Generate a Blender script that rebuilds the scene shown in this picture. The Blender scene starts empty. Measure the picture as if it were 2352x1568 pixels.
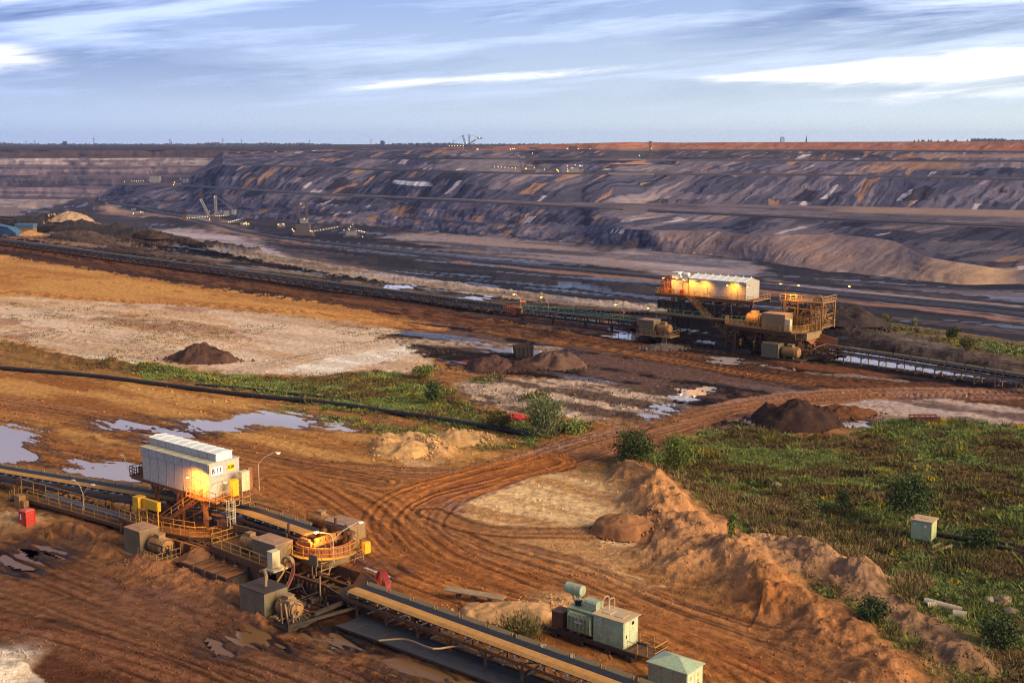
import bpy, bmesh, math, random
import numpy as np
from mathutils import Vector, Matrix, Quaternion

R = math.radians
SC = bpy.context.scene
COL = SC.collection

# ------------------------------------------------------------------ camera
CAM_H = 46.0
FPX = 2800.0                      # focal length in pixels of a 2352 px wide picture
PITCH = math.atan((784 - 322) / FPX)
cam_d = bpy.data.cameras.new('camera')
cam_d.sensor_width = 36.0
cam_d.lens = FPX / 2352 * 36.0
cam_d.clip_start = 1.0
cam_d.clip_end = 60000.0
cam = bpy.data.objects.new('camera', cam_d)
COL.objects.link(cam)
cam.location = (0, 0, CAM_H)
cam.rotation_euler = (R(90) - PITCH, 0, 0)
SC.camera = cam

# ------------------------------------------------------------------ sun, sky, exposure
SUN_DIR = Vector((0.90, -0.50, 0.0)).normalized()
SUN_EL = R(24)
sun_vec = Vector((SUN_DIR.x * math.cos(SUN_EL), SUN_DIR.y * math.cos(SUN_EL), math.sin(SUN_EL)))
sun_d = bpy.data.lights.new('sun', 'SUN')
sun_d.energy = 3.8
sun_d.angle = R(34)
sun_d.color = (1.0, 0.76, 0.47)
sun = bpy.data.objects.new('sun', sun_d)
COL.objects.link(sun)
sun.rotation_euler = sun_vec.to_track_quat('Z', 'Y').to_euler()
sun.location = (200, -100, 200)

SC.view_settings.view_transform = 'Standard'
SC.view_settings.look = 'None'
SC.view_settings.exposure = 0.80
SC.view_settings.gamma = 1.0
SC.cycles.use_denoising = True
SC.cycles.denoising_prefilter = 'FAST'
SC.cycles.pixel_filter_type = 'BLACKMAN_HARRIS'
SC.cycles.filter_width = 1.1
SC.cycles.max_bounces = 6
SC.cycles.diffuse_bounces = 3
SC.cycles.glossy_bounces = 3
SC.cycles.volume_bounces = 0
SC.cycles.caustics_reflective = False
SC.cycles.caustics_refractive = False
SC.cycles.sample_clamp_indirect = 4.0


class NT:
 """small helper for building node trees"""
 def __init__(self, tree):
  self.t = tree
  self.n = tree.nodes
  self.l = tree.links

 def node(self, kind, **kw):
  nd = self.n.new(kind)
  for k, v in kw.items():
   setattr(nd, k, v)
  return nd

 def put(self, sock, v):
  if isinstance(v, bpy.types.NodeSocket):
   self.l.new(v, sock)
  elif v is not None:
   if isinstance(v, (tuple, list)) and len(v) == 3 and sock.type == 'RGBA':
    v = tuple(v) + (1.0,)
   sock.default_value = v

 def math(self, op, a, b=None, clamp=False):
  nd = self.node('ShaderNodeMath', operation=op, use_clamp=clamp)
  self.put(nd.inputs[0], a)
  if b is not None:
   self.put(nd.inputs[1], b)
  return nd.outputs[0]

 def mix(self, fac, a, b, mode='MIX'):
  nd = self.node('ShaderNodeMix', data_type='RGBA', blend_type=mode)
  self.put(nd.inputs[0], fac)
  self.put(nd.inputs[6], a)
  self.put(nd.inputs[7], b)
  return nd.outputs[2]

 def noise(self, vec, scale, detail=4.0, rough=0.55, dist=0.0):
  nd = self.node('ShaderNodeTexNoise')
  if vec is not None:
   self.l.new(vec, nd.inputs['Vector'])
  nd.inputs['Scale'].default_value = scale
  nd.inputs['Detail'].default_value = detail
  nd.inputs['Roughness'].default_value = rough
  nd.inputs['Distortion'].default_value = dist
  return nd.outputs['Fac']

 def rng(self, v, a, b, c=0.0, d=1.0, smooth=False):
  nd = self.node('ShaderNodeMapRange')
  nd.clamp = True
  if smooth:
   nd.interpolation_type = 'SMOOTHSTEP'
  self.put(nd.inputs[0], v)
  for i, x in enumerate((a, b, c, d)):
   self.put(nd.inputs[i + 1], x)
  return nd.outputs[0]

 def mapping(self, vec, scale=(1, 1, 1), rot=(0, 0, 0), loc=(0, 0, 0)):
  nd = self.node('ShaderNodeMapping')
  self.l.new(vec, nd.inputs[0])
  nd.inputs['Location'].default_value = loc
  nd.inputs['Rotation'].default_value = rot
  nd.inputs['Scale'].default_value = scale
  return nd.outputs[0]


def build_world():
 w = bpy.data.worlds.new('World')
 SC.world = w
 w.use_nodes = True
 t = NT(w.node_tree)
 t.n.clear()
 out = t.node('ShaderNodeOutputWorld')
 bg = t.node('ShaderNodeBackground')
 bg.inputs['Strength'].default_value = 0.1
 t.l.new(bg.outputs[0], out.inputs[0])
 sky = t.node('ShaderNodeTexSky', sky_type='NISHITA')
 sky.sun_disc = False
 sky.sun_elevation = SUN_EL
 sky.sun_rotation = math.atan2(SUN_DIR.x, SUN_DIR.y)
 sky.air_density = 1.0
 sky.dust_density = 1.5
 geo = t.node('ShaderNodeTexCoord')
 sep = t.node('ShaderNodeSeparateXYZ')
 t.l.new(geo.outputs['Generated'], sep.inputs[0])
 X, Y, Z = sep.outputs
 # azimuth-like and elevation-like coordinates of the view direction
 az = t.math('ARCTAN2', X, Y)
 el = t.math('ARCSINE', Z)
 com = t.node('ShaderNodeCombineXYZ')
 # cloud sheets lie flat: stretch strongly along the horizon and tilt the bands a little
 tilt = t.math('SUBTRACT', el, t.math('MULTIPLY', az, 0.085))
 t.put(com.inputs[0], az)
 t.put(com.inputs[1], t.math('MULTIPLY', tilt, 4.2))
 com.inputs[2].default_value = 3.7
 v = com.outputs[0]
 n1 = t.noise(v, 2.6, 7, 0.58, 0.35)
 com2 = t.node('ShaderNodeCombineXYZ')
 t.put(com2.inputs[0], t.math('MULTIPLY', az, 1.0))
 t.put(com2.inputs[1], t.math('MULTIPLY', tilt, 11.5))
 com2.inputs[2].default_value = 9.1
 n2 = t.noise(com2.outputs[0], 2.7, 6, 0.6, 0.3)
 com3 = t.node('ShaderNodeCombineXYZ')
 t.put(com3.inputs[0], t.math('MULTIPLY', az, 3.0))
 t.put(com3.inputs[1], t.math('MULTIPLY', tilt, 24.0))
 com3.inputs[2].default_value = 1.3
 n3 = t.noise(com3.outputs[0], 3.0, 6, 0.65, 0.5)
 # grey-blue base of the overcast, a little darker overhead
 hor = t.rng(el, 0.015, 0.13, 0.0, 1.0)
 azr = t.rng(az, -0.4, 0.42, 0.0, 1.0)
 low = t.mix(azr, (3.0, 3.85, 5.5), (4.7, 5.35, 5.5))
 high = t.mix(azr, (1.5, 2.25, 4.7), (2.1, 2.95, 5.1))
 base = t.mix(hor, low, high)
 base = t.mix(0.10, base, sky.outputs[0])
 dark = t.mix(1.0, base, (0.48, 0.54, 0.68), 'MULTIPLY')
 lit = t.mix(azr, (4.2, 5.2, 7.8), (5.4, 6.2, 7.8))
 c = t.mix(t.math('MULTIPLY', t.rng(n1, 0.56, 0.42, 0.0, 1.0), t.rng(el, 0.02, 0.09)), base, dark)
 c = t.mix(t.math('MULTIPLY', t.rng(n2, 0.48, 0.64, 0.0, 0.9), t.rng(el, 0.012, 0.06)), c, lit)
 # unseen grey deck overhead, added to cut blue fill and favour the sun
 c = t.mix(t.rng(el, 0.24, 0.75, 0.0, 0.85), c, (1.5, 1.5, 1.65))
 # bright breaks in the cloud sheet
 def gap(a0, e0, wa, we, slope):
  da = t.math('DIVIDE', t.math('SUBTRACT', az, a0), wa)
  e_line = t.math('ADD', t.math('MULTIPLY', t.math('SUBTRACT', az, a0), slope), e0)
  de = t.math('DIVIDE', t.math('SUBTRACT', el, e_line), we)
  r2 = t.math('ADD', t.math('MULTIPLY', da, da), t.math('MULTIPLY', de, de))
  return t.math('EXPONENT', t.math('MULTIPLY', r2, -1.0))
 tot = None
 for g in ((0.36, 0.057, 0.17, 0.0105, 0.07, 1.1), (0.25, 0.05, 0.12, 0.004, 0.02, 0.55),
              (-0.02, 0.049, 0.14, 0.0045, 0.07, 0.75), (-0.40, 0.058, 0.06, 0.012, 0.05, 0.95),
              (-0.41, 0.105, 0.045, 0.006, -0.02, 0.95), (0.20, 0.085, 0.22, 0.006, 0.09, 0.40),
              (0.36, 0.035, 0.14, 0.008, 0.05, 0.42)):
  q = t.math('MULTIPLY', gap(*g[:5]), g[5])
  tot = q if tot is None else t.math('ADD', tot, q)
 tex = t.math('ADD', t.math('MULTIPLY', n3, 1.5), -0.20)
 tex2 = t.math('MULTIPLY', tot, t.math('ADD', tex, t.math('MULTIPLY', t.math('SUBTRACT', n2, 0.5), 1.2)))
 m = t.rng(tex2, 0.12, 0.62, 0.0, 1.0, True)
 c = t.mix(m, c, t.mix(t.rng(az, -0.3, 0.3), (8.6, 8.5, 8.7), (12.0, 11.6, 10.6)))
 t.l.new(c, bg.inputs['Color'])


build_world()


# ------------------------------------------------------------------ measuring: photo pixel -> point at height z or depth D
_cp, _sp = math.cos(PITCH), math.sin(PITCH)


def ray(x, y):
 u = (x - 1176) / FPX
 v = -(y - 784) / FPX
 return (u, _cp + _sp * v, -_sp + _cp * v)


def at(x, y, z=0.0):
 d = ray(x, y)
 k = (z - CAM_H) / d[2]
 return Vector((d[0] * k, d[1] * k, z))


def at_depth(x, y, D):
 d = ray(x, y)
 k = D / d[1]
 return Vector((d[0] * k, D, CAM_H + d[2] * k))


AX = Vector((math.cos(R(-39.5)), math.sin(R(-39.5)), 0))     # direction of the conveyors
BX = Vector((-AX.y, AX.x, 0))                                # across the conveyors, away from the camera
# ------------------------------------------------------------------ noise in numpy
def _hash(ix, iy, seed):
 n = (ix.astype(np.int64) * 374761393 + iy.astype(np.int64) * 668265263 + seed * 974634777) & 0xFFFFFFFF
 n = ((n ^ (n >> 13)) * 1274126177) & 0xFFFFFFFF
 n = (n ^ (n >> 16)) & 0xFFFF
 return n.astype(np.float32) / 65535.0


def vnoise(x, y, seed=0):
 ix = np.floor(x)
 iy = np.floor(y)
 fx = (x - ix).astype(np.float32)
 fy = (y - iy).astype(np.float32)
 fx = fx * fx * fx * (fx * (fx * 6 - 15) + 10)
 fy = fy * fy * fy * (fy * (fy * 6 - 15) + 10)
 ix = ix.astype(np.int64)
 iy = iy.astype(np.int64)
 a = _hash(ix, iy, seed)
 b = _hash(ix + 1, iy, seed)
 c = _hash(ix, iy + 1, seed)
 d = _hash(ix + 1, iy + 1, seed)
 return (a + (b - a) * fx) * (1 - fy) + (c + (d - c) * fx) * fy


def fbm(x, y, oct=4, seed=0, gain=0.5):
 s = np.zeros(np.shape(x), np.float32)
 amp, tot = 1.0, 0.0
 for o in range(oct):
  s += amp * vnoise(x * 2 ** o + 17.3 * o, y * 2 ** o - 9.1 * o, seed + o)
  tot += amp
  amp *= gain
 return s / tot


def ridged(x, y, oct=4, seed=0):
 s = np.zeros(np.shape(x), np.float32)
 amp, tot = 1.0, 0.0
 for o in range(oct):
  s += amp * (1 - np.abs(2 * vnoise(x * 2 ** o + 5.7 * o, y * 2 ** o + 3.3 * o, seed + o) - 1))
  tot += amp
  amp *= 0.5
 return s / tot


def sst(a, b, x):
 t = np.clip((x - a) / (b - a), 0, 1)
 return t * t * (3 - 2 * t)


def poly_sd(X, Y, pts, reach=30.0):
 """signed distance (negative inside) to a polygon; far points get +reach"""
 P = np.array([(p[0], p[1]) for p in pts], np.float32)
 out = np.full(X.shape, reach, np.float32)
 m = (X > P[:, 0].min() - reach) & (X < P[:, 0].max() + reach) & (Y > P[:, 1].min() - reach) & (Y < P[:, 1].max() + reach)
 if not m.any():
  return out
 x, y = X[m], Y[m]
 d2 = np.full(x.shape, 1e12, np.float32)
 ins = np.zeros(x.shape, bool)
 n = len(P)
 for i in range(n):
  a, b = P[i], P[(i + 1) % n]
  ex, ey = b - a
  t = np.clip(((x - a[0]) * ex + (y - a[1]) * ey) / (ex * ex + ey * ey + 1e-9), 0, 1)
  dx, dy = x - a[0] - t * ex, y - a[1] - t * ey
  d2 = np.minimum(d2, dx * dx + dy * dy)
  c = ((a[1] > y) != (b[1] > y))
  if ey != 0:
   ins ^= c & (x < ex * (y - a[1]) / ey + a[0])
 d = np.sqrt(d2)
 out[m] = np.where(ins, -d, d)
 return out


def smooth_path(pts, n=8):
 P = [np.array((p[0], p[1], p[2] if len(p) > 2 else 0.0), float) for p in pts]
 P = [2 * P[0] - P[1]] + P + [2 * P[-1] - P[-2]]
 out = []
 for i in range(1, len(P) - 2):
  for k in range(n):
   t = k / n
   a, b, c, d = P[i - 1], P[i], P[i + 1], P[i + 2]
   out.append(0.5 * (2 * b + (c - a) * t + (2 * a - 5 * b + 4 * c - d) * t * t + (3 * b - a - 3 * c + d) * t ** 3))
 out.append(P[-2])
 return np.array(out)


def path_ds(X, Y, P, reach):
 """distance across and arclength along a path for points within reach (else d = reach)"""
 D = np.full(X.shape, reach, np.float32)
 S = np.zeros(X.shape, np.float32)
 m = (X > P[:, 0].min() - reach) & (X < P[:, 0].max() + reach) & (Y > P[:, 1].min() - reach) & (Y < P[:, 1].max() + reach)
 if not m.any():
  return D, S
 x, y = X[m], Y[m]
 best = np.full(x.shape, 1e12, np.float32)
 sd = np.zeros(x.shape, np.float32)
 ss = np.zeros(x.shape, np.float32)
 acc = 0.0
 for i in range(len(P) - 1):
  a, b = P[i, :2], P[i + 1, :2]
  ex, ey = b - a
  L = math.hypot(ex, ey) + 1e-9
  t = np.clip(((x - a[0]) * ex + (y - a[1]) * ey) / (L * L), 0, 1)
  dx, dy = x - a[0] - t * ex, y - a[1] - t * ey
  d2 = dx * dx + dy * dy
  u = d2 < best
  best[u] = d2[u]
  cr = (ex * (y - a[1]) - ey * (x - a[0])) / L
  sd[u] = (np.sign(cr) * np.sqrt(d2))[u]
  ss[u] = (acc + t * L)[u]
  acc += L
 D[m] = np.where(np.abs(sd) < reach, sd, reach)
 S[m] = ss
 return D, S


def V(pts, z=0.0):
 return [at(p[0], p[1], z) for p in pts]


# ------------------------------------------------------------------ near bench: what lies where (photo pixels unprojected on z = 0)
NEAR_EDGE = [(-700, 455), (-300, 474), (0, 497), (190, 508), (330, 535), (400, 549), (480, 560), (700, 600), (900, 632), (1100, 660), (1300, 684),
             (1530, 706), (1750, 712), (1880, 718), (2100, 752), (2352, 788), (2700, 838), (3100, 890)]
EDGE_W = [at(x, y, 0) for x, y in NEAR_EDGE]
EDGE_A = np.array([math.atan2(p.x, p.y) for p in EDGE_W])
EDGE_R = np.array([math.hypot(p.x, p.y) for p in EDGE_W])

# areas: polygon, colour, second colour, softness of the edge (m), noise scale (1/m)
AREAS = [
 # sandy yard left and centre
 ('tan', [(-500, 840), (0, 850), (300, 880), (640, 925), (900, 985), (1100, 1020), (1200, 1040), (1000, 1075), (700, 1060), (500, 1040), (250, 1010), (-500, 960)],
     (0.46, 0.235, 0.075), (0.26, 0.105, 0.032), 4, 0.12),
 # orange sand between the haul road and the pale field
 ('orange', [(-700, 540), (0, 572), (250, 605), (500, 648), (800, 700), (900, 730), (850, 742), (640, 722), (420, 700), (200, 692), (0, 690), (-700, 650)],
     (0.50, 0.255, 0.078), (0.37, 0.165, 0.050), 3, 0.05),
 # pale sand field
 ('pale', [(-700, 660), (0, 682), (200, 690), (420, 702), (640, 724), (850, 745), (980, 765), (1020, 800), (985, 850), (900, 868), (700, 862), (560, 858), (400, 842), (230, 828), (60, 795), (-700, 740)],
     (0.62, 0.46, 0.33), (0.46, 0.31, 0.20), 4, 0.07),
 # white sand tongue
 ('white', [(640, 850), (740, 825), (860, 802), (985, 792), (960, 812), (860, 835), (760, 862)],
     (0.78, 0.70, 0.60), (0.62, 0.52, 0.42), 2.5, 0.15),
 ('white', [(150, 812), (260, 815), (380, 832), (330, 842), (200, 826)], (0.70, 0.60, 0.48), (0.55, 0.42, 0.3), 2.5, 0.15),
 # dark muddy ground south of the haul road
 ('mudbase', [(880, 735), (1200, 750), (1500, 795), (2000, 850), (2352, 885), (2900, 950), (2900, 1030), (2352, 988), (2000, 978), (1750, 995), (1580, 985), (1480, 965), (1300, 880), (1050, 858), (1010, 800), (960, 765)], (0.080, 0.050, 0.044), (0.014, 0.010, 0.011), 7, 0.09),
 ('mud', [(880, 770), (1000, 752), (1200, 770), (1450, 810), (1650, 850), (1800, 885), (1860, 905), (1720, 925), (1560, 915), (1350, 880), (1160, 862), (1030, 850), (960, 810)],
     (0.115, 0.066, 0.054), (0.018, 0.013, 0.013), 6, 0.10),
 ('rubble', [(1040, 880), (1160, 868), (1340, 872), (1500, 890), (1600, 915), (1540, 945), (1420, 965), (1250, 955), (1120, 940), (1070, 915)],
     (0.46, 0.335, 0.25), (0.11, 0.07, 0.055), 4, 0.10),
 # black coal mud round the far drive station and beyond the long conveyor
 ('coal', [(-700, 452), (0, 495), (190, 506), (390, 545), (700, 598), (1100, 655), (1520, 700), (1900, 722), (2100, 770), (2352, 830), (3100, 960),
              (3100, 1000), (2352, 892), (2000, 858), (1750, 838), (1500, 806), (1330, 770), (1180, 745), (800, 675), (400, 615), (0, 560), (-700, 490)],
     (0.020, 0.0145, 0.014), (0.006, 0.0055, 0.0065), 6, 0.07),
 ('coal', [(900, 700), (1200, 750), (1500, 800), (1800, 848), (2200, 880), (2352, 890), (2352, 860), (1900, 800), (1500, 730), (1200, 715), (1000, 680)],
     (0.022, 0.016, 0.015), (0.007, 0.006, 0.0065), 6, 0.09),
 ('roadside', [(-700, 495), (0, 557), (400, 612), (800, 670), (1000, 704), (1200, 742), (1180, 760), (1000, 738), (800, 704), (400, 650), (0, 585), (-700, 530)], (0.085, 0.038, 0.026), (0.036, 0.020, 0.017), 5, 0.06),
 ('coal', [(1230, 745), (1380, 775), (1520, 796), (1660, 822), (1800, 848), (2000, 866), (2352, 897), (2900, 960), (2900, 920), (2352, 865), (2000, 818), (1850, 780), (1600, 735), (1400, 725), (1250, 722)], (0.022, 0.015, 0.013), (0.006, 0.0055, 0.006), 5, 0.09),
 ('pink', [(1040, 716), (1300, 735), (1480, 752), (1450, 775), (1250, 752)], (0.25, 0.16, 0.13), (0.08, 0.05, 0.05), 6, 0.1),
 ('pinkgrey', [(1780, 905), (2000, 900), (2200, 915), (2380, 945), (2700, 980), (2700, 1010), (2352, 985), (2150, 965), (1950, 975), (1760, 975), (1640, 985), (1700, 945)],
     (0.42, 0.31, 0.26), (0.15, 0.10, 0.09), 5, 0.08),
 # pale line of the berm on the rim
 ('berm', [(470, 552), (700, 594), (900, 626), (1100, 654), (1300, 678), (1540, 700), (1540, 716), (1300, 700), (1100, 676), (900, 649), (700, 617), (480, 572)],
     (0.40, 0.30, 0.235), (0.20, 0.14, 0.11), 4, 0.12),
 ('stripes', [(0, 530), (150, 535), (380, 575), (640, 612), (560, 606), (300, 583), (0, 540)], (0.24, 0.155, 0.11), (0.06, 0.04, 0.034), 10, 0.05),
 ('stripes', [(390, 572), (700, 625), (1000, 672), (960, 676), (640, 630), (400, 590)], (0.20, 0.15, 0.13), (0.03, 0.025, 0.026), 8, 0.05),
 # rim strip with grass at the right
 ('rim', [(1880, 714), (2100, 748), (2352, 784), (2900, 860), (2900, 900), (2352, 835), (2150, 800), (1960, 752)],
     (0.30, 0.22, 0.16), (0.13, 0.10, 0.06), 6, 0.08),
 # pale sand right of the curve
 ('sand', [(1005, 1160), (1080, 1125), (1180, 1085), (1320, 1080), (1440, 1085), (1520, 1130), (1500, 1200), (1440, 1260), (1470, 1330), (1600, 1400), (1500, 1392), (1330, 1330), (1180, 1275), (1060, 1215)],
     (0.64, 0.42, 0.21), (0.42, 0.225, 0.095), 3, 0.15),
 ('sandheap', [(880, 1005), (960, 1000), (1010, 1030), (1040, 1065), (960, 1075), (850, 1050)], (0.50, 0.30, 0.14), (0.36, 0.18, 0.07), 2, 0.2),
 # deep orange mud of the main road
 ('omud', [(820, 1130), (900, 1180), (1000, 1260), (1200, 1320), (1450, 1400), (1700, 1500), (1900, 1600), (1500, 1600), (1300, 1450), (1000, 1400), (850, 1330), (820, 1250)],
     (0.38, 0.150, 0.036), (0.20, 0.076, 0.022), 8, 0.12),
 # brown wet ground in the left front
 ('wetbrown', [(-500, 1160), (0, 1180), (330, 1260), (560, 1380), (760, 1480), (1000, 1568), (1100, 1700), (-500, 1700)],
     (0.165, 0.076, 0.036), (0.085, 0.039, 0.020), 8, 0.10),
 ('undermachine', [(150, 1215), (300, 1200), (480, 1240), (700, 1330), (880, 1390), (1010, 1450), (820, 1500), (640, 1450), (540, 1400), (420, 1330), (270, 1270)], (0.085, 0.036, 0.018), (0.035, 0.018, 0.011), 4, 0.2),  # wet soil darkened round the drive station to paint in its deep shadow
 ('slab', [(-300, 1430), (0, 1450), (200, 1500), (420, 1568), (600, 1660), (-300, 1700)], (0.13, 0.052, 0.024), (0.09, 0.034, 0.017), 3, 0.06),
 ('slick', [(240, 1330), (400, 1340), (560, 1400), (600, 1440), (430, 1440), (260, 1385)], (0.20, 0.092, 0.052), (0.16, 0.07, 0.038), 3, 0.2),
 ('oil', [(20, 1455), (70, 1428), (130, 1420), (170, 1435), (130, 1450), (80, 1458), (60, 1470)], (0.035, 0.022, 0.018), (0.05, 0.03, 0.025), 1.2, 0.6),
 ('darkwet', [(690, 1455), (780, 1440), (860, 1470), (830, 1495), (740, 1495)], (0.025, 0.018, 0.015), (0.05, 0.03, 0.02), 2.5, 0.4),
 ('corner', [(-200, 1490), (0, 1508), (60, 1535), (140, 1600), (-200, 1650)], (0.62, 0.52, 0.42), (0.5, 0.4, 0.3), 1.0, 0.3),
 ('redweed', [(1050, 832), (1110, 822), (1190, 840), (1180, 856), (1100, 856)], (0.22, 0.035, 0.025), (0.12, 0.04, 0.03), 3, 0.3),
]
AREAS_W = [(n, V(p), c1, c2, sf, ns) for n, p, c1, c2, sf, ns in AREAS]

# vegetated ground: polygon, density
VEG = [
 ([(1470, 1055), (1530, 1015), (1640, 990), (1750, 990), (1860, 1005), (1960, 1010), (2010, 975), (2120, 962), (2250, 972), (2352, 985), (2900, 1050), (2900, 1700),
      (2250, 1700), (2080, 1568), (1990, 1470), (1870, 1380), (1740, 1300), (1640, 1200), (1560, 1140)], 1.0),
 ([(200, 836), (400, 850), (560, 862), (700, 868), (860, 852), (950, 858), (1030, 885), (1050, 925), (1180, 955), (1330, 968), (1370, 985), (1290, 1008), (1215, 1010), (1000, 975), (800, 945),
      (640, 920), (520, 890), (340, 866)], 0.85),
 ([(-500, 765), (0, 788), (130, 815), (300, 842), (420, 858), (640, 885), (640, 905), (300, 872), (0, 842), (-500, 810)], 0.28),
 ([(640, 935), (800, 958), (1000, 990), (1210, 1018), (1250, 1024), (1120, 1040), (1020, 1020), (880, 1000), (760, 975)], 0.55),
 ([(1060, 860), (1150, 855), (1180, 872), (1120, 890), (1075, 880)], 0.5),
 ([(1890, 722), (2000, 735), (2110, 758), (2352, 795), (2900, 870), (2900, 900), (2352, 828), (2200, 800), (2100, 775), (1990, 750)], 0.6),
 ([(1330, 1075), (1420, 1040), (1480, 1045), (1470, 1075), (1400, 1085)], 0.5),
 ([(1140, 1440), (1200, 1420), (1260, 1450), (1330, 1500), (1420, 1530), (1480, 1568), (1400, 1568), (1250, 1500), (1180, 1470)], 0.45),
]
VEG_W = [(V(p), d) for p, d in VEG]

# roads and tracks: path, half width, colour, second colour, strength
TRACKS = [
 ([(-700, 515), (0, 568), (400, 632), (800, 694), (1150, 752), (1400, 795), (1640, 838), (1850, 872), (2100, 895), (2400, 925), (3000, 985)], 6.4, (0.150, 0.068, 0.036), (0.060, 0.031, 0.023), 1.0),
 ([(1100, 760), (1400, 803), (1640, 845), (1850, 882)], 2.0, (0.32, 0.14, 0.05), (0.16, 0.075, 0.035), 0.6),
 ([(2500, 905), (2200, 905), (1950, 905), (1760, 925), (1560, 968), (1400, 1012), (1240, 1060), (1090, 1105), (990, 1150), (945, 1195), (960, 1235), (1050, 1290), (1250, 1345), (1500, 1420), (1750, 1500), (1960, 1600)], 5.2, (0.36, 0.20, 0.145), (0.15, 0.078, 0.055), 0.95),
 ([(1990, 905), (1700, 940), (1480, 1000), (1250, 1065), (1030, 1090), (800, 1085), (600, 1055), (400, 1010), (150, 950), (-200, 890)], 4.5, (0.32, 0.155, 0.075), (0.21, 0.088, 0.04), 0.85),
 ([(1250, 1060), (1060, 1108), (940, 1150), (900, 1200), (960, 1270), (1130, 1340), (1400, 1420), (1650, 1520), (1800, 1600)], 5.0, (0.42, 0.16, 0.045), (0.24, 0.085, 0.03), 0.9),
 ([(-400, 965), (-100, 1010), (200, 1060), (600, 1105), (800, 1150), (900, 1230), (1000, 1300), (1200, 1380), (1450, 1480), (1600, 1600)], 6.5, (0.37, 0.16, 0.055), (0.21, 0.085, 0.034), 0.7),
 ([(-400, 905), (0, 945), (250, 985), (500, 1035), (700, 1075), (880, 1110)], 4.0, (0.36, 0.165, 0.06), (0.19, 0.08, 0.035), 0.75),
 ([(1000, 1195), (1150, 1260), (1350, 1320), (1550, 1400), (1800, 1490), (2000, 1600)], 3.2, (0.36, 0.16, 0.06), (0.2, 0.085, 0.035), 0.85),
 ([(990, 1175), (1100, 1215), (1250, 1225), (1400, 1222)], 2.4, (0.34, 0.155, 0.065), (0.22, 0.1, 0.05), 0.8),
 ([(640, 1100), (760, 1170), (900, 1290), (1100, 1370), (1350, 1450)], 5.0, (0.40, 0.16, 0.05), (0.22, 0.085, 0.032), 0.7),
 ([(-400, 1290), (0, 1340), (250, 1420), (500, 1500), (700, 1568), (900, 1680)], 4.5, (0.18, 0.085, 0.048), (0.09, 0.042, 0.025), 0.6),
 ([(-300, 1240), (0, 1290), (200, 1350), (450, 1450), (700, 1530), (1000, 1650)], 3.5, (0.22, 0.11, 0.065), (0.10, 0.046, 0.028), 0.55),
 ([(-300, 1380), (0, 1430), (200, 1480), (450, 1568), (600, 1660)], 3.0, (0.2, 0.09, 0.05), (0.13, 0.056, 0.032), 0.8),
 ([(-600, 640), (0, 668), (250, 690), (500, 702), (760, 722), (1000, 755)], 3.5, (0.52, 0.235, 0.07), (0.40, 0.17, 0.055), 0.75),
 ([(-300, 610), (150, 640), (400, 665), (560, 690)], 3.0, (0.47, 0.22, 0.06), (0.58, 0.30, 0.09), 0.5),
 ([(560, 850), (720, 815), (900, 785), (1060, 790), (1250, 800)], 4.0, (0.55, 0.42, 0.32), (0.40, 0.28, 0.2), 0.6),
 ([(300, 770), (450, 765), (560, 780), (480, 800), (300, 795), (100, 770)], 3.5, (0.62, 0.47, 0.35), (0.44, 0.30, 0.2), 0.5),
 ([(2500, 885), (2200, 868), (1950, 835), (1700, 812), (1500, 780)], 3.0, (0.10, 0.065, 0.05), (0.04, 0.03, 0.03), 0.7),
 ([(2500, 865), (2200, 810), (2050, 775), (1960, 745), (1900, 740)], 5.0, (0.14, 0.10, 0.085), (0.05, 0.04, 0.038), 0.75),
 ([(0, 522), (300, 570), (640, 628), (1000, 690), (1250, 720)], 4.0, (0.10, 0.065, 0.05), (0.035, 0.028, 0.026), 0.7),
 ([(700, 640), (900, 662), (1150, 690), (1400, 712)], 3.0, (0.12, 0.09, 0.08), (0.03, 0.025, 0.025), 0.6),
]
def earth(c):
 k = (0.95, 0.92, 0.88) if c[0] > 0.44 else (0.86, 0.80, 0.72)
 return tuple(a * b for a, b in zip(c, k))


TRACKS_W = [(smooth_path([tuple(q) for q in V(p)], 6), hw, earth(c1), earth(c2), st) for p, hw, c1, c2, st in TRACKS]

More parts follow.
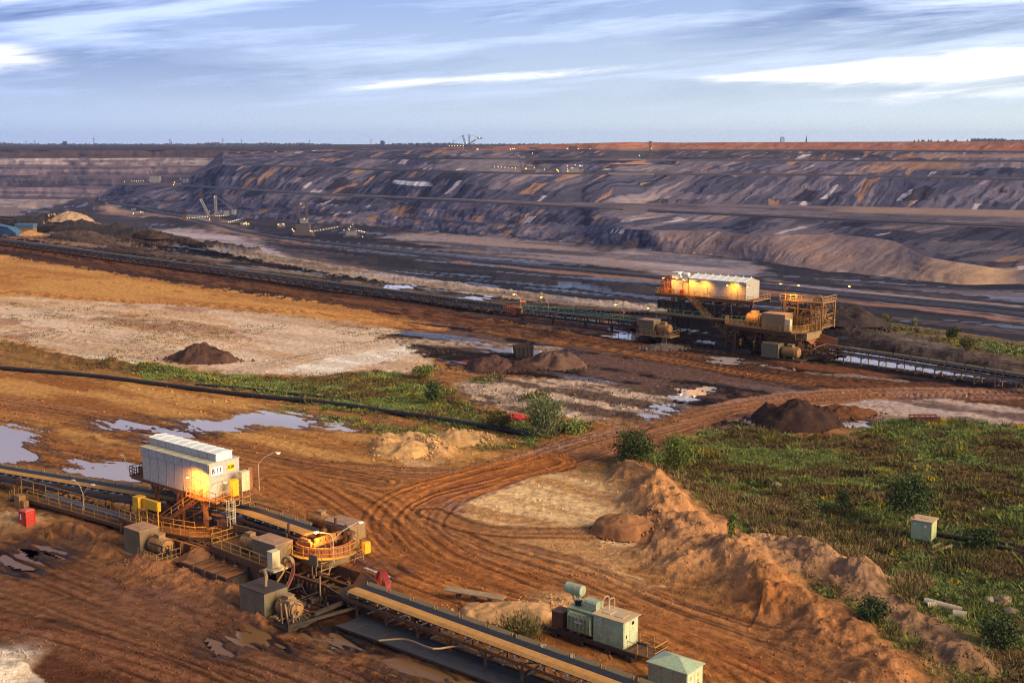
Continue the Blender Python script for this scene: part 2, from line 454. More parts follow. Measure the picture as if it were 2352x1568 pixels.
# standing water: polygon, level
PUDDLES = [
 ([(395, 990), (430, 968), (520, 958), (590, 946), (660, 948), (730, 962), (720, 978), (640, 980), (560, 984), (470, 988), (420, 1000)], -0.10),
 ([(230, 966), (290, 964), (370, 980), (320, 990), (255, 980)], -0.10),
 ([(340, 995), (400, 985), (440, 1000), (400, 1010), (350, 1008)], -0.12),
 ([(-120, 985), (20, 975), (80, 990), (70, 1010), (60, 1030), (90, 1050), (20, 1060), (-120, 1050)], -0.10),
 ([(160, 1058), (230, 1062), (330, 1068), (390, 1085), (320, 1098), (230, 1092), (170, 1075)], -0.10),
 ([(740, 966), (780, 972), (802, 986), (770, 984)], -0.12),
 ([(1490, 945), (1520, 925), (1560, 922), (1540, 942), (1490, 962), (1468, 958)], -0.14),
 ([(1545, 915), (1570, 890), (1630, 888), (1620, 905), (1565, 922)], -0.14),
 ([(1625, 818), (1690, 822), (1715, 836), (1650, 834)], -0.14),
 ([(1735, 835), (1760, 836), (1750, 846)], -0.16),
 ([(1950, 972), (1990, 968), (1985, 978), (1960, 980)], -0.12),
 ([(2180, 980), (2250, 978), (2270, 986), (2200, 990)], -0.12),
 ([(1040, 682), (1120, 680), (1110, 694), (1050, 692)], -0.12),
 ([(885, 655), (950, 655), (940, 663), (895, 663)], -0.12),
 ([(1880, 800), (1960, 795), (2080, 825), (2200, 848), (2330, 870), (2330, 880), (2150, 858), (1990, 835), (1890, 815)], -0.20),
 ([(1390, 770), (1530, 752), (1560, 760), (1440, 780)], -0.14),
 ([(80, 1255), (130, 1240), (165, 1252), (150, 1272), (100, 1275)], -0.15),
 ([(25, 1280), (60, 1262), (110, 1288), (70, 1295)], -0.15),
 ([(510, 1462), (545, 1440), (620, 1450), (640, 1470), (560, 1490), (525, 1488)], -0.15),
 ([(890, 1520), (960, 1510), (1030, 1540), (990, 1560), (900, 1545)], -0.15),
 ([(840, 1310), (880, 1315), (890, 1325), (850, 1322)], -0.13),
 ([(700, 1460), (790, 1452), (830, 1475), (760, 1490)], -0.17),
 ([(1100, 795), (1170, 798), (1300, 812), (1290, 818), (1120, 805)], -0.17),
]
PUDDLES_W = [(V(p), lv) for p, lv in PUDDLES]

# ridges of heaped earth that belong to the ground: path, half width, height, colour
RIDGES = [
 ([(1395, 1082), (1440, 1085), (1490, 1110), (1540, 1165), (1600, 1215), (1690, 1270), (1730, 1330), (1790, 1375)], 4.4, 2.0, (0.38, 0.185, 0.078)),
 ([(1690, 1240), (1800, 1265), (1900, 1300), (1990, 1330), (2070, 1365)], 3.0, 1.6, (0.38, 0.215, 0.115)),
 ([(1760, 1290), (1830, 1310), (1930, 1340), (2010, 1385), (2090, 1430), (2180, 1500), (2260, 1570)], 3.0, 1.3, (0.25, 0.14, 0.08)),
 ([(1700, 1380), (1760, 1375), (1860, 1420), (1930, 1480), (2010, 1540), (2100, 1620)], 4.6, 1.9, (0.30, 0.132, 0.052)),
 ([(1430, 1240), (1500, 1215), (1580, 1260), (1660, 1330)], 4.0, 1.6, (0.34, 0.17, 0.08)),
 ([(480, 562), (700, 604), (900, 637), (1100, 664), (1300, 689), (1540, 710)], 4.0, 0.9, None),
 ([(0, 512), (120, 516), (260, 535), (400, 560)], 16.0, 4.0, (0.055, 0.045, 0.042)),
 ([(420, 556), (500, 566), (600, 580)], 5.0, 1.6, (0.05, 0.036, 0.032)),
 ([(1690, 1420), (1740, 1395), (1790, 1372)], 3.8, 1.3, (0.36, 0.140, 0.046)),
 ([(1420, 1150), (1500, 1160), (1560, 1210)], 3.0, 1.3, (0.42, 0.20, 0.08)),
 ([(1480, 1250), (1530, 1290), (1620, 1330)], 3.4, 1.4, (0.42, 0.21, 0.09)),
 ([(-300, 770), (0, 790), (130, 818), (300, 845), (420, 860)], 3.0, 1.0, None),
 ([(860, 1030), (920, 1012), (985, 1025), (1020, 1050)], 2.6, 1.5, (0.50, 0.29, 0.13)),
 ([(1010, 1015), (1080, 1005), (1130, 1025)], 3.0, 1.1, (0.42, 0.25, 0.11)),
 ([(1500, 925), (1600, 895), (1720, 905)], 3.0, 0.5, None),
 ([(300, 1275), (420, 1320), (560, 1390), (640, 1440)], 3.0, 0.9, (0.27, 0.12, 0.055)),
 ([(-40, 1190), (40, 1200), (90, 1215)], 3.0, 1.0, (0.33, 0.2, 0.1)),
 ([(100, 1215), (200, 1235), (330, 1265)], 3.5, 0.9, (0.22, 0.10, 0.045)),
 ([(1900, 735), (1960, 760), (2060, 800), (2200, 830), (2352, 862)], 5.0, 1.6, (0.06, 0.045, 0.04)),
 ([(1900, 985), (1980, 1000), (2050, 1010)], 6.0, 1.2, None),
 ([(1200, 1400), (1280, 1395), (1350, 1420)], 4.0, 0.7, (0.48, 0.27, 0.12)),
 ([(90, 1530), (20, 1530), (-80, 1530)], 4.0, 2.0, (0.62, 0.52, 0.42)),
]
RIDGES_W = [(smooth_path([tuple(q) for q in V(p)], 5), hw, h, c) for p, hw, h, c in RIDGES]

VEG_GREEN = np.array((0.075, 0.080, 0.022), np.float32)
VEG_BROWN = np.array((0.105, 0.078, 0.030), np.float32)


def lerp3(col, c, m):
 col += (np.asarray(c, np.float32) - col) * m[:, None]


def near_ground(X, Y):
 """height, colour, wetness, plant cover of the near bench"""
 X = X.astype(np.float32)
 Y = Y.astype(np.float32)
 n = X.size
 A = X * AX.x + Y * AX.y                      # along the conveyors
 B = X * BX.x + Y * BX.y
 f1 = fbm(X * 0.05, Y * 0.05, 4, 1)
 f2 = fbm(X * 0.35, Y * 0.35, 4, 2)
 f3 = fbm(X * 1.5, Y * 1.5, 3, 3)
 wx = (f2 - 0.5) * 6 + (f3 - 0.5) * 2.0
 st = fbm(A * 0.03 + 3, B * 0.9 + (f1 - .5) * 6, 4, 5)      # streaks along the traffic
 col = np.empty((n, 3), np.float32)
 t = sst(0.3, 0.7, st)[:, None]
 col[:] = np.array((0.36, 0.172, 0.060), np.float32) * (1 - t) + np.array((0.21, 0.094, 0.035), np.float32) * t
 wet = 0.05 + 0.2 * sst(0.6, 0.75, f1)
 rough = np.full(n, 0.35, np.float32)         # metres of small scale relief
 h = (f1 - 0.5) * 0.7
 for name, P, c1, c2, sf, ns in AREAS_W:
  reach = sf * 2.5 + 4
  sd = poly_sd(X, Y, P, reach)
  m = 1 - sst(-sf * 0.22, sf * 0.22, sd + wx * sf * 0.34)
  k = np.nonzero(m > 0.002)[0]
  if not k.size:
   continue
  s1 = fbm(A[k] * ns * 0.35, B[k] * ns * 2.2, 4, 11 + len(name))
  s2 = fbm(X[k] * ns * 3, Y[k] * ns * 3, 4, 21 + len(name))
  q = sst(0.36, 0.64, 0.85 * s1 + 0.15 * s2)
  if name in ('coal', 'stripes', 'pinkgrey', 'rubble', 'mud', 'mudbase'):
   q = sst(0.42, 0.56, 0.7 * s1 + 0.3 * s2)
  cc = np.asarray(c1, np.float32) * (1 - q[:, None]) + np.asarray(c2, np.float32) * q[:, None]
  if name == 'coal':
   pk = sst(0.60, 0.72, fbm(A[k] * 0.012 + 7, B[k] * 0.16, 4, 77))
   cc += (np.array((0.17, 0.11, 0.088), np.float32) - cc) * (pk * 0.7)[:, None]
   rs = sst(0.66, 0.76, fbm(A[k] * 0.02 + 3, B[k] * 0.10 + 5, 3, 79))
   cc += (np.array((0.22, 0.085, 0.04), np.float32) - cc) * (rs * 0.6)[:, None]
  if name == 'mudbase':
   pk = sst(0.56, 0.66, fbm(A[k] * 0.02 + 7, B[k] * 0.2 + 3, 5, 87))
   cc += (np.array((0.27, 0.185, 0.155), np.float32) - cc) * (pk * 0.8)[:, None]
  if name == 'pale':
   rd = sst(0.60, 0.70, fbm(A[k] * 0.05 + 1, B[k] * 0.12 + 2, 5, 81))
   cc += (np.array((0.30, 0.14, 0.08), np.float32) - cc) * (rd * 0.75)[:, None]
   rd = sst(0.56, 0.70, fbm(A[k] * 0.03 + 11, B[k] * 0.2 + 2, 4, 83))
   cc += (np.array((0.52, 0.30, 0.14), np.float32) - cc) * (rd * 0.7)[:, None]
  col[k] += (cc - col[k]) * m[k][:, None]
  if name in ('coal', 'mud', 'darkwet', 'mudbase'):
   wet[k] = np.maximum(wet[k] * 0.4, m[k] * sst(0.66, 0.72, fbm(A[k] * 0.02, B[k] * 0.25, 4, 31)) * 0.95)
  if name in ('slick', 'oil'):
   wet[k] = np.maximum(wet[k], m[k] * 0.55)
   rough[k] *= 1 - 0.8 * m[k]
  if name in ('pale', 'orange', 'tan', 'slab'):
   wet[k] *= 1 - 0.8 * m[k]
   rough[k] *= 1 - {'slab': 0.8, 'orange': 0.75}.get(name, 0.45) * m[k]
  if name in ('rubble', 'berm'):
   rough[k] += (0.5 if name == 'rubble' else 0.15) * m[k]
 # vegetation cover
 veg = np.zeros(n, np.float32)
 for P, dns in VEG_W:
  sd = poly_sd(X, Y, P, 14)
  m = (1 - sst(-2.0, 1.5, sd + wx * 1.1)) * dns
  veg = np.maximum(veg, m)
 cover = veg.copy()
 gap = sst(0.30, 0.50, fbm(X * 0.14, Y * 0.14, 4, 41))
 veg *= 0.3 + 0.7 * gap
 vt = sst(0.4, 0.6, fbm(X * 0.11 + 5, Y * 0.11, 4, 43))[:, None]
 vc = VEG_GREEN * vt + VEG_BROWN * (1 - vt)
 col += (vc - col) * (np.clip(cover * 1.1, 0, 0.88))[:, None]
 wet *= 1 - veg
 h += veg * (fbm(X * 0.16, Y * 0.16, 4, 47) - 0.4) * 1.2
 # roads and wheel tracks
 ti = 0
 for P, hw, c1, c2, stg in TRACKS_W:
  D, S = path_ds(X, Y, P, hw * 2.2)
  ad = np.abs(D) + wx * hw * 0.10
  m = (1 - sst(hw * 0.92, hw * 1.12, ad)) * stg
  k = np.nonzero(m > 0.002)[0]
  if not k.size:
   continue
  d, s = D[k], S[k]
  wob = (fbm(s * 0.03, d * 0.05, 2, 51) - 0.5) * 5
  g = fbm((d + wob * 1.6) * 0.55 + (f2[k] - 0.5) * 0.8, s * 0.035, 5, 53)
  g2 = fbm((d - wob * 0.6) * 2.2 + (f2[k] - 0.5) * 1.5, s * 0.06, 4, 57)
  gg = 0.6 * g + 0.4 * g2
  q = sst(0.43, 0.57, gg)[:, None]
  cc = np.asarray(c1, np.float32) * (1 - q) + np.asarray(c2, np.float32) * q
  ti += 1
  rut = np.zeros(k.size, np.float32)
  pale = np.zeros(k.size, np.float32)
  for j in range(int(3 + hw * 1.0)):
   o_ = (((j * 0.618 + ti * 0.37) % 1.0) * 2 - 1) * hw * 0.95
   line = o_ + (vnoise(s * 0.016, s * 0 + j * 3.1 + ti, 58) - 0.5) * 4.0 * min(1.0, hw / 4)
   on = sst(0.46, 0.56, vnoise(s * 0.045, s * 0 + j * 5.3 + ti, 59))
   e = np.abs(d - line)
   rut = np.maximum(rut, on * (1 - sst(0.10, 0.34, e)))
   pale = np.maximum(pale, on * (1 - sst(0.10, 0.40, np.abs(d - line - 0.62))))
  h[k] += m[k] * (pale * 0.05 - rut * 0.075)
  cc = cc * (1 - 0.62 * rut[:, None])
  cc = cc + (np.asarray(c1, np.float32) * 1.55 - cc) * (pale * (1 - rut) * 0.6)[:, None]
  lt = sst(0.60, 0.70, g2)[:, None] * 0.5
  cc = cc + (np.asarray(c1, np.float32) * 1.5 - cc) * lt
  col[k] += (cc - col[k]) * m[k][:, None]
  h[k] += m[k] * (gg - 0.5) * 0.17
  rough[k] *= 1 - 0.5 * m[k]
  wet[k] = np.maximum(wet[k] * (1 - m[k] * 0.5), m[k] * sst(0.60, 0.75, g) * 0.45)
  veg[k] *= 1 - np.clip(m[k] * 1.4, 0, 1)
 # ridges
 for P, hw, hh, c in RIDGES_W:
  D, S = path_ds(X, Y, P, hw * 2.4)
  k = np.nonzero(np.abs(D) < hw * 2.3)[0]
  if not k.size:
   continue
  d = np.abs(D[k]) / hw
  tot = np.sum(np.hypot(*np.diff(P[:, :2], axis=0).T))
  ends = sst(0, hw, S[k]) * sst(0, hw, tot - S[k]) * 0.75 + 0.25 * sst(-0.1, hw * .3, S[k]) * sst(-0.1, hw * .3, tot - S[k])
  lump = 0.12 + 1.75 * fbm(X[k] / hw * 0.9, Y[k] / hw * 0.9, 4, 61) ** 1.2
  gul = ridged(S[k] * 0.35, d * 0.8, 3, 63)
  prof = np.exp(-(d * 1.15) ** 2 * (0.75 + 0.5 * gul))
  h[k] += hh * prof * ends * lump
  m = np.clip(prof * 1.6, 0, 1) * ends
  if c is not None:
   vv = fbm(X[k] * 0.5, Y[k] * 0.5, 4, 65)[:, None]
   cc = np.asarray(c, np.float32) * (0.75 + 0.5 * vv)
   mm = m * np.where(veg[k] > 0.3, 0.85, 1.0)
   col[k] += (cc - col[k]) * mm[:, None]
   veg[k] *= 1 - m * 0.9
   wet[k] *= 1 - m
  rough[k] += m * 0.45
 # churned lumps
 h += rough * ((f2 - 0.5) * 0.8 + (f3 - 0.5) * 0.45)
 h += rough * 0.3 * (st - 0.5)
 # pools
 for P, lv in PUDDLES_W:
  sd = poly_sd(X, Y, P, 8)
  k = np.nonzero(sd < 7.9)[0]
  if not k.size:
   continue
  s = sd[k] - 1.1 + wx[k] * 0.5 + (st[k] - 0.5) * 9.0 + (fbm(A[k] * 0.25, B[k] * 1.6, 3, 67) - 0.5) * 4.0
  bank = 1 - sst(0.0, 4.0, s)
  basin = 1 - sst(-2.0, 0.6, s)
  h[k] = h[k] * (1 - 0.8 * bank) + bank * 0.05 + basin * (lv - 0.30)
  wet[k] = np.maximum(wet[k], bank * 0.5)
  col[k] *= (1 - 0.5 * bank * (1 - veg[k]))[:, None]
 col *= (0.84 + 0.32 * f3)[:, None]
 return h, col, np.clip(wet, 0, 1), np.clip(veg, 0, 1)


def zg(x, y):
 return float(near_ground(np.array([x]), np.array([y]))[0][0])


# ------------------------------------------------------------------ materials for ground sheets
def ground_material(name, bump=0.5, scale=1.0, wet_rough=0.16, var=0.35, spec=0.35):
 m = bpy.data.materials.new(name)
 m.use_nodes = True
 t = NT(m.node_tree)
 b = t.n['Principled BSDF']
 at_c = t.node('ShaderNodeAttribute', attribute_name='soil')
 at_w = t.node('ShaderNodeAttribute', attribute_name='wet')
 geo = t.node('ShaderNodeNewGeometry')
 pos = geo.outputs['Position']
 n1 = t.noise(pos, 0.9 * scale, 6, 0.65)
 n2 = t.noise(pos, 5.0 * scale, 4, 0.6)
 fac = t.math('ADD', t.math('MULTIPLY', n1, 0.65), t.math('MULTIPLY', n2, 0.35))
 k = t.rng(fac, 0.32, 0.68, 1 - var, 1 + var)
 colr = t.mix(1.0, at_c.outputs['Color'], k, 'MULTIPLY')
 t.l.new(colr, b.inputs['Base Color'])
 rr = t.math('ADD', at_w.outputs['Fac'], t.math('MULTIPLY', t.math('SUBTRACT', n1, 0.5), 0.5), True)
 t.put(b.inputs['Roughness'], t.rng(rr, 0.25, 0.8, 0.95, wet_rough))
 t.put(b.inputs['Specular IOR Level'], t.rng(at_w.outputs['Fac'], 0.3, 0.8, 0.03, spec * 2))
 bp = t.node('ShaderNodeBump')
 bp.inputs['Strength'].default_value = bump
 bp.inputs['Distance'].default_value = 0.5 / scale
 t.put(bp.inputs['Height'], t.math('ADD', t.math('MULTIPLY', n1, 0.7), t.math('MULTIPLY', n2, 0.25)))
 t.l.new(bp.outputs[0], b.inputs['Normal'])
 return m


def grid_mesh(name, P, col, wet, mat, smooth=True):
 """P: (rows, cols, 3)"""
 r, c = P.shape[:2]
 idx = np.arange(r * c).reshape(r, c)
 q = np.stack([idx[:-1, :-1], idx[:-1, 1:], idx[1:, 1:], idx[1:, :-1]], -1).reshape(-1, 4)
 me = bpy.data.meshes.new(name)
 nv, nf = r * c, len(q)
 me.vertices.add(nv)
 me.vertices.foreach_set('co', P.reshape(-1).astype(np.float32))
 me.loops.add(nf * 4)
 me.loops.foreach_set('vertex_index', q.reshape(-1).astype(np.int32))
 me.polygons.add(nf)
 me.polygons.foreach_set('loop_start', (np.arange(nf) * 4).astype(np.int32))
 me.polygons.foreach_set('loop_total', np.full(nf, 4, np.int32))
 me.polygons.foreach_set('use_smooth', np.full(nf, smooth, bool))
 me.update()
 ca = me.color_attributes.new('soil', 'FLOAT_COLOR', 'POINT')
 rgba = np.ones((nv, 4), np.float32)
 rgba[:, :3] = np.clip(col.reshape(-1, 3), 0.004, 0.9)
 ca.data.foreach_set('color', rgba.reshape(-1))
 wa = me.attributes.new('wet', 'FLOAT', 'POINT')
 wa.data.foreach_set('value', wet.reshape(-1).astype(np.float32))
 me.materials.append(mat)
 o = bpy.data.objects.new(name, me)
 COL.objects.link(o)
 o['kind'] = 'structure'
 return o


PIT_Z = -110.0


def build_near():
 NC, NR, NS = 1680, 780, 26
 ang = np.linspace(R(-40), R(40), NC)
 re = np.interp(ang, EDGE_A, EDGE_R) + 2.0
 r0 = 62.0
 t = np.linspace(0, 1, NR)[:, None]
 rr = 1.0 / ((1 / r0) * (1 - t) + (1 / re[None, :]) * t)
 X = rr * np.sin(ang)[None, :]
 Y = rr * np.cos(ang)[None, :]
 h, col, wet, veg = near_ground(X.ravel(), Y.ravel())
 h = h.reshape(X.shape)
 col = col.reshape(X.shape + (3,))
 wet = wet.reshape(X.shape)
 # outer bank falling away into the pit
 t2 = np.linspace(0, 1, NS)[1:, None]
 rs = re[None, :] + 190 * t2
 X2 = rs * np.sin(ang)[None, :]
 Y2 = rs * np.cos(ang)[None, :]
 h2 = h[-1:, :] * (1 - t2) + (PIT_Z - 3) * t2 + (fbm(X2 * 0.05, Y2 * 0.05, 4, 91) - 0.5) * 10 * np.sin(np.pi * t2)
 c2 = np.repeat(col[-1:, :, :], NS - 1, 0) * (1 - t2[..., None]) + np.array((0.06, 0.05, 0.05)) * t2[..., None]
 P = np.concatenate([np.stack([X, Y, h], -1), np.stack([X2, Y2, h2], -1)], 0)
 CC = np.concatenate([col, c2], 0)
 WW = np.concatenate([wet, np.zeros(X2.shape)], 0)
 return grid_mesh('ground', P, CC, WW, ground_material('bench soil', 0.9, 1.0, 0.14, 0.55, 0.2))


ground = build_near()

m_water = bpy.data.materials.new('pool water')
m_water.use_nodes = True
_t = NT(m_water.node_tree)
_b = _t.n['Principled BSDF']
_b.inputs['Base Color'].default_value = (0.42, 0.37, 0.36, 1)
_b.inputs['Roughness'].default_value = 0.04
_b.inputs['IOR'].default_value = 1.45
_b.inputs['Specular IOR Level'].default_value = 0.9
_bp = _t.node('ShaderNodeBump')
_bp.inputs['Strength'].default_value = 0.04
_geo = _t.node('ShaderNodeNewGeometry')
_t.l.new(_t.noise(_geo.outputs['Position'], 1.2, 2, 0.5), _bp.inputs['Height'])
_t.l.new(_bp.outputs[0], _b.inputs['Normal'])


m_murky = m_water.copy()
m_murky.name = 'murky brown water'
_m = m_murky.node_tree.nodes['Principled BSDF']
_m.inputs['Base Color'].default_value = (0.16, 0.085, 0.036, 1)
_m.inputs['IOR'].default_value = 1.22
_m.inputs['Specular IOR Level'].default_value = 0.5
_m.inputs['Roughness'].default_value = 0.12


def build_puddles():
 for P, lv in PUDDLES_W:
  A_ = np.array([(p.x, p.y) for p in P])
  lo, hi = A_.min(0) - 2.5, A_.max(0) + 2.5
  st_ = max(0.5, float((hi - lo).max()) / 90)
  gx, gy = np.meshgrid(np.arange(lo[0], hi[0], st_), np.arange(lo[1], hi[1], st_))
  ok = poly_sd(gx.ravel().astype(np.float32), gy.ravel().astype(np.float32), P, 8).reshape(gx.shape) < 1.8
  cell = ok[:-1, :-1] & ok[1:, :-1] & ok[:-1, 1:] & ok[1:, 1:]
  ids = np.arange(gx.size).reshape(gx.shape)
  q = np.stack([ids[:-1, :-1], ids[:-1, 1:], ids[1:, 1:], ids[1:, :-1]], -1)[cell]
  used, inv = np.unique(q, return_inverse=True)
  me = bpy.data.meshes.new('puddle_water')
  me.from_pydata([(float(a), float(b), lv) for a, b in zip(gx.ravel()[used], gy.ravel()[used])], [], inv.reshape(-1, 4).tolist())
  me.materials.append(m_murky if lv in (-0.15, -0.17) else m_water)
  o = bpy.data.objects.new('puddle_water', me)
  COL.objects.link(o)
  o['kind'] = 'structure'


build_puddles()
# ------------------------------------------------------------------ pit floor
def px(pts, z=PIT_Z):
 return V(pts, z)


PIT_AREAS = [
 # pale plateau and black bank at the left
 ('flat', [(-400, 425), (0, 432), (110, 448), (190, 462), (232, 476), (200, 482), (100, 492), (0, 498), (-400, 500)], (0.34, 0.27, 0.25), (0.17, 0.13, 0.13), 12, 0.012),
 ('coal', [(40, 486), (120, 476), (215, 472), (240, 484), (330, 500), (420, 518), (440, 528), (400, 534), (200, 520), (60, 505)], (0.030, 0.025, 0.028), (0.055, 0.045, 0.05), 10, 0.02),
 ('coal', [(-200, 505), (60, 500), (300, 520), (420, 535), (500, 560), (300, 560), (-200, 540)], (0.045, 0.032, 0.030), (0.07, 0.05, 0.045), 10, 0.02),
 ('sandroad', [(240, 480), (330, 488), (440, 500), (520, 510), (560, 528), (640, 545), (560, 545), (440, 522), (330, 505), (250, 492)], (0.30, 0.20, 0.15), (0.18, 0.12, 0.10), 14, 0.012),
 # white flats behind the near rim
 ('white', [(345, 525), (420, 526), (500, 532), (560, 545), (640, 568), (720, 598), (760, 615), (640, 606), (520, 585), (430, 560), (380, 545)], (0.40, 0.33, 0.35), (0.20, 0.15, 0.16), 10, 0.014),
 ('flat', [(560, 548), (700, 580), (860, 612), (1000, 640), (860, 632), (700, 604)], (0.15, 0.11, 0.108), (0.055, 0.043, 0.046), 10, 0.014),
 # pale flats at the foot of the dump
 ('flat', [(880, 545), (990, 532), (1130, 540), (1280, 553), (1360, 560), (1480, 575), (1640, 590), (1760, 610), (1740, 630), (1640, 640), (1500, 632), (1380, 612), (1200, 598), (1060, 578), (950, 560)], (0.26, 0.195, 0.19), (0.075, 0.062, 0.07), 14, 0.012),
 ('white', [(1380, 575), (1500, 580), (1700, 600), (1740, 615), (1600, 622), (1450, 606)], (0.34, 0.28, 0.30), (0.13, 0.105, 0.12), 12, 0.012),
 ('flat', [(1760, 640), (1960, 664), (2150, 690), (2352, 714), (2800, 775), (2800, 795), (2352, 730), (2100, 704), (1850, 672)], (0.27, 0.195, 0.185), (0.08, 0.06, 0.062), 8, 0.014),
 ('flat', [(1900, 640), (2100, 660), (2250, 668), (2352, 664), (2800, 700), (2800, 740), (2352, 695), (2150, 680)], (0.13, 0.11, 0.13), (0.04, 0.035, 0.042), 10, 0.014),
 # rust stripe along the floor conveyor
 ('rust', [(560, 540), (800, 570), (1100, 605), (1500, 640), (1900, 681), (2352, 735), (2800, 790), (2800, 800), (2352, 742), (1900, 688), (1500, 646), (1100, 610), (800, 575)], (0.26, 0.14, 0.10), (0.16, 0.09, 0.07), 5, 0.02),
 ('coalflat', [(720, 560), (860, 560), (960, 575), (1100, 598), (1000, 600), (820, 580)], (0.08, 0.066, 0.07), (0.04, 0.034, 0.038), 10, 0.014),
 ('pinkline', [(1540, 640), (1760, 655), (1900, 668), (2352, 708), (2352, 702), (1900, 660), (1700, 645)], (0.30, 0.23, 0.22), (0.2, 0.145, 0.14), 4, 0.014),
 ('bank', [(800, 608), (880, 605), (1000, 622), (1010, 636), (880, 622)], (0.028, 0.024, 0.026), (0.045, 0.038, 0.04), 6, 0.03),
 ('bank', [(960, 575), (1010, 600), (1020, 608), (960, 596), (880, 580)], (0.028, 0.024, 0.026), (0.045, 0.038, 0.04), 6, 0.03),
]
PIT_AREAS_W = [(n, px(p), a, b, s, k) for n, p, a, b, s, k in PIT_AREAS]
PIT_RIDGES = [
 ([(60, 478), (130, 470), (225, 478), (250, 486)], 60, 14, None),
 ([(330, 505), (400, 512), (470, 528)], 26, 10, (0.035, 0.03, 0.032)),
 ([(700, 520), (830, 526), (930, 540)], 20, 7, (0.03, 0.026, 0.03)),
 ([(790, 606), (880, 600), (990, 615)], 14, 6, (0.03, 0.026, 0.028)),
 ([(1320, 566), (1400, 574), (1480, 580)], 16, 7, (0.04, 0.035, 0.04)),
 ([(330, 462), (430, 470), (560, 492), (700, 512)], 40, 6, (0.05, 0.045, 0.055)),
 ([(1120, 640), (1260, 648), (1400, 655)], 16, 5, (0.035, 0.03, 0.032)),
 ([(1290, 660), (1400, 660), (1500, 668)], 18, 6, (0.04, 0.034, 0.036)),
]
PIT_RIDGES_W = [(smooth_path([tuple(q) for q in px(p)], 5), hw, hh, c) for p, hw, hh, c in PIT_RIDGES]
PIT_POOLS = [(px(p), d) for p, d in (
 ([(870, 660), (1000, 655), (1150, 668), (1000, 670)], .5), ([(1030, 640), (1100, 645), (1200, 664), (1100, 660)], .5),
 ([(1540, 670), (1640, 678), (1760, 690), (1640, 688)], .7), ([(1100, 600), (1160, 606), (1120, 610)], .5),
 ([(1280, 648), (1340, 652), (1300, 656)], .4), ([(1130, 568), (1180, 572), (1140, 578)], .5), ([(1260, 652), (1330, 656), (1370, 664), (1290, 662)], .5))]


def pit_ground(X, Y):
 X = X.astype(np.float32)
 Y = Y.astype(np.float32)
 n = X.size
 A = X * AX.x + Y * AX.y
 B = X * BX.x + Y * BX.y
 f1 = fbm(X * 0.006, Y * 0.006, 5, 101)
 f2 = fbm(X * 0.03, Y * 0.03, 5, 102)
 st = fbm(A * 0.003, B * 0.035 + f1 * 3, 5, 103)
 q = sst(0.4, 0.62, st)[:, None]
 col = np.array((0.036, 0.032, 0.038), np.float32) * (1 - q) + np.array((0.018, 0.017, 0.021), np.float32) * q
 pk = sst(0.62, 0.72, fbm(A * 0.0035 + 4, B * 0.045, 4, 105))
 col += (np.array((0.17, 0.12, 0.115), np.float32) - col) * (pk * 0.5)[:, None]
 wet = 0.05 + 0.9 * sst(0.68, 0.73, fbm(A * 0.004, B * 0.05 + 9, 4, 107))
 h = np.full(n, PIT_Z, np.float32) + (f1 - 0.5) * 3 + (f2 - 0.5) * 1.6
 for name, P, c1, c2, sf, ns in PIT_AREAS_W:
  sd = poly_sd(X, Y, P, 90)
  m = 1 - sst(-sf, sf, sd + (f2 - 0.5) * sf * 3 + (st - 0.5) * sf * 4)
  k = np.nonzero(m > 0.002)[0]
  if not k.size:
   continue
  s1 = fbm(A[k] * ns * 0.3, B[k] * ns * 2.6, 5, 111 + len(name))
  qq = sst(0.40, 0.60, s1)[:, None]
  cc = np.asarray(c1, np.float32) * (1 - qq) + np.asarray(c2, np.float32) * qq
  col[k] += (cc - col[k]) * m[k][:, None]
  if name in ('flat', 'white'):
   wet[k] = np.maximum(wet[k] * (1 - m[k]), m[k] * sst(0.58, 0.66, fbm(A[k] * 0.006, B[k] * 0.06, 4, 121)) * 0.9)
 for P, hw, hh, c in PIT_RIDGES_W:
  D, S = path_ds(X, Y, P, hw * 2.4)
  k = np.nonzero(np.abs(D) < hw * 2.3)[0]
  if not k.size:
   continue
  tot = np.sum(np.hypot(*np.diff(P[:, :2], axis=0).T))
  ends = sst(-hw * .3, hw, S[k]) * sst(-hw * .3, hw, tot - S[k])
  prof = np.exp(-(D[k] / hw) ** 2) * ends * (0.5 + fbm(X[k] / hw, Y[k] / hw, 3, 131))
  h[k] += hh * prof
  if c is not None:
   m = np.clip(prof * 1.6, 0, 1)
   col[k] += (np.asarray(c, np.float32) - col[k]) * m[:, None]
   wet[k] *= 1 - m
 for P, d in PIT_POOLS:
  sd = poly_sd(X, Y, P, 60)
  m = 1 - sst(-3, 3, sd + (st - 0.5) * 90 + (f2 - 0.5) * 20)
  wet = np.maximum(wet, m)
  h -= (h - PIT_Z + 1.0) * m * 0.8
 return h, col, np.clip(wet, 0, 1)


def build_pit_floor():
 NC, NR = 1000, 460
 ang = np.linspace(R(-36), R(36), NC)[None, :]
 t = np.linspace(0, 1, NR)[:, None]
 r = 1.0 / ((1 / 380.0) * (1 - t) + (1 / 3700.0) * t)
 X = r * np.sin(ang)
 Y = r * np.cos(ang)
 h, col, wet = pit_ground(X.ravel(), Y.ravel())
 P = np.stack([X, Y, h.reshape(X.shape)], -1)
 return grid_mesh('pit_floor', P, col, wet, ground_material('pit soil', 0.4, 0.12, 0.12, 0.25, 0.45))


pit_floor = build_pit_floor()


# ------------------------------------------------------------------ dump slopes: terraces between benches
def tab(T, xs, j=1):
 T = np.array(T, float)
 return np.interp(xs, T[:, 0], T[:, j])


NXC = 1500
xs = np.linspace(-60, 2800, NXC)
C784 = FPX / _cp


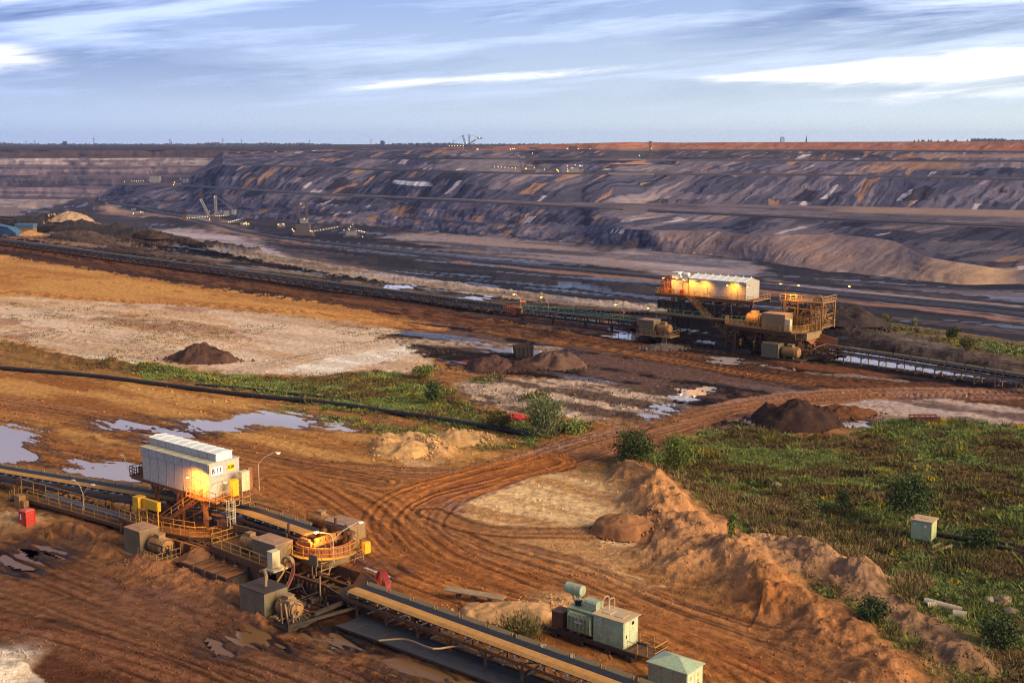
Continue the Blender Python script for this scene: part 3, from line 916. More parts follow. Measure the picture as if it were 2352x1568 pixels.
def depth_at_z(y, z):
 """forward distance Y where the ray through row y meets height z (centre column)"""
 v = -(y - 784) / FPX
 return (CAM_H - z) * (_cp + _sp * v) / -(-_sp + _cp * v)


def z_at_depth(y, D):
 v = -(y - 784) / FPX
 return CAM_H + D * (-_sp + _cp * v) / (_cp + _sp * v)


T0_y = tab([(-60, 452), (120, 457), (230, 462), (300, 474), (420, 490), (560, 505), (700, 517), (900, 526), (1100, 545), (1340, 560), (1420, 572), (1562, 586), (1723, 600), (1898, 628), (2100, 651), (2217, 661), (2331, 658), (2420, 668), (2800, 705)], xs)
T1_y = tab([(-60, 446), (120, 452), (230, 455), (300, 455), (420, 465), (560, 478), (700, 488), (900, 496), (1100, 512), (1300, 530), (1388, 527), (1462, 530), (1562, 528), (1663, 532), (1777, 543), (1898, 536), (2000, 545), (2066, 553), (2116, 588), (2261, 612), (2331, 652), (2420, 640), (2800, 660)], xs)
T1_z = tab([(-60, -105), (300, -92), (1300, -86), (1500, -82), (1900, -80), (2050, -80), (2116, -88), (2261, -95), (2331, -108), (2420, -108), (2800, -106)], xs)
F1_y = tab([(-60, 440), (230, 446), (285, 424), (430, 428), (700, 447), (1000, 461), (1300, 477), (1600, 492), (2000, 510), (2352, 524), (2800, 544)], xs)
F1_z = tab([(-60, -100), (230, -98), (285, -67), (2800, -67)], xs)
B1_y = tab([(-60, 437), (230, 443), (285, 421), (430, 424), (700, 441), (1000, 454), (1300, 464), (1600, 468), (1850, 471), (2352, 482), (2800, 492)], xs)
D0 = depth_at_z(T0_y, PIT_Z - 2)
D1 = np.maximum(depth_at_z(T1_y, T1_z), D0 + 25)
DF1 = np.maximum(depth_at_z(F1_y, F1_z), D0 + 15)
_k = sst(400, 520, xs) * (1 - sst(1340, 1520, xs))
DF1 = np.minimum(DF1, D0 + 105) * _k + DF1 * (1 - _k)
F1_z = z_at_depth(F1_y, DF1)
_w = sst(1330, 1420, xs) * (1 - sst(2215, 2420, xs))
_zl = PIT_Z - 2 + 0.42 * (F1_z - PIT_Z + 2)
_dl = D0 + 0.42 * (DF1 - D0)
D1 = D1 * _w + _dl * (1 - _w)
T1_z = T1_z * _w + _zl * (1 - _w)


def _sm(a, n=61):
 k = np.hanning(n + 2)[1:-1]
 k /= k.sum()
 return np.convolve(np.pad(a, n // 2, mode='edge'), k, 'valid')


T0_y = _sm(T0_y, 41)
D0 = depth_at_z(T0_y, PIT_Z - 2)
D1 = np.maximum(_sm(D1), D0 + 22)
T1_z = _sm(T1_z)
_q = (CAM_H - T1_z) / D1
T1_y = 784 - FPX * (_sp - _q * _cp) / (_cp + _q * _sp)
DB1 = np.maximum(depth_at_z(B1_y, F1_z), DF1 + 8)
F2_y = tab([(-60, 436), (230, 442), (400, 420), (511, 378), (680, 384), (790, 389), (958, 394), (1193, 400), (1580, 402), (1900, 404), (2352, 415), (2800, 424)], xs)
DF2 = DB1 + tab([(-60, 30), (230, 40), (511, 105), (2800, 105)], xs)
ZF2 = z_at_depth(F2_y, DF2)
B2_y = F2_y - tab([(-60, 1), (400, 2), (790, 3), (1193, 4.5), (2352, 6), (2800, 6)], xs)
DB2 = np.maximum(depth_at_z(B2_y, ZF2), DF2 + 20)
F3_y = tab([(-60, 436), (230, 440), (420, 415), (511, 366), (700, 364), (1010, 366), (1300, 367.5), (1480, 369), (1900, 371), (2352, 372), (2800, 374)], xs)
DF3 = DB2 + tab([(-60, 20), (230, 30), (511, 80), (2800, 80)], xs)
ZF3 = z_at_depth(F3_y, DF3)
B3_y = F3_y - 2.0
DB3 = np.clip(depth_at_z(B3_y, ZF3), DF3 + 30, DF3 + 220)
F4_y = tab([(-60, 435), (230, 438), (430, 412), (511, 356), (640, 356), (760, 352), (820, 347), (1010, 346), (1230, 346), (1700, 347), (2000, 348), (2352, 351), (2800, 353)], xs)
DF4 = DB3 + tab([(-60, 20), (230, 30), (511, 60), (2800, 60)], xs)
ZF4 = z_at_depth(F4_y, DF4)
B4_y = F4_y - 1.4
DB4 = DF4 + 120
F5_y = tab([(-60, 434), (230, 437), (440, 410), (511, 350), (640, 347), (760, 344), (880, 341), (1000, 340), (1120, 337), (1240, 332), (1330, 330), (1450, 326.5), (1560, 328), (1700, 327), (2000, 326), (2352, 324.3), (2800, 322.6)], xs)
DF5 = DB4 + 50
ZF5 = z_at_depth(F5_y, DF5)
LEVELS = [  # (y row, depth, rows up to the next line, kind of strip)
 (T0_y, D0, 70, 'spoil'), (T1_y, D1, 46, 'low'), (F1_y, DF1, 14, 'road'), (B1_y, DB1, 74, 'slope'), (F2_y, DF2, 8, 'road'),
 (B2_y, DB2, 46, 'slope2'), (F3_y, DF3, 5, 'road'), (B3_y, DB3, 34, 'slope3'), (F4_y, DF4, 5, 'road'), (z_at_depth, DB4, 26, 'top'),
 (F5_y, DF5, 0, 'end')]


def dump_colour(X, Y, h01, kind, seed):
 """layers tipped down the slope: bands that run along the fall line, cut off at irregular heights"""
 s = X * 0.72 - Y * 0.69
 c = X * 0.69 + Y * 0.72
 wv = (fbm(X * 0.004, Y * 0.004, 3, seed + 1) - 0.5) * 60
 w = s + wv + (fbm(X * 0.03, Y * 0.03, 3, seed + 8) - 0.5) * 14
 lay = fbm(w * 0.028, h01 * 0.9 + c * 0.002, 3, seed + 2)
 fine = fbm(w * 0.16, h01 * 2.2, 4, seed + 3)
 pick = fbm(w * 0.017 + 7, np.floor(h01 * 1.3 + 0.9 * lay) * 3.7 + w * 0.001, 2, seed + 4)
 pick2 = vnoise(w * 0.038 + 3, np.floor(h01 * 1.6 + 1.2 * lay) * 5.1, seed + 5)
 pal = np.array([(0.023, 0.025, 0.044), (0.062, 0.061, 0.094), (0.132, 0.114, 0.144), (0.235, 0.180, 0.185)], np.float32)  # palette shifted to blue, standing in for part of the distance haze
 u = np.clip((0.50 * pick + 0.22 * lay + 0.28 * fine - 0.27) * 6.4, 0, 2.999)
 i = np.floor(u).astype(int)
 f = sst(0.36, 0.64, u - i)[..., None]
 col = pal[i] * (1 - f) + pal[i + 1] * f
 o = sst(0.83, 0.86, pick2 + (fine - 0.5) * 0.35 + (vnoise(w * 0.006, h01 * 0 + 3, seed + 12) - 0.5) * 0.22)[..., None]
 col = col + (np.array((0.36, 0.185, 0.085), np.float32) - col) * o * 0.6
 d = sst(0.80, 0.86, vnoise(w * 0.020 + 31, np.floor(h01 * 2 + lay) * 2.3, seed + 6) + (fine - 0.5) * 0.25)[..., None]
 col = col + (np.array((0.022, 0.020, 0.028), np.float32) - col) * d * 0.9
 wh = sst(0.93, 0.95, vnoise(w * 0.035 + 61, np.floor(h01 * 2 + lay) * 1.3, seed + 7) + (fine - 0.5) * 0.2)[..., None]
 col = col + (np.array((0.48, 0.42, 0.44), np.float32) - col) * wh * 0.8
 fine2 = fbm(w * 0.5, h01 * 5, 3, seed + 9)
 col = col * (0.45 + 0.7 * fine[..., None] + 0.42 * fine2[..., None])
 return col, w, fine


def build_dump():
 rows_P, rows_C = [], []
 for li in range(len(LEVELS) - 1):
  y0, d0, nr, kind = LEVELS[li]
  d1 = LEVELS[li + 1][1]

  def pts(k):
   yk, dk = LEVELS[k][0], LEVELS[k][1]
   zk = ZF4 if callable(yk) else z_at_depth(yk, dk)
   ys = F4_y - 1.0 if callable(yk) else yk
   v = -(ys - 784) / FPX
   kx = (xs - 1176) / FPX / (_cp + _sp * v)
   return kx * dk, dk, zk
  xa, ya, za = pts(li)
  xb, yb, zb = pts(li + 1)
  for r in range(nr):
   t = r / nr
   tt = t
   if kind == 'road':
    tt = t
   X = (xa * (1 - tt) + xb * tt)
   Y = (ya * (1 - tt) + yb * tt)
   Z = (za * (1 - tt) + zb * tt)
   X = X.astype(np.float32)
   Y = Y.astype(np.float32)
   if kind == 'road':
    st = fbm(xs * 0.004, t * 3.0 + np.zeros(NXC), 3, 203 + li)
    q = sst(0.4, 0.6, st)[:, None]
    st = fbm(xs * 0.02 + 40 * t, t * 9.0 + np.zeros(NXC), 3, 213 + li)
    q = np.clip(q * 0.6 + 0.6 * sst(0.45, 0.6, st)[:, None] - 0.1, 0, 1)
    C = np.array((0.165, 0.130, 0.145), np.float32) * (1 - q) + np.array((0.066, 0.056, 0.070), np.float32) * q
    if li == 2:
     far = sst(1850, 2000, xs)[:, None] * sst(0.45, 0.6, t)
     C = C + (np.array((0.30, 0.20, 0.15), np.float32) - C) * far * 0.8
   else:
    h01 = np.full(NXC, t, np.float32) + 0.0
    C, w, fine = dump_colour(X, Y, h01 * (1.6 if kind in ('spoil', 'low') else 1.2) + li, kind, 300 + li * 10)
    bulge = math.sin(math.pi * t)
    dz = zb - za
    # cones and gullies of tipped earth
    cone = ridged(w * 0.013, h01 * 0.4 + li, 3, 400 + li)
    g2 = fbm(w * 0.08, h01 * 2 + li, 3, 420 + li) + 0.4 * (ridged(w * 0.055, h01 * 0.6 + li, 3, 440 + li) - 0.5)
    amp = np.clip(dz, 0, 40)
    push = ((cone - 0.5) * (0.6 if kind == 'spoil' else 0.55) + (g2 - 0.5) * 0.45) * amp * bulge
    X = X - 0.69 * push
    Y = Y - 0.60 * push
    ledge = (fbm(xs * 0.006, t * 2.2 + np.zeros(NXC), 3, 430 + li) - 0.5)
    Z = Z + ledge * amp * 0.15 * bulge
    if kind == 'spoil':
     m = sst(1480, 1560, xs) * (1 - sst(2250, 2420, xs))
     pinkish = np.array((0.25, 0.17, 0.15), np.float32) * (0.72 + 0.55 * fine[:, None])
     tanish = np.array((0.38, 0.245, 0.15), np.float32) * (0.78 + 0.4 * fine[:, None])
     k2 = sst(1950, 2260, xs + 120 * (fine - 0.5) - 60 * t)[:, None]
     C = C + ((pinkish * (1 - k2) + tanish * k2) - C) * (m * (0.72 + 0.2 * k2[:, 0]))[:, None]
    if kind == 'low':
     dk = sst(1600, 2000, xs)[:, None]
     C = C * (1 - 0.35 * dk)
    if kind == 'top':
     m = sst(880, 1240, xs + 200 * (fine - 0.5))[:, None]
     rust = np.array((0.32, 0.125, 0.06), np.float32) * (0.7 + 0.6 * fine[:, None])
     C = C + (rust - C) * m * 0.8
    if kind == 'slope3':
     m = sst(1230, 1330, xs) * (1 - sst(1900, 2200, xs))
     C = C + (np.array((0.055, 0.048, 0.055), np.float32) * (0.7 + .6 * fine[:, None]) - C) * (m * 0.75 * (fine < 0.62))[:, None]
     m = sst(2050, 2150, xs) * sst(0.3, 0.4, t) * (1 - sst(0.75, 0.85, t))
     C = C + (np.array((0.34, 0.20, 0.13), np.float32) - C) * (m * 0.6)[:, None]
    if kind == 'slope':
     m = sst(925, 940, xs + 40 * t) * (1 - sst(1005, 1025, xs + 40 * t)) * sst(0.42, 0.46, t) * (1 - sst(0.58, 0.62, t))
     C = C + (np.array((0.62, 0.58, 0.60), np.float32) - C) * (m * 0.9)[:, None]
    if kind == 'slope2':
     m = sst(1980, 2060, xs + 100 * (fine - .5)) * (1 - sst(2170, 2260, xs))
     C = C + (np.array((0.38, 0.22, 0.13), np.float32) - C) * (m * 0.55 * sst(0.25, 0.6, t))[:, None]
     m = sst(1040, 1120, xs + 60 * t) * (1 - sst(1230, 1270, xs + 60 * t))
     C = C + (np.array((0.19, 0.16, 0.175), np.float32) * (0.8 + 0.4 * fine[:, None]) - C) * (m * 0.85)[:, None]
   rows_P.append(np.stack([X, Y, Z], -1))
   rows_C.append(C.astype(np.float32))
 # last line and the plain behind it
 v = -(F5_y - 784) / FPX
 kx = (xs - 1176) / FPX / (_cp + _sp * v)
 base = np.stack([kx * DF5, DF5, ZF5], -1)
 fld = np.array((0.16, 0.085, 0.055), np.float32)
 for k, (add, zz) in enumerate(((0, None), (60, None), (400, 0.4), (1200, 0.9), (3000, 1.0))):
  P = base.copy()
  f = (DF5 + add) / DF5
  P[:, 0] *= f
  P[:, 1] *= f
  if zz is not None:
   P[:, 2] = P[:, 2] * (1 - zz) + np.minimum(P[:, 2], 8) * zz
  rows_P.append(P)
  nz = fbm(xs * 0.01, xs * 0 + k, 3, 501)[:, None]
  rows_C.append((fld * (0.7 + 0.6 * nz)).astype(np.float32))
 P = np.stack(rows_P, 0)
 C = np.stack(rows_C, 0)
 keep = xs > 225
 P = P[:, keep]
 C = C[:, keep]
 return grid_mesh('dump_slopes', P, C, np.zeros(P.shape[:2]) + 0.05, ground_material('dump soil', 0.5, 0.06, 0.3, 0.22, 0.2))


dump = build_dump()


def build_headwall():
 hx = np.linspace(-420, 1150, 700)
 L = [(458, 3270, 'a'), (452, 3300, 'dark'), (430, 3345, 'pink'), (427, 3385, 'road'), (405, 3430, 'dark'), (402, 3465, 'road'), (384, 3500, 'pink'), (381, 3540, 'road'), (363, 3580, 'white'), (360, 3640, 'road'), (345, 3690, 'brown'), (343, 3800, 'field'), (339, 5000, 'field'), (335.2, 8000, 'field'), (334.3, 8700, 'field')]
 rowsP, rowsC = [], []
 wob = (fbm(hx * 0.008, hx * 0 + 2, 4, 601) - 0.5)
 for i in range(len(L) - 1):
  ya, da, _ = L[i]
  yb, db, kind = L[i + 1]
  nr = 14 if kind in ('dark', 'pink', 'white', 'brown') else 3
  for r in range(nr):
   t = r / nr
   za = z_at_depth(ya, da)
   zb = z_at_depth(yb, db)
   D = da * (1 - t) + db * t
   Z = za * (1 - t) + zb * t
   D = D + wob * 60 * (1 if i < 10 else 0.0) + (fbm(hx * 0.05, hx * 0 + i + t, 3, 603) - 0.5) * 26 * (1 if i < 10 else 0)
   v = -(((ya * (1 - t) + yb * t)) - 784) / FPX
   X = (hx - 1176) / FPX / (_cp + _sp * v) * D
   lay = fbm(hx * 0.004, Z * 0.16 + hx * 0.0008, 4, 605)
   spot = fbm(hx * 0.03, Z * 0.05 + hx * 0, 4, 607)
   q = sst(0.42, 0.6, lay * 0.65 + spot * 0.35)[:, None]
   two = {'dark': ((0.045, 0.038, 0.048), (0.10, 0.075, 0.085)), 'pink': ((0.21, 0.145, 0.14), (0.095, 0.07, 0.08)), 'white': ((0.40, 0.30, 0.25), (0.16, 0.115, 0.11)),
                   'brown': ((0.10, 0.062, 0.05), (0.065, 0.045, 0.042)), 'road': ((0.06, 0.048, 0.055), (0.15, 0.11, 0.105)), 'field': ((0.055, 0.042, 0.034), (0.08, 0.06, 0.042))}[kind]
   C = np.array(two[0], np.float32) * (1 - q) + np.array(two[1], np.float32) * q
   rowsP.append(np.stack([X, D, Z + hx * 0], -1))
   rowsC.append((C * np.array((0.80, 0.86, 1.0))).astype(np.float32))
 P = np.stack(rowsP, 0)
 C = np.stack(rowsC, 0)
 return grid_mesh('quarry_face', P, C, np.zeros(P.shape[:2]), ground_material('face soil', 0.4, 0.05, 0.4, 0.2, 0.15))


headwall = build_headwall()


def build_plain():
 """wide plain outside the pit, lying just below the eye line"""
 ang = np.linspace(R(-34), R(34), 200)[None, :]
 r = np.array([5200, 6000, 7000, 8500, 10500, 12500.0])[:, None]
 X = r * np.sin(ang)
 Y = r * np.cos(ang)
 Z = np.full(X.shape, 5.0)
 nz = fbm(X * 0.002, Y * 0.002, 3, 701)[..., None]
 C = np.array((0.075, 0.065, 0.045), np.float32) * (0.7 + 0.6 * nz)
 return grid_mesh('plain', np.stack([X, Y, Z], -1), C, np.zeros(X.shape), ground_material('plain soil', 0.2, 0.02, 0.5, 0.2, 0.1))


plain = build_plain()
# ------------------------------------------------------------------ object kit
def mat(name, col, rough=0.7, metal=0.0, dirt=(0.16, 0.08, 0.04), dirt_amt=0.35, scale=0.6, streak=True, spec=0.4, bump=0.15):
 """painted or raw surface with dust, rust streaks and uneven gloss"""
 m = bpy.data.materials.new(name)
 m.use_nodes = True
 t = NT(m.node_tree)
 b = t.n['Principled BSDF']
 tc = t.node('ShaderNodeTexCoord')
 v = tc.outputs['Object']
 n1 = t.noise(v, scale, 6, 0.62)
 vs = t.mapping(v, (2.2 * scale, 2.2 * scale, 0.25 * scale)) if streak else v
 n2 = t.noise(vs, 1.7, 5, 0.6)
 f = t.rng(t.math('ADD', t.math('MULTIPLY', n1, 0.5), t.math('MULTIPLY', n2, 0.5)), 0.40, 0.66)
 f = t.math('MULTIPLY', f, dirt_amt * 1.6, True)
 c = t.mix(f, col, dirt)
 n3 = t.noise(v, scale * 7, 3, 0.6)
 c = t.mix(1.0, c, t.rng(n3, 0.3, 0.7, 0.82, 1.14), 'MULTIPLY')
 t.l.new(c, b.inputs['Base Color'])
 t.put(b.inputs['Roughness'], t.rng(n1, 0.3, 0.7, max(rough - 0.12, 0.05), min(rough + 0.15, 1)))
 b.inputs['Metallic'].default_value = metal
 b.inputs['Specular IOR Level'].default_value = spec
 if bump:
  bp = t.node('ShaderNodeBump')
  bp.inputs['Strength'].default_value = bump
  bp.inputs['Distance'].default_value = 0.05
  t.l.new(n3, bp.inputs['Height'])
  t.l.new(bp.outputs[0], b.inputs['Normal'])
 return m


def glow(name, col, strength):
 m = bpy.data.materials.new(name)
 m.use_nodes = True
 b = m.node_tree.nodes['Principled BSDF']
 b.inputs['Base Color'].default_value = tuple(col) + (1,)
 b.inputs['Emission Color'].default_value = tuple(col) + (1,)
 b.inputs['Emission Strength'].default_value = strength
 return m


M = {
 'white': mat('white panel', (0.46, 0.43, 0.37), 0.5, 0, (0.42, 0.30, 0.19), 0.16, 0.5),
 'roofwhite': mat('white roof sheet', (0.80, 0.80, 0.74), 0.45, 0, (0.5, 0.46, 0.36), 0.25, 0.6, False),
 'roofgrey': mat('dusty roof sheet', (0.50, 0.47, 0.34), 0.6, 0, (0.30, 0.24, 0.14), 0.4, 0.6, False),
 'panelgrey': mat('grey louvre panel', (0.38, 0.375, 0.35), 0.55, 0, (0.28, 0.22, 0.16), 0.25, 0.6),
 'rust': mat('rusty brown steel', (0.095, 0.042, 0.020), 0.75, 0, (0.21, 0.092, 0.036), 0.45, 0.8),
 'rustorange': mat('orange primer steel', (0.34, 0.12, 0.04), 0.7, 0, (0.16, 0.07, 0.035), 0.45, 0.8),
 'dark': mat('dark greasy steel', (0.028, 0.022, 0.019), 0.6, 0, (0.10, 0.05, 0.026), 0.35, 0.8),
 'beige': mat('dusty beige paint', (0.29, 0.185, 0.085), 0.65, 0, (0.24, 0.12, 0.06), 0.35, 0.7),
 'cream': mat('cream cabinet paint', (0.66, 0.54, 0.32), 0.55, 0, (0.35, 0.2, 0.1), 0.22, 0.7),
 'greybox': mat('dusty grey-green paint', (0.175, 0.145, 0.085), 0.65, 0, (0.15, 0.078, 0.036), 0.5, 0.6),
 'boxtop': mat('dusty box roof', (0.33, 0.205, 0.125), 0.75, 0, (0.22, 0.115, 0.058), 0.45, 0.8, False),
 'orangemotor': mat('ochre motor paint', (0.36, 0.185, 0.055), 0.6, 0, (0.17, 0.08, 0.035), 0.5, 0.8),
 'yellow': mat('yellow cabinet paint', (0.80, 0.43, 0.02), 0.5, 0, (0.42, 0.2, 0.04), 0.25, 0.7),
 'rail': mat('yellow ochre railing paint', (0.50, 0.265, 0.05), 0.55, 0, (0.28, 0.14, 0.05), 0.35, 0.9),
 'railpale': mat('pale railing paint', (0.62, 0.54, 0.38), 0.5, 0, (0.4, 0.26, 0.14), 0.3, 0.9),
 'railgreen': mat('green railing paint', (0.12, 0.34, 0.20), 0.5, 0, (0.16, 0.12, 0.08), 0.3, 0.9),
 'belt': mat('black rubber belt', (0.022, 0.025, 0.033), 0.45, 0, (0.05, 0.04, 0.035), 0.3, 0.5, False, 0.5),
 'sand': mat('ochre sand load', (0.50, 0.265, 0.085), 0.95, 0, (0.36, 0.17, 0.05), 0.5, 0.9, False, 0.1, 0.5),
 'coal': mat('black lignite load', (0.018, 0.016, 0.016), 0.8, 0, (0.05, 0.035, 0.03), 0.3, 0.9, False, 0.3, 0.5),
 'plate': mat('khaki cover plate', (0.24, 0.175, 0.08), 0.65, 0, (0.15, 0.085, 0.04), 0.4, 0.8),
 'galv': mat('galvanised steel', (0.55, 0.55, 0.56), 0.35, 0.6, (0.3, 0.25, 0.2), 0.3, 0.8),
 'green': mat('pale green transformer paint', (0.33, 0.42, 0.26), 0.5, 0, (0.25, 0.17, 0.085), 0.42, 0.6),
 'greenroof': mat('pale green roof sheet', (0.33, 0.44, 0.28), 0.55, 0, (0.42, 0.36, 0.22), 0.4, 0.6, False),
 'sandroof': mat('dusty cabinet roof', (0.50, 0.37, 0.21), 0.75, 0, (0.4, 0.25, 0.13), 0.4, 0.8, False),
 'red': mat('red cabin paint', (0.50, 0.035, 0.025), 0.5, 0, (0.25, 0.05, 0.03), 0.3, 0.6),
 'redcable': mat('red cable sheath', (0.35, 0.03, 0.03), 0.5, 0, (0.2, 0.05, 0.03), 0.3, 0.8),
 'signwhite': mat('white sign plate', (0.85, 0.85, 0.85), 0.4, 0, (0.6, 0.5, 0.4), 0.08, 0.8),
 'signyellow': mat('yellow sign plate', (0.86, 0.62, 0.01), 0.4, 0, (0.6, 0.4, 0.1), 0.08, 0.8),
 'ink': mat('black lettering', (0.012, 0.012, 0.014), 0.5, 0, (0.03, 0.03, 0.03), 0.1, 0.8, False, 0.3, 0),
 'pipe': mat('black plastic pipe', (0.010, 0.010, 0.012), 0.5, 0, (0.05, 0.035, 0.024), 0.3, 0.5, False),
 'wood': mat('weathered timber', (0.34, 0.235, 0.13), 0.85, 0, (0.16, 0.09, 0.045), 0.4, 0.9, False),
 'concrete': mat('weathered concrete', (0.42, 0.36, 0.27), 0.9, 0, (0.25, 0.17, 0.1), 0.35, 0.6, False),
 'steelblue': mat('blue painted steel', (0.04, 0.12, 0.24), 0.5, 0, (0.1, 0.09, 0.09), 0.3, 0.4, False),
 'farsteel': mat('pale far steel', (0.22, 0.215, 0.215), 0.6, 0, (0.25, 0.2, 0.17), 0.3, 0.1),
 'fardark': mat('dark far steel', (0.075, 0.065, 0.065), 0.6, 0, (0.14, 0.09, 0.07), 0.3, 0.1),
 'mudtop': mat('caked orange mud', (0.30, 0.135, 0.055), 0.95, 0, (0.2, 0.085, 0.04), 0.5, 1.2, False, 0.1, 0.6),
}
GLOW_ORANGE = glow('sodium lamp glass', (1.0, 0.42, 0.06), 14)
GLOW_WARM = glow('warm lamp glass', (1.0, 0.72, 0.32), 22)
GLOW_FAR = glow('far lamp glass', (1.0, 0.72, 0.36), 8)
GLOW_FARO = glow('far sodium glass', (1.0, 0.36, 0.07), 12)


class MB:
 """collects simple solids into one mesh; coordinates are relative to an origin"""
 def __init__(self, origin=(0, 0, 0)):
  self.v, self.f = [], []
  self.o = Vector(origin)

 def add(self, vs, fs):
  k = len(self.v)
  self.v += [tuple(Vector(p) - self.o) for p in vs]
  self.f += [tuple(i + k for i in f) for f in fs]
  return self

 def box(self, x0, x1, y0, y1, z0, z1):
  self.add([(x0, y0, z0), (x1, y0, z0), (x1, y1, z0), (x0, y1, z0), (x0, y0, z1), (x1, y0, z1), (x1, y1, z1), (x0, y1, z1)],
                 [(0, 3, 2, 1), (4, 5, 6, 7), (0, 1, 5, 4), (1, 2, 6, 5), (2, 3, 7, 6), (3, 0, 4, 7)])
  return self

 def frame_of(self, a, b):
  d = (Vector(b) - Vector(a))
  if d.length < 1e-6:
   d = Vector((0, 0, 1))
  d.normalize()
  up = Vector((0, 0, 1)) if abs(d.z) < 0.95 else Vector((1, 0, 0))
  s = d.cross(up).normalized()
  return s, s.cross(d).normalized()

 def beam(self, a, b, w, h=None):
  """rectangular bar from a to b"""
  h = h or w
  a, b = Vector(a), Vector(b)
  s, u = self.frame_of(a, b)
  s, u = s * w / 2, u * h / 2
  vs = [a - s - u, a + s - u, a + s + u, a - s + u, b - s - u, b + s - u, b + s + u, b - s + u]
  self.add(vs, [(0, 1, 2, 3), (7, 6, 5, 4), (0, 4, 5, 1), (1, 5, 6, 2), (2, 6, 7, 3), (3, 7, 4, 0)])
  return self

 def tube(self, pts, r, n=6, caps=True):
  pts = [Vector(p) for p in pts]
  rings = []
  for i, p in enumerate(pts):
   a = pts[max(i - 1, 0)]
   b = pts[min(i + 1, len(pts) - 1)]
   s, u = self.frame_of(a, b)
   rr = r[i] if isinstance(r, (list, tuple)) else r
   rings.append([p + s * math.cos(k * 2 * math.pi / n) * rr + u * math.sin(k * 2 * math.pi / n) * rr for k in range(n)])
  vs = [q for ring in rings for q in ring]
  fs = []
  for i in range(len(rings) - 1):
   for k in range(n):
    fs.append((i * n + k, i * n + (k + 1) % n, (i + 1) * n + (k + 1) % n, (i + 1) * n + k))
  if caps:
   fs.append(tuple(range(n))[::-1])
   fs.append(tuple(range((len(rings) - 1) * n, len(rings) * n)))
  self.add(vs, fs)
  return self

 def lathe(self, c, prof, n=24, axis='z', a0=0.0, a1=2 * math.pi):
  """profile of (radius, height) turned round an axis through c"""
  c = Vector(c)
  full = abs(a1 - a0 - 2 * math.pi) < 1e-6
  m = n if full else n + 1
  vs = []
  for r, h in prof:
   for k in range(m):
    a = a0 + (a1 - a0) * k / n
    p = (r * math.cos(a), r * math.sin(a), h)
    if axis == 'x':
     p = (h, r * math.cos(a), r * math.sin(a))
    elif axis == 'y':
     p = (r * math.cos(a), h, r * math.sin(a))
    vs.append(c + Vector(p))
  fs = []
  for i in range(len(prof) - 1):
   for k in range(n):
    k2 = (k + 1) % m
    fs.append((i * m + k, i * m + k2, (i + 1) * m + k2, (i + 1) * m + k))
  self.add(vs, fs)
  return self

 def prism(self, pts, z0, z1):
  n = len(pts)
  self.add([(p[0], p[1], z0) for p in pts] + [(p[0], p[1], z1) for p in pts],
                 [tuple(range(n))[::-1], tuple(range(n, 2 * n))] + [(i, (i + 1) % n, (i + 1) % n + n, i + n) for i in range(n)])
  return self

 def sweep(self, path, prof, closed=True):
  """profile of (side, up) offsets swept along a path in plan; side is to the left of travel"""
  pts = [Vector(p) for p in path]
  n = len(prof)
  vs = []
  for i, p in enumerate(pts):
   d = pts[min(i + 1, len(pts) - 1)] - pts[max(i - 1, 0)]
   s = Vector((-d.y, d.x, 0)).normalized()
   for a, u in prof:
    vs.append(p + s * a + Vector((0, 0, u)))
  fs = []
  for i in range(len(pts) - 1):
   for k in range(n if closed else n - 1):
    k2 = (k + 1) % n
    fs.append((i * n + k, i * n + k2, (i + 1) * n + k2, (i + 1) * n + k))
  if closed:
   fs.append(tuple(range(n))[::-1])
   fs.append(tuple(range((len(pts) - 1) * n, len(pts) * n)))
  self.add(vs, fs)
  return self

 def railing(self, pts, h=1.05, step=1.6, r=0.03, mid=1):
  pts = [Vector(p) for p in pts]
  for a, b in zip(pts[:-1], pts[1:]):
   L = (b - a).length
   k = max(1, round(L / step))
   for i in range(k + 1):
    p = a.lerp(b, i / k)
    self.beam(p, p + Vector((0, 0, h)), r * 1.8)
   self.beam(a + Vector((0, 0, h)), b + Vector((0, 0, h)), r * 2)
   for m_ in range(mid):
    z = h * (m_ + 1) / (mid + 1)
    self.beam(a + Vector((0, 0, z)), b + Vector((0, 0, z)), r * 1.5)
   self.beam(a + Vector((0, 0, 0.06)), b + Vector((0, 0, 0.06)), r * 0.8, 0.12)
  return self

 def build(self, name, material, parent=None, smooth=False, loc=None, rotz=None):
  me = bpy.data.meshes.new(name)
  me.from_pydata(self.v, [], self.f)
  me.update()
  bm = bmesh.new()
  bm.from_mesh(me)
  bmesh.ops.recalc_face_normals(bm, faces=bm.faces[:])
  bm.to_mesh(me)
  bm.free()
  if smooth:
   for p in me.polygons:
    p.use_smooth = True
   try:
    me.set_sharp_from_angle(angle=R(40))
   except Exception:
    pass
  me.materials.append(M[material] if isinstance(material, str) else material)
  o = bpy.data.objects.new(name, me)
  COL.objects.link(o)
  if parent is not None:
   o.parent = parent
  if loc is not None:
   o.location = loc
  if rotz is not None:
   o.rotation_euler = (0, 0, rotz)
  return o


def tag(o, label=None, cat=None, group=None, kind=None):
 if label:
  o['label'] = label
 if cat:
  o['category'] = cat
 if group:
  o['group'] = group
 if kind:
  o['kind'] = kind
 return o


def thing(name, label, cat, loc, rotz=0.0, group=None):
 o = bpy.data.objects.new(name, None)
 o.empty_display_size = 0.5
 COL.objects.link(o)
 o.location = loc
 o.rotation_euler = (0, 0, rotz)
 return tag(o, label, cat, group)


def copy_tree(o, parent=None):
 c = o.copy()
 COL.objects.link(c)
 c.parent = parent
 for ch in [x for x in bpy.data.objects if x.parent == o]:
  copy_tree(ch, c)
 return c


ROT = R(-39.5)


def loc_of(s, t, z=0.0):
 p = AX * s + BX * t
 return Vector((p.x, p.y, z))


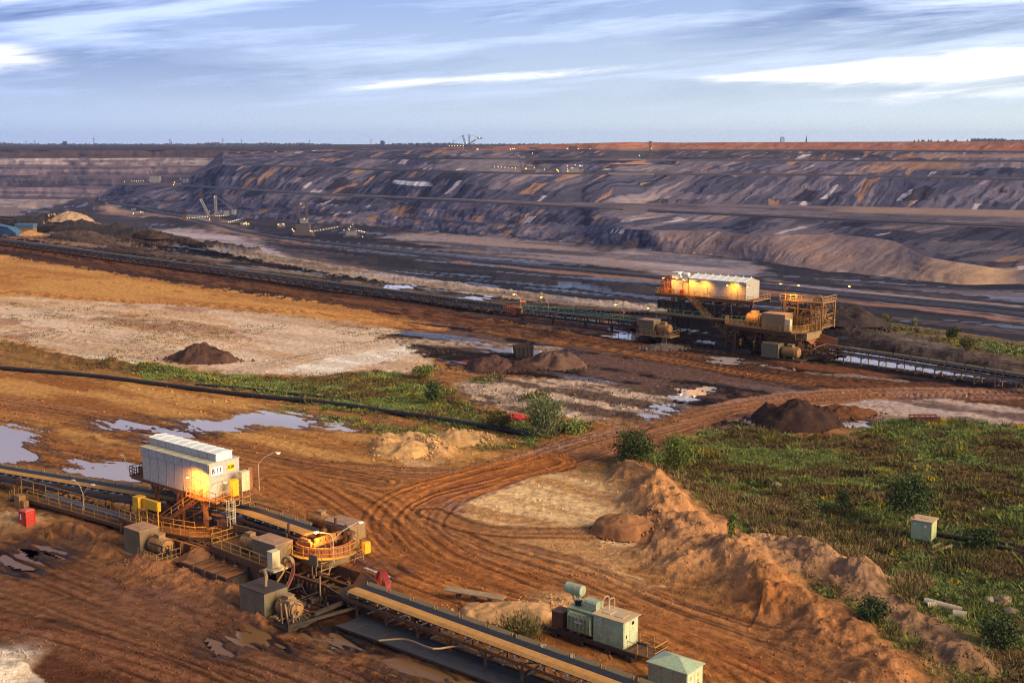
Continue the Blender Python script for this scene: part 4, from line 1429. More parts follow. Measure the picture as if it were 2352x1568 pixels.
def lettering(text, size, parent, loc, rot, material='ink'):
 cu = bpy.data.curves.new('lettering', 'FONT')
 cu.body = text
 cu.size = size
 cu.align_x = 'CENTER'
 cu.align_y = 'CENTER'
 cu.extrude = 0.006
 cu.offset = size * 0.026
 tmp = bpy.data.objects.new('lettering', cu)
 COL.objects.link(tmp)
 bpy.context.view_layer.update()
 me = bpy.data.meshes.new_from_object(tmp.evaluated_get(bpy.context.evaluated_depsgraph_get()))
 bpy.data.objects.remove(tmp)
 o = bpy.data.objects.new('lettering', me)
 me.materials.clear()
 me.materials.append(M[material])
 COL.objects.link(o)
 o.parent = parent
 o.location = loc
 o.rotation_euler = rot
 return o


def flood_lamp(parent, o, base, arms, lit='o', r=0.05, head=0.34, pole_mat='railpale', power=0):
 """bracket lamp: pole foot, then for each arm a list of points ending at the lamp head; part flood_lamp with a lens below"""
 mb = MB(o)
 ln = MB(o)
 r *= 0.75
 for pts in arms:
  mb.tube([base] + list(pts), r, 6)
  e, d = Vector(pts[-1]), (Vector(pts[-1]) - Vector(pts[-2]))
  d.z = 0
  d = d.normalized() if d.length > 0.01 else Vector((1, 0, 0))
  s = Vector((-d.y, d.x, 0))
  H = head
  a = e + d * 0.05
  vs, fs = [], []
  for f_, w, up, dn in ((0, 0.35, 0.10, -0.06), (0.5, 0.55, 0.22, -0.14), (1.6, 0.60, 0.12, -0.30), (2.0, 0.35, -0.02, -0.24)):
   c = a + d * H * f_
   vs += [c - s * H * w + Vector((0, 0, dn * H)), c + s * H * w + Vector((0, 0, dn * H)), c + s * H * w * .7 + Vector((0, 0, up * H)), c - s * H * w * .7 + Vector((0, 0, up * H))]
  for i in range(3):
   for k in range(4):
    fs.append((i * 4 + k, i * 4 + (k + 1) % 4, i * 4 + 4 + (k + 1) % 4, i * 4 + 4 + k))
  fs += [(3, 2, 1, 0), (12, 13, 14, 15)]
  mb.add(vs, fs)
  c = a + d * H * 1.2 + Vector((0, 0, -0.30 * H))
  ln.lathe(c, [(0.02, -0.24 * H), (0.40 * H, -0.16 * H), (0.56 * H, 0.02 * H), (0.02, 0.06 * H)], 10)
 lp = mb.build('flood_lamp', pole_mat, parent)
 if lit:
  ln.build('lamp_lens', {'o': GLOW_ORANGE, 'w': GLOW_WARM}[lit], lp, True)
 else:
  ln.build('lamp_lens', 'galv', lp, True)
 return lp


def lamp_light(parent, o, pos, power, col=(1.0, 0.50, 0.10), radius=0.25, spot=None):
 ld = bpy.data.lights.new('lamp', 'SPOT' if spot else 'POINT')
 ld.energy = power
 ld.color = col
 ld.shadow_soft_size = radius
 lo = bpy.data.objects.new('lamp_light', ld)
 COL.objects.link(lo)
 lo.parent = parent
 lo.location = Vector(pos) - Vector(o)
 if spot:
  ld.spot_size = R(spot[1])
  ld.spot_blend = 0.6
  d = Vector(spot[0]) - Vector(pos)
  lo.rotation_euler = d.to_track_quat('-Z', 'Y').to_euler()
 return lo


def motor_unit(parent, o, x0, x1, yc, z0, rad, body='orangemotor', side='greybox'):
 """horizontal drive motor: ribbed drum, terminal box on top, end bell and feet"""
 mb = MB(o)
 zc = z0 + rad + 0.12
 L = x1 - x0
 prof = [(0.02, 0), (rad * 0.75, 0), (rad * 0.92, 0.06 * L), (rad * 0.92, 0.12 * L)]
 k = 7
 for i in range(k):
  a = 0.14 * L + i * 0.62 * L / k
  prof += [(rad, a), (rad, a + 0.05 * L), (rad * 0.95, a + 0.055 * L), (rad * 0.95, a + 0.086 * L)]
 prof += [(rad, 0.80 * L), (rad * 0.82, 0.84 * L), (rad * 0.8, 0.97 * L), (rad * 0.55, L), (0.02, L)]
 mb.lathe((x0, yc, zc), prof, 20, 'x')
 m_ = mb.build('drive_motor', body, parent, True)
 t2 = MB(o)
 t2.box(x0 + 0.30 * L, x0 + 0.62 * L, yc - rad * 0.42, yc + rad * 0.42, zc + rad * 0.86, zc + rad * 1.28)
 t2.box(x0 + 0.27 * L, x0 + 0.65 * L, yc - rad * 0.46, yc + rad * 0.46, zc + rad * 1.28, zc + rad * 1.34)
 t2.build('terminal_box', 'beige', m_)
 t3 = MB(o)
 for xx in (x0 + 0.2 * L, x0 + 0.75 * L):
  t3.box(xx - 0.12, xx + 0.12, yc - rad * 0.9, yc + rad * 0.9, z0 - 0.02, z0 + rad * 0.5)
 t3.lathe((x0 + 0.86 * L, yc, zc), [(rad * 0.9, 0), (rad * 0.98, 0.02), (rad * 0.98, 0.06 * L), (rad * 0.9, 0.07 * L)], 20, 'x')
 t3.build('motor_feet', side, m_)
 return m_


def cabinet(parent, o, x0, x1, y0, y1, z0, z1, body, top, name='drive_cabinet', ribs=4, over=0.06):
 mb = MB(o)
 mb.box(x0, x1, y0, y1, z0, z1)
 for i in range(1, ribs):
  x = x0 + (x1 - x0) * i / ribs
  mb.box(x - 0.02, x + 0.02, y0 - 0.025, y0, z0 + 0.1, z1 - 0.05)
 for y in (y0 + (y1 - y0) * 0.5,):
  mb.box(x1, x1 + 0.025, y - 0.02, y + 0.02, z0 + 0.1, z1 - 0.05)
 for xx in (x0, x1):
  for yy in (y0, y1):
   mb.box(xx - 0.035, xx + 0.035, yy - 0.035, yy + 0.035, z0 - 0.02, z1 - 0.03)
 mb.box(x0 - 0.05, x1 + 0.05, y0 - 0.05, y1 + 0.05, z0 - 0.12, z0 - 0.004)
 c = mb.build(name, body, parent)
 t2 = MB(o)
 t2.box(x0 - over, x1 + over, y0 - over, y1 + over, z1, z1 + 0.09)
 t2.box(x0 + (x1 - x0) * .25, x0 + (x1 - x0) * .7, y0 + (y1 - y0) * .3, y0 + (y1 - y0) * .75, z1 + 0.09, z1 + 0.12)
 t2.build('cabinet_roof', top, c)
 return c


def cage_ladder(parent, o, x, y, z0, z1, m='railpale', cage=True):
 mb = MB(o)
 for dx in (-0.28, 0.28):
  mb.beam((x + dx, y, z0), (x + dx, y, z1 + 1.0), 0.06)
 k = int((z1 - z0) / 0.32)
 for i in range(k):
  mb.beam((x - 0.28, y, z0 + 0.3 + i * 0.32), (x + 0.28, y, z0 + 0.3 + i * 0.32), 0.04)
 if cage:
  zc = z0 + (z1 - z0) * 0.45
  nb = 4
  for i in range(nb):
   z = zc + (z1 + 0.9 - zc) * i / (nb - 1)
   pts = [(x + 0.42 * math.sin(a), y - 0.42 * (1 - math.cos(a)) , z) for a in np.linspace(-math.pi + 0.5, math.pi - 0.5, 13)]
   pts = [(p[0], p[1] + 0.0, p[2]) for p in pts]
   mb.tube(pts, 0.035, 5)
  for a in np.linspace(-2.4, 2.4, 6):
   p = (x + 0.42 * math.sin(a), y - 0.42 * (1 - math.cos(a)))
   mb.beam((p[0], p[1], zc), (p[0], p[1], z1 + 0.9), 0.04)
 return mb.build('cage_ladder', m, parent)


def stair_flight(parent, o, a, b, w, m='rust', rail='rail', name='stair', side=(0, 1)):
 a, b = Vector(a), Vector(b)
 d = b - a
 n = max(3, int(abs(d.z) / 0.24))
 s = Vector((side[0], side[1], 0)) * w / 2
 mb = MB(o)
 for sg in (-1, 1):
  mb.beam(a + s * sg, b + s * sg, 0.06, 0.26)
 for i in range(n):
  p = a.lerp(b, (i + 0.5) / n)
  e = Vector((d.x, d.y, 0)).normalized() * 0.14
  vs = [p - s - e, p + s - e, p + s + e, p - s + e]
  dz = Vector((0, 0, 0.04))
  mb.add([v for v in vs] + [v + dz for v in vs], [(0, 1, 2, 3), (7, 6, 5, 4), (0, 4, 5, 1), (1, 5, 6, 2), (2, 6, 7, 3), (3, 7, 4, 0)])
 st_ = mb.build(name, m, parent)
 for sg in (-1, 1):
  r_ = MB(o)
  up = Vector((0, 0, 1.0))
  r_.tube([a + s * sg, a + s * sg + up, b + s * sg + up, b + s * sg], 0.035, 5)
  r_.beam(a + s * sg + up * .5, b + s * sg + up * .5, 0.045)
  for f in (0.33, 0.66):
   p = a.lerp(b, f) + s * sg
   r_.beam(p, p + up, 0.05)
  r_.build('handrail', rail, st_)
 return st_


def conveyor(name, label, path, w, group=None, load='sand', leg_step=4.8, gz=None, plates=True, legs=True, ret=True, load_h=0.16,
             plate_step=2.9, near_rail=False, frame_mat='rust', leg_range=None, plate_side=1, truss=True, leg_mat='rust'):
 """trough belt on a frame with return belt below; path of (s, t, z) = belt centre line"""
 P = [loc_of(*p) for p in path]
 base = P[0].copy()
 base.z = 0
 root = thing(name, label, 'conveyor', base, 0, group)
 o = base
 # fine path
 L = [0.0]
 for a, b in zip(P[:-1], P[1:]):
  L.append(L[-1] + (b - a).length)

 def pos(s):
  s = min(max(s, 0), L[-1])
  for i in range(len(P) - 1):
   if s <= L[i + 1] + 1e-6:
    f = (s - L[i]) / (L[i + 1] - L[i])
    return P[i].lerp(P[i + 1], f), (P[i + 1] - P[i]).normalized()
  return P[-1], (P[-1] - P[-2]).normalized()
 tot = L[-1]
 k = max(2, int(tot / 6))
 fine = [pos(tot * i / k)[0] for i in range(k + 1)]
 h = w / 2
 prof = [(h, 0.42), (h * 0.5, 0.03), (-h * 0.5, 0.03), (-h, 0.42), (-h, 0.36), (-h * 0.5, -0.03), (h * 0.5, -0.03), (h, 0.36)]
 belt = MB(o).sweep(fine, prof).build('belt', 'belt', root)
 if load:
  lp = [(h * 0.62, 0.13), (h * 0.3, 0.13 + load_h), (-h * 0.35, 0.13 + load_h * 1.05), (-h * 0.66, 0.14), (-h * 0.45, 0.05), (h * 0.45, 0.05)]
  MB(o).sweep(fine, lp).build('belt_load', load, belt)
 if ret:
  dz = -0.85
  MB(o).sweep([p + Vector((0, 0, dz)) for p in fine], [(h, 0.02), (-h, 0.02), (-h, -0.03), (h, -0.03)]).build('return_belt', 'belt', root)
 for sg in (1, -1):
  MB(o).sweep(fine, [(sg * (h + 0.22), -0.10), (sg * (h + 0.10), -0.10), (sg * (h + 0.10), -0.38), (sg * (h + 0.22), -0.38)]).build('side_frame', frame_mat, root)
 # idlers: the roller rows are one pattern along the belt
 ro = MB(o)
 step = 1.5
 n = int(tot / step)
 for i in range(n):
  p, d = pos((i + 0.5) * step)
  s = Vector((-d.y, d.x, 0)).normalized()
  for sg in (1, -1):
   ro.tube([p + s * sg * h * 0.55 + Vector((0, 0, -0.06)), p + s * sg * (h + 0.1) + Vector((0, 0, 0.30))], 0.08, 5)
  if i % 2 == 0:
   ro.tube([p + s * (h + 0.05) + Vector((0, 0, -0.98)), p - s * (h + 0.05) + Vector((0, 0, -0.98))], 0.08, 5)
 tag(ro.build('idler_rollers', 'galv', root), kind='stuff')
 if plates:
  proto = None
  n = int(tot / plate_step)
  for i in range(min(n, 95)):
   p, d = pos((i + 0.5) * plate_step)
   if proto is None:
    mb = MB()
    ww = plate_step * 0.86 / 2
    y = plate_side * (h + 0.42)
    mb.add([(-ww, y - 0.22, 0.30), (ww, y - 0.22, 0.30), (ww, y + 0.22, 0.52), (-ww, y + 0.22, 0.52),
      (-ww, y - 0.22, 0.26), (ww, y - 0.22, 0.26), (ww, y + 0.22, 0.48), (-ww, y + 0.22, 0.48)],
                       [(0, 1, 2, 3), (7, 6, 5, 4), (0, 4, 5, 1), (1, 5, 6, 2), (2, 6, 7, 3), (3, 7, 4, 0)])
    for xx in (-ww, ww):
     mb.beam((xx, y - 0.2, -0.1), (xx, y - 0.1, 0.62), 0.10)
    proto = mb.build('cover_plate', 'plate', root)
    c = proto
   else:
    c = proto.copy()
    COL.objects.link(c)
   c.location = p - o
   c.rotation_euler = (0, -math.asin(max(-1, min(1, d.z))), math.atan2(d.y, d.x))
 if legs:
  a0, a1 = leg_range or (0, tot)
  n = int((a1 - a0) / leg_step)
  n = min(n, 98)
  pr = {}
  for i in range(n):
   sd = a0 + (i + 0.5) * leg_step
   p, d = pos(sd)
   g = (gz(p) if gz else 0.0)
   H = round((p.z - 0.38 - g) * 5) / 5 + 0.1
   if H < 0.5:
    continue
   if H not in pr:
    mb = MB()
    for sg in (1, -1):
     y = sg * (h + 0.16)
     mb.beam((0, y, 0.30), (0, y, -H), 0.16, 0.20)
     mb.box(-0.3, 0.3, y - 0.28, y + 0.28, -H - 0.2, -H + 0.02)
     mb.beam((-0.9, y, -0.02), (0, y, -0.75), 0.08)
     mb.beam((0.9, y, -0.02), (0, y, -0.75), 0.08)
    mb.beam((0, h + 0.16, -0.78), (0, -h - 0.16, -0.78), 0.10, 0.12)
    mb.beam((0, h + 0.16, -H + 0.1), (0, -h - 0.16, -H + 0.1), 0.14)
    mb.beam((0, h + 0.16, -0.9), (0, -h - 0.16, -H + 0.2), 0.07)
    c = mb.build('support', leg_mat, root)
    pr[H] = c
   else:
    c = pr[H].copy()
    COL.objects.link(c)
   c.location = p - o + Vector((0, 0, -0.30))
   c.rotation_euler = (0, 0, math.atan2(d.y, d.x))
 return root, pos, tot


def pipework(parent, o, box, n, seed, m='rust', name='pipework', th=0.09):
 """pipes, brackets, valves and struts filling the open parts of a machine"""
 rnd = random.Random(seed)
 x0, x1, y0, y1, z0, z1 = box
 mb = MB(o)
 for i in range(n):
  x, y, z = rnd.uniform(x0, x1), rnd.uniform(y0, y1), rnd.uniform(z0, z1)
  k = rnd.random()
  t_ = th * rnd.uniform(0.6, 1.6)
  if k < 0.34:
   mb.beam((x, y, z), (min(x1, x + rnd.uniform(0.8, 3.5)), y, z + rnd.choice((0, 0, 0.3, -0.3))), t_)
  elif k < 0.55:
   mb.beam((x, y, z0), (x, y, z), t_ * 1.3)
  elif k < 0.70:
   mb.beam((x, y0, z), (x, y1, z), t_)
  elif k < 0.84:
   mb.beam((x, y, z0), (x + rnd.uniform(-1.4, 1.4), y, z1), t_)
  else:
   a, b, c = rnd.uniform(.12, .4), rnd.uniform(.12, .35), rnd.uniform(.15, .5)
   mb.box(x - a, x + a, y - b, y + b, z, z + c)
 return mb.build(name, m, parent)
# ------------------------------------------------------------------ near drive station
def near_station():
 O = (-110, 80, 0)
 root = thing('conveyor_drive_station', 'near belt drive station with white equipment house marked B 11 on stilts', 'drive station', loc_of(-110, 80, 0), ROT)
 B = lambda: MB(O)
 # --- equipment house
 x0, x1, y0, y1, zf, ze = -124.0, -111.0, 81.0, 85.2, 6.0, 9.95
 b = B()
 b.box(x0, x1, y0, y1, zf, ze)
 n = 8
 for i in range(1, n):
  x = x0 + (x1 - x0) * i / n
  b.box(x - 0.05, x + 0.05, y0 - 0.05, y0, zf + 0.05, ze - 0.98)
 for y in (y0 + 1.1, y0 + 2.1, y0 + 3.1):
  b.box(x1, x1 + 0.015, y - 0.015, y + 0.015, zf + 0.05, zf + 2.35)
 b.box(x1, x1 + 0.10, y0 + 1.0, y0 + 3.2, zf + 2.38, zf + 2.46)
 house = b.build('equipment_house', 'white', root)
 b = B()
 for i in range(n):
  xa, xb = x0 + (x1 - x0) * i / n + 0.04, x0 + (x1 - x0) * (i + 1) / n - 0.04
  b.box(xa, xb, y0 - 0.16, y0 - 0.003, ze - 0.95, ze + 0.02)
 b.build('louvre_panels', 'panelgrey', house)
 b = B()
 for i in range(n + 1):
  x = x0 + (x1 - x0) * i / n
  b.box(x - 0.035, x + 0.035, y0 - 0.13, y0 - 0.004, ze - 0.97, ze)
  if 0 < i < n:
   b.box(x - 0.02, x + 0.02, y0 - 0.062, y0 - 0.051, zf + 0.05, ze - 0.99)
 b.box(x0, x1, y0 - 0.10, y0 - 0.004, ze - 0.99, ze - 0.955)
 b.build('trim_strip', 'rust', house)
 b = B()
 b.box(x0 - 0.05, x1 + 0.05, y0 - 0.2, y1 + 0.08, ze + 0.024, ze + 0.10)
 for i in range(n + 1):
  x = x0 + (x1 - x0) * i / n
  b.box(x - 0.02, x + 0.02, y0 - 0.18, y0 + 1.1, ze + 0.10, ze + 0.13)
 b.build('house_roof', 'roofgrey', house)
 b = B()
 rx1 = x1 - 0.25
 b.box(x0 + 0.05, rx1, y0 + 1.25, y1 - 0.75, ze + 0.103, ze + 0.95)
 b.add([(x0, y0 + 1.12, ze + 0.953), (rx1 + .06, y0 + 1.12, ze + 0.953), (rx1 + .06, y0 + 2.3, ze + 1.12), (rx1 + .06, y1 - 0.62, ze + 0.953), (x0, y1 - 0.62, ze + 0.953), (x0, y0 + 2.3, ze + 1.12)],
          [(0, 1, 2, 5), (5, 2, 3, 4), (0, 5, 4), (1, 3, 2), (0, 4, 3, 1)])
 for i in range(n + 1):
  x = x0 + (rx1 - x0) * i / n
  b.beam((x, y0 + 1.12, ze + 0.98), (x, y0 + 2.3, ze + 1.14), 0.04)
  b.beam((x, y0 + 2.3, ze + 1.14), (x, y1 - .62, ze + .98), 0.04)
 vent = b.build('roof_vent', 'roofwhite', house)
 b = B()
 for i in range(n):
  xa, xb = x0 + (rx1 - x0) * i / n + 0.05, x0 + (rx1 - x0) * (i + 1) / n - 0.05
  b.box(xa, xb, y0 + 1.18, y0 + 1.247, ze + 0.16, ze + 0.90)
 b.build('louvre_panels', 'panelgrey', house)
 # signs on the end wall
 b = B()
 b.box(x1 + 0.004, x1 + 0.04, y0 + 0.22, y0 + 1.85, zf + 2.62, zf + 3.52)
 sg = b.build('sign_plate', 'signwhite', house)
 lettering('B 11', 0.80, sg, Vector((x1 + 0.048, y0 + 1.03, zf + 3.07)) - Vector(O), (R(90), 0, R(90)))
 b = B()
 b.box(x1 + 0.004, x1 + 0.04, y0 + 2.55, y0 + 3.5, zf + 2.72, zf + 3.52)
 sg = b.build('sign_plate', 'signyellow', house)
 tag(sg, 'yellow number plate reading 038')
 lettering('038', 0.56, sg, Vector((x1 + 0.048, y0 + 3.02, zf + 3.12)) - Vector(O), (R(90), 0, R(90)))
 # --- house frame: floor beams and columns
 b = B()
 for y in (y0 + 0.15, y1 - 0.15):
  b.beam((x0 - 2.6, y, zf - 0.22), (x1 + 1.9, y, zf - 0.22), 0.22, 0.36)
 for i in range(9):
  x = x0 - 2.5 + i * (x1 - x0 + 4.2) / 8
  b.beam((x, y0 + 0.05, zf - 0.2), (x, y1 - 0.05, zf - 0.2), 0.14, 0.24)
 for x in (-121.6, -116.6, -112.2):
  for y in (y0 + 0.2, y1 - 0.2):
   b.beam((x, y, zf - 0.4), (x, y, 1.9), 0.42)
  b.beam((x - 1.1, y0 + .2, zf - 0.42), (x, y0 + .2, zf - 1.7), 0.2)
  b.beam((x + 1.1, y0 + .2, zf - 0.42), (x, y0 + .2, zf - 1.7), 0.2)
 b.beam((-116.6, y0 + 0.2, 2.2), (-112.2, y0 + 0.2, 4.6), 0.16)
 b.beam((-116.9, y0 - 0.1, 1.9), (-116.9, y0 - 0.1, zf - 0.4), 0.3)
 b.beam((-116.2, y0 - 0.1, 1.9), (-116.2, y0 - 0.1, zf - 0.4), 0.24)
 b.build('house_frame', 'rust', root)
 # landings at both ends of the house
 b = B()
 b.box(x1 + 0.003, x1 + 2.0, y0 - 0.7, y1 + 0.6, zf - 0.10, zf - 0.02)
 b.build('landing', 'rustorange', root)
 B().box(x0 - 2.6, x0 - 0.003, y0 - 0.2, y1 + 0.2, zf - 0.10, zf - 0.02).build('landing', 'rustorange', root)
 B().box(x1 - 3.4, x1, y0 - 0.95, y0 - 0.02, zf - 0.10, zf - 0.02).build('landing', 'rustorange', root)
 b = B()
 b.railing([(x1 - 3.2, y0 - 0.9, zf), (x1 - 0.8, y0 - 0.9, zf)], 1.1, 0.8)
 b.build('handrail', 'rail', root)
 b = B()
 b.railing([(x1 + 0.3, y0 - 0.65, zf), (x1 + 1.95, y0 - 0.65, zf), (x1 + 1.95, y0 + 1.5, zf)], 1.1, 1.2)
 b.build('handrail', 'rail', root)
 b = B()
 b.railing([(x0 - 0.1, y0 - 0.15, zf), (x0 - 2.55, y0 - 0.15, zf), (x0 - 2.55, y1 + 0.15, zf), (x0 - 0.1, y1 + 0.15, zf)], 1.2, 0.45, 0.035, 2)
 b.box(x0 - 2.5, x0 - 0.3, y0 + 1.0, y1 - 0.4, zf + 0.02, zf + 0.9)
 b.build('handrail', 'rust', root)
 # junction cabinets hung on the end landing
 for (ya, yb, za, zb, m_) in ((y0 + 1.75, y0 + 2.55, zf + 0.25, zf + 2.05, 'yellow'), (y0 + 3.0, y0 + 4.1, zf + 0.55, zf + 2.75, 'cream')):
  b = B()
  b.box(x1 + 1.25, x1 + 1.95, ya, yb, za, zb)
  b.box(x1 + 1.20, x1 + 2.0, ya - 0.05, yb + 0.05, zb, zb + 0.05)
  b.box(x1 + 1.95, x1 + 1.968, (ya + yb) / 2 - 0.015, (ya + yb) / 2 + 0.015, za + 0.1, zb - 0.05)
  c = b.build('junction_cabinet', m_, root)
  b = B()
  for yy in (ya, yb):
   b.beam((x1 + 1.9, yy, za), (x1 + 1.9, yy, zf - 0.9), 0.07)
   b.beam((x1 + 1.3, yy, za), (x1 + 1.3, yy, zf - 0.1), 0.07)
  b.beam((x1 + 1.9, ya, zf - 0.9), (x1 + 1.9, yb, zf - 0.9), 0.07)
  b.beam((x1 + 1.9, ya, zf - 0.2), (x1 + 1.9, yb, zf - 0.2), 0.07)
  b.build('cabinet_bracket', 'rail', c)
 b = B()
 b.box(x1 + 0.9, x1 + 1.25, y1 + 0.25, y1 + 0.85, zf + 0.5, zf + 2.9)
 b.box(x1 + 0.4, x1 + 0.6, y1 + 0.9, y1 + 1.4, zf + 0.2, zf + 2.1)
 b.build('cable_duct', 'rustorange', root)
 # --- stair and lower decks
 stair_flight(root, O, (x1 - 1.4, y0 - 0.5, zf - 0.05), (x1 - 7.0, y0 - 1.6, 2.05), 0.9, 'rust', 'rail', 'stair', (0.2, 0.98))
 b = B()
 b.prism([(-124.5, 77.7), (-117.2, 77.4), (-112.0, 78.6), (-110.6, 79.6), (-108.6, 80.6), (-108.6, 86.4), (-124.5, 86.4)], 1.55, 1.92)
 b.build('walkway_deck', 'rust', root)
 b = B()
 b.railing([(-124.4, 77.8, 1.92), (-117.2, 77.5, 1.92), (-112.0, 78.7, 1.92), (-110.6, 79.7, 1.92), (-108.7, 80.6, 1.92)], 1.15, 1.3, 0.035, 1)
 b.build('handrail', 'rail', root)
 b = B()
 b.railing([(-123.6, 79.3, 1.92), (-117.4, 79.0, 1.92), (-113.0, 80.2, 1.92)], 1.1, 1.8)
 b.build('handrail', 'rail', root)
 # yellow cable reel boxes on a post
 b = B()
 b.box(-122.0, -120.9, 78.1, 79.2, 3.6, 4.9)
 b.beam((-121.4, 78.5, 1.9), (-121.4, 78.5, 3.6), 0.14)
 b.build('cable_reel_box', 'yellow', root)
 b = B()
 b.box(-120.6, -117.6, 78.5, 78.95, 3.75, 4.85)
 b.box(-120.4, -117.8, 78.47, 78.5, 3.9, 4.7)
 b.beam((-120.1, 78.7, 1.9), (-120.1, 78.7, 3.75), 0.12)
 b.beam((-117.9, 78.7, 1.9), (-117.9, 78.7, 3.75), 0.12)
 b.build('cable_reel_box', 'yellow', root)
 # under-frame
 b = B()
 for y in (78.6, 85.6):
  b.beam((-124.3, y, 1.2), (-97.5, y, 1.2), 0.4, 0.6)
 for x in np.arange(-123.5, -98, 3.2):
  b.beam((x, 78.6, 1.15), (x, 85.6, 1.15), 0.26, 0.4)
  b.beam((x, 78.8, 0.9), (x, 78.8, -0.2), 0.34)
  b.beam((x, 85.4, 0.9), (x, 85.4, -0.2), 0.34)
 for x in np.arange(-113.5, -99, 2.4):
  b.box(x, x + 1.5, 79.2, 80.4, 0.15, 1.5)
 b.build('under_frame', 'dark', root)
 b = B()
 b.add([(-124.3, 77.7, 1.5), (-117.2, 77.45, 1.5), (-108.6, 77.9, 1.5), (-97.4, 77.5, 1.5), (-97.4, 77.5, 0.35), (-108.6, 77.9, 0.2), (-117.2, 77.45, 0.45), (-124.3, 77.7, 0.6),
           (-124.3, 78.1, 1.5), (-117.2, 77.85, 1.5), (-108.6, 78.3, 1.5), (-97.4, 77.9, 1.5), (-97.4, 77.9, 0.35), (-108.6, 78.3, 0.2), (-117.2, 77.85, 0.45), (-124.3, 78.1, 0.6)],
          [(0, 1, 6, 7), (1, 2, 5, 6), (2, 3, 4, 5), (15, 14, 9, 8), (14, 13, 10, 9), (13, 12, 11, 10), (0, 8, 9, 1), (1, 9, 10, 2), (2, 10, 11, 3), (7, 6, 14, 15), (6, 5, 13, 14), (5, 4, 12, 13), (0, 7, 15, 8), (3, 11, 12, 4)])
 for i in range(14):
  x = -123.6 + i * 1.95
  b.box(x, x + 0.12, 77.25, 78.2, 0.3, 1.55)
 b.build('side_girder', 'rust', root)
 # --- pontoon the station stands on
 b = B()
 b.prism([(-108.3, 74.6), (-100.2, 74.6), (-99.7, 75.1), (-99.7, 90.2), (-108.3, 90.2)], -0.5, 0.92)
 b.build('pontoon', 'dark', root)
 pont = root.children[-1]
 b = B()
 b.box(-108.1, -100.3, 74.75, 79.0, 0.925, 1.0)
 for i in range(26):
  pass
 mud = b.build('mud_layer', 'mudtop', pont)
 for x in (-106.2, -104.2, -102.2):
  b = B()
  b.add([(x, 74.5, -0.35), (x + 0.6, 74.5, -0.35), (x + 0.6, 74.5, 0.98), (x, 74.5, 0.98), (x, 74.62, -0.35), (x + 0.6, 74.62, -0.35), (x + 0.6, 74.62, 1.02), (x, 74.62, 1.02)],
              [(0, 1, 2, 3), (7, 6, 5, 4), (0, 4, 5, 1), (1, 5, 6, 2), (2, 6, 7, 3), (3, 7, 4, 0)])
  b.beam((x + 0.3, 74.6, 1.05), (x + 0.9, 76.6, 1.35), 0.5, 0.12)
  b.lathe((x + 0.95, 76.7, 1.4), [(0.25, -0.16), (0.25, 0.16), (0.1, 0.16), (0.1, -0.16)], 12, 'x')
  b.build('lifting_lug', 'rust', pont)
 # heap of spilt earth on the pontoon
 b = B()
 heap = []
 rows, colsn = 9, 14
 rnd = random.Random(5)
 for i in range(rows):
  for j in range(colsn):
   u, v_ = i / (rows - 1), j / (colsn - 1)
   hh = math.sin(math.pi * u) * math.sin(math.pi * v_)
   heap.append((-110.2 + 4.6 * v_, 75.2 + 3.6 * u, 0.55 + 1.3 * hh ** 0.8 * (0.8 + 0.4 * rnd.random())))
 b.add(heap, [(i * colsn + j, i * colsn + j + 1, (i + 1) * colsn + j + 1, (i + 1) * colsn + j) for i in range(rows - 1) for j in range(colsn - 1)])
 b.build('spilt_earth', 'mudtop', pont, True)
 # --- drive units
 cabinet(root, O, -117.4, -114.4, 73.9, 76.4, 0.5, 3.15, 'greybox', 'boxtop')
 motor_unit(root, O, -114.1, -111.3, 75.4, 0.55, 1.0)
 b = B()
 b.box(-117.5, -110.6, 73.4, 76.6, 0.14, 0.38)
 b.railing([(-114.2, 73.45, 0.38), (-110.7, 73.45, 0.38)], 1.15, 1.2)
 b.railing([(-110.65, 73.6, 0.38), (-110.65, 76.5, 0.38)], 1.15, 0.6)
 for xx in (-111.9, -111.1):
  b.beam((xx, 73.2, -0.9), (xx, 73.4, 0.4), 0.08)
 for zz in (-0.6, -0.25, 0.1):
  b.beam((-111.9, 73.28, zz), (-111.1, 73.28, zz), 0.07)
 b.build('drive_platform', 'beige', root)
 # middle platform with its own drive
 b = B()
 b.prism([(-107.2, 78.0), (-106.4, 77.6), (-96.2, 77.1), (-95.3, 78.0), (-95.3, 82.6), (-107.2, 82.6)], 2.05, 2.32)
 b.beam((-107.0, 77.75, 1.9), (-96.0, 77.15, 1.9), 0.12, 0.55)
 for x in (-105.4, -98.6):
  for y in (78.4, 81.8):
   b.beam((x, y, 2.05), (x, y, 0.9), 0.3)
 b.build('drive_platform', 'rust', root)
 b = B()
 b.railing([(-104.0, 82.3, 2.32), (-107.1, 82.3, 2.32), (-107.1, 78.1, 2.32), (-106.4, 77.7, 2.32), (-96.2, 77.2, 2.32)], 1.1, 1.7, 0.035, 1)
 b.build('handrail', 'rail', root)
 cabinet(root, O, -100.1, -96.4, 78.2, 80.5, 2.46, 4.35, 'greybox', 'boxtop')
 motor_unit(root, O, -103.0, -100.4, 79.3, 2.35, 0.85)
 b = B()
 b.box(-96.1, -95.3, 76.9, 77.9, 2.5, 4.2)
 b.box(-96.14, -95.26, 76.86, 77.94, 4.2, 4.25)
 b.box(-96.3, -94.9, 76.7, 78.6, 2.18, 2.42)
 b.build('junction_cabinet', 'cream', root)
 # cage ladder and far side platform
 cage_ladder(root, O, -107.6, 81.6, 2.0, 5.4)
 b = B()
 b.box(-104.5, -97.5, 86.2, 89.6, 2.6, 2.85)
 b.railing([(-104.4, 86.3, 2.85), (-104.4, 89.5, 2.85), (-97.6, 89.5, 2.85)], 1.1, 1.7)
 for x in (-104, -98):
  b.beam((x, 89, 2.6), (x, 89, -0.2), 0.3)
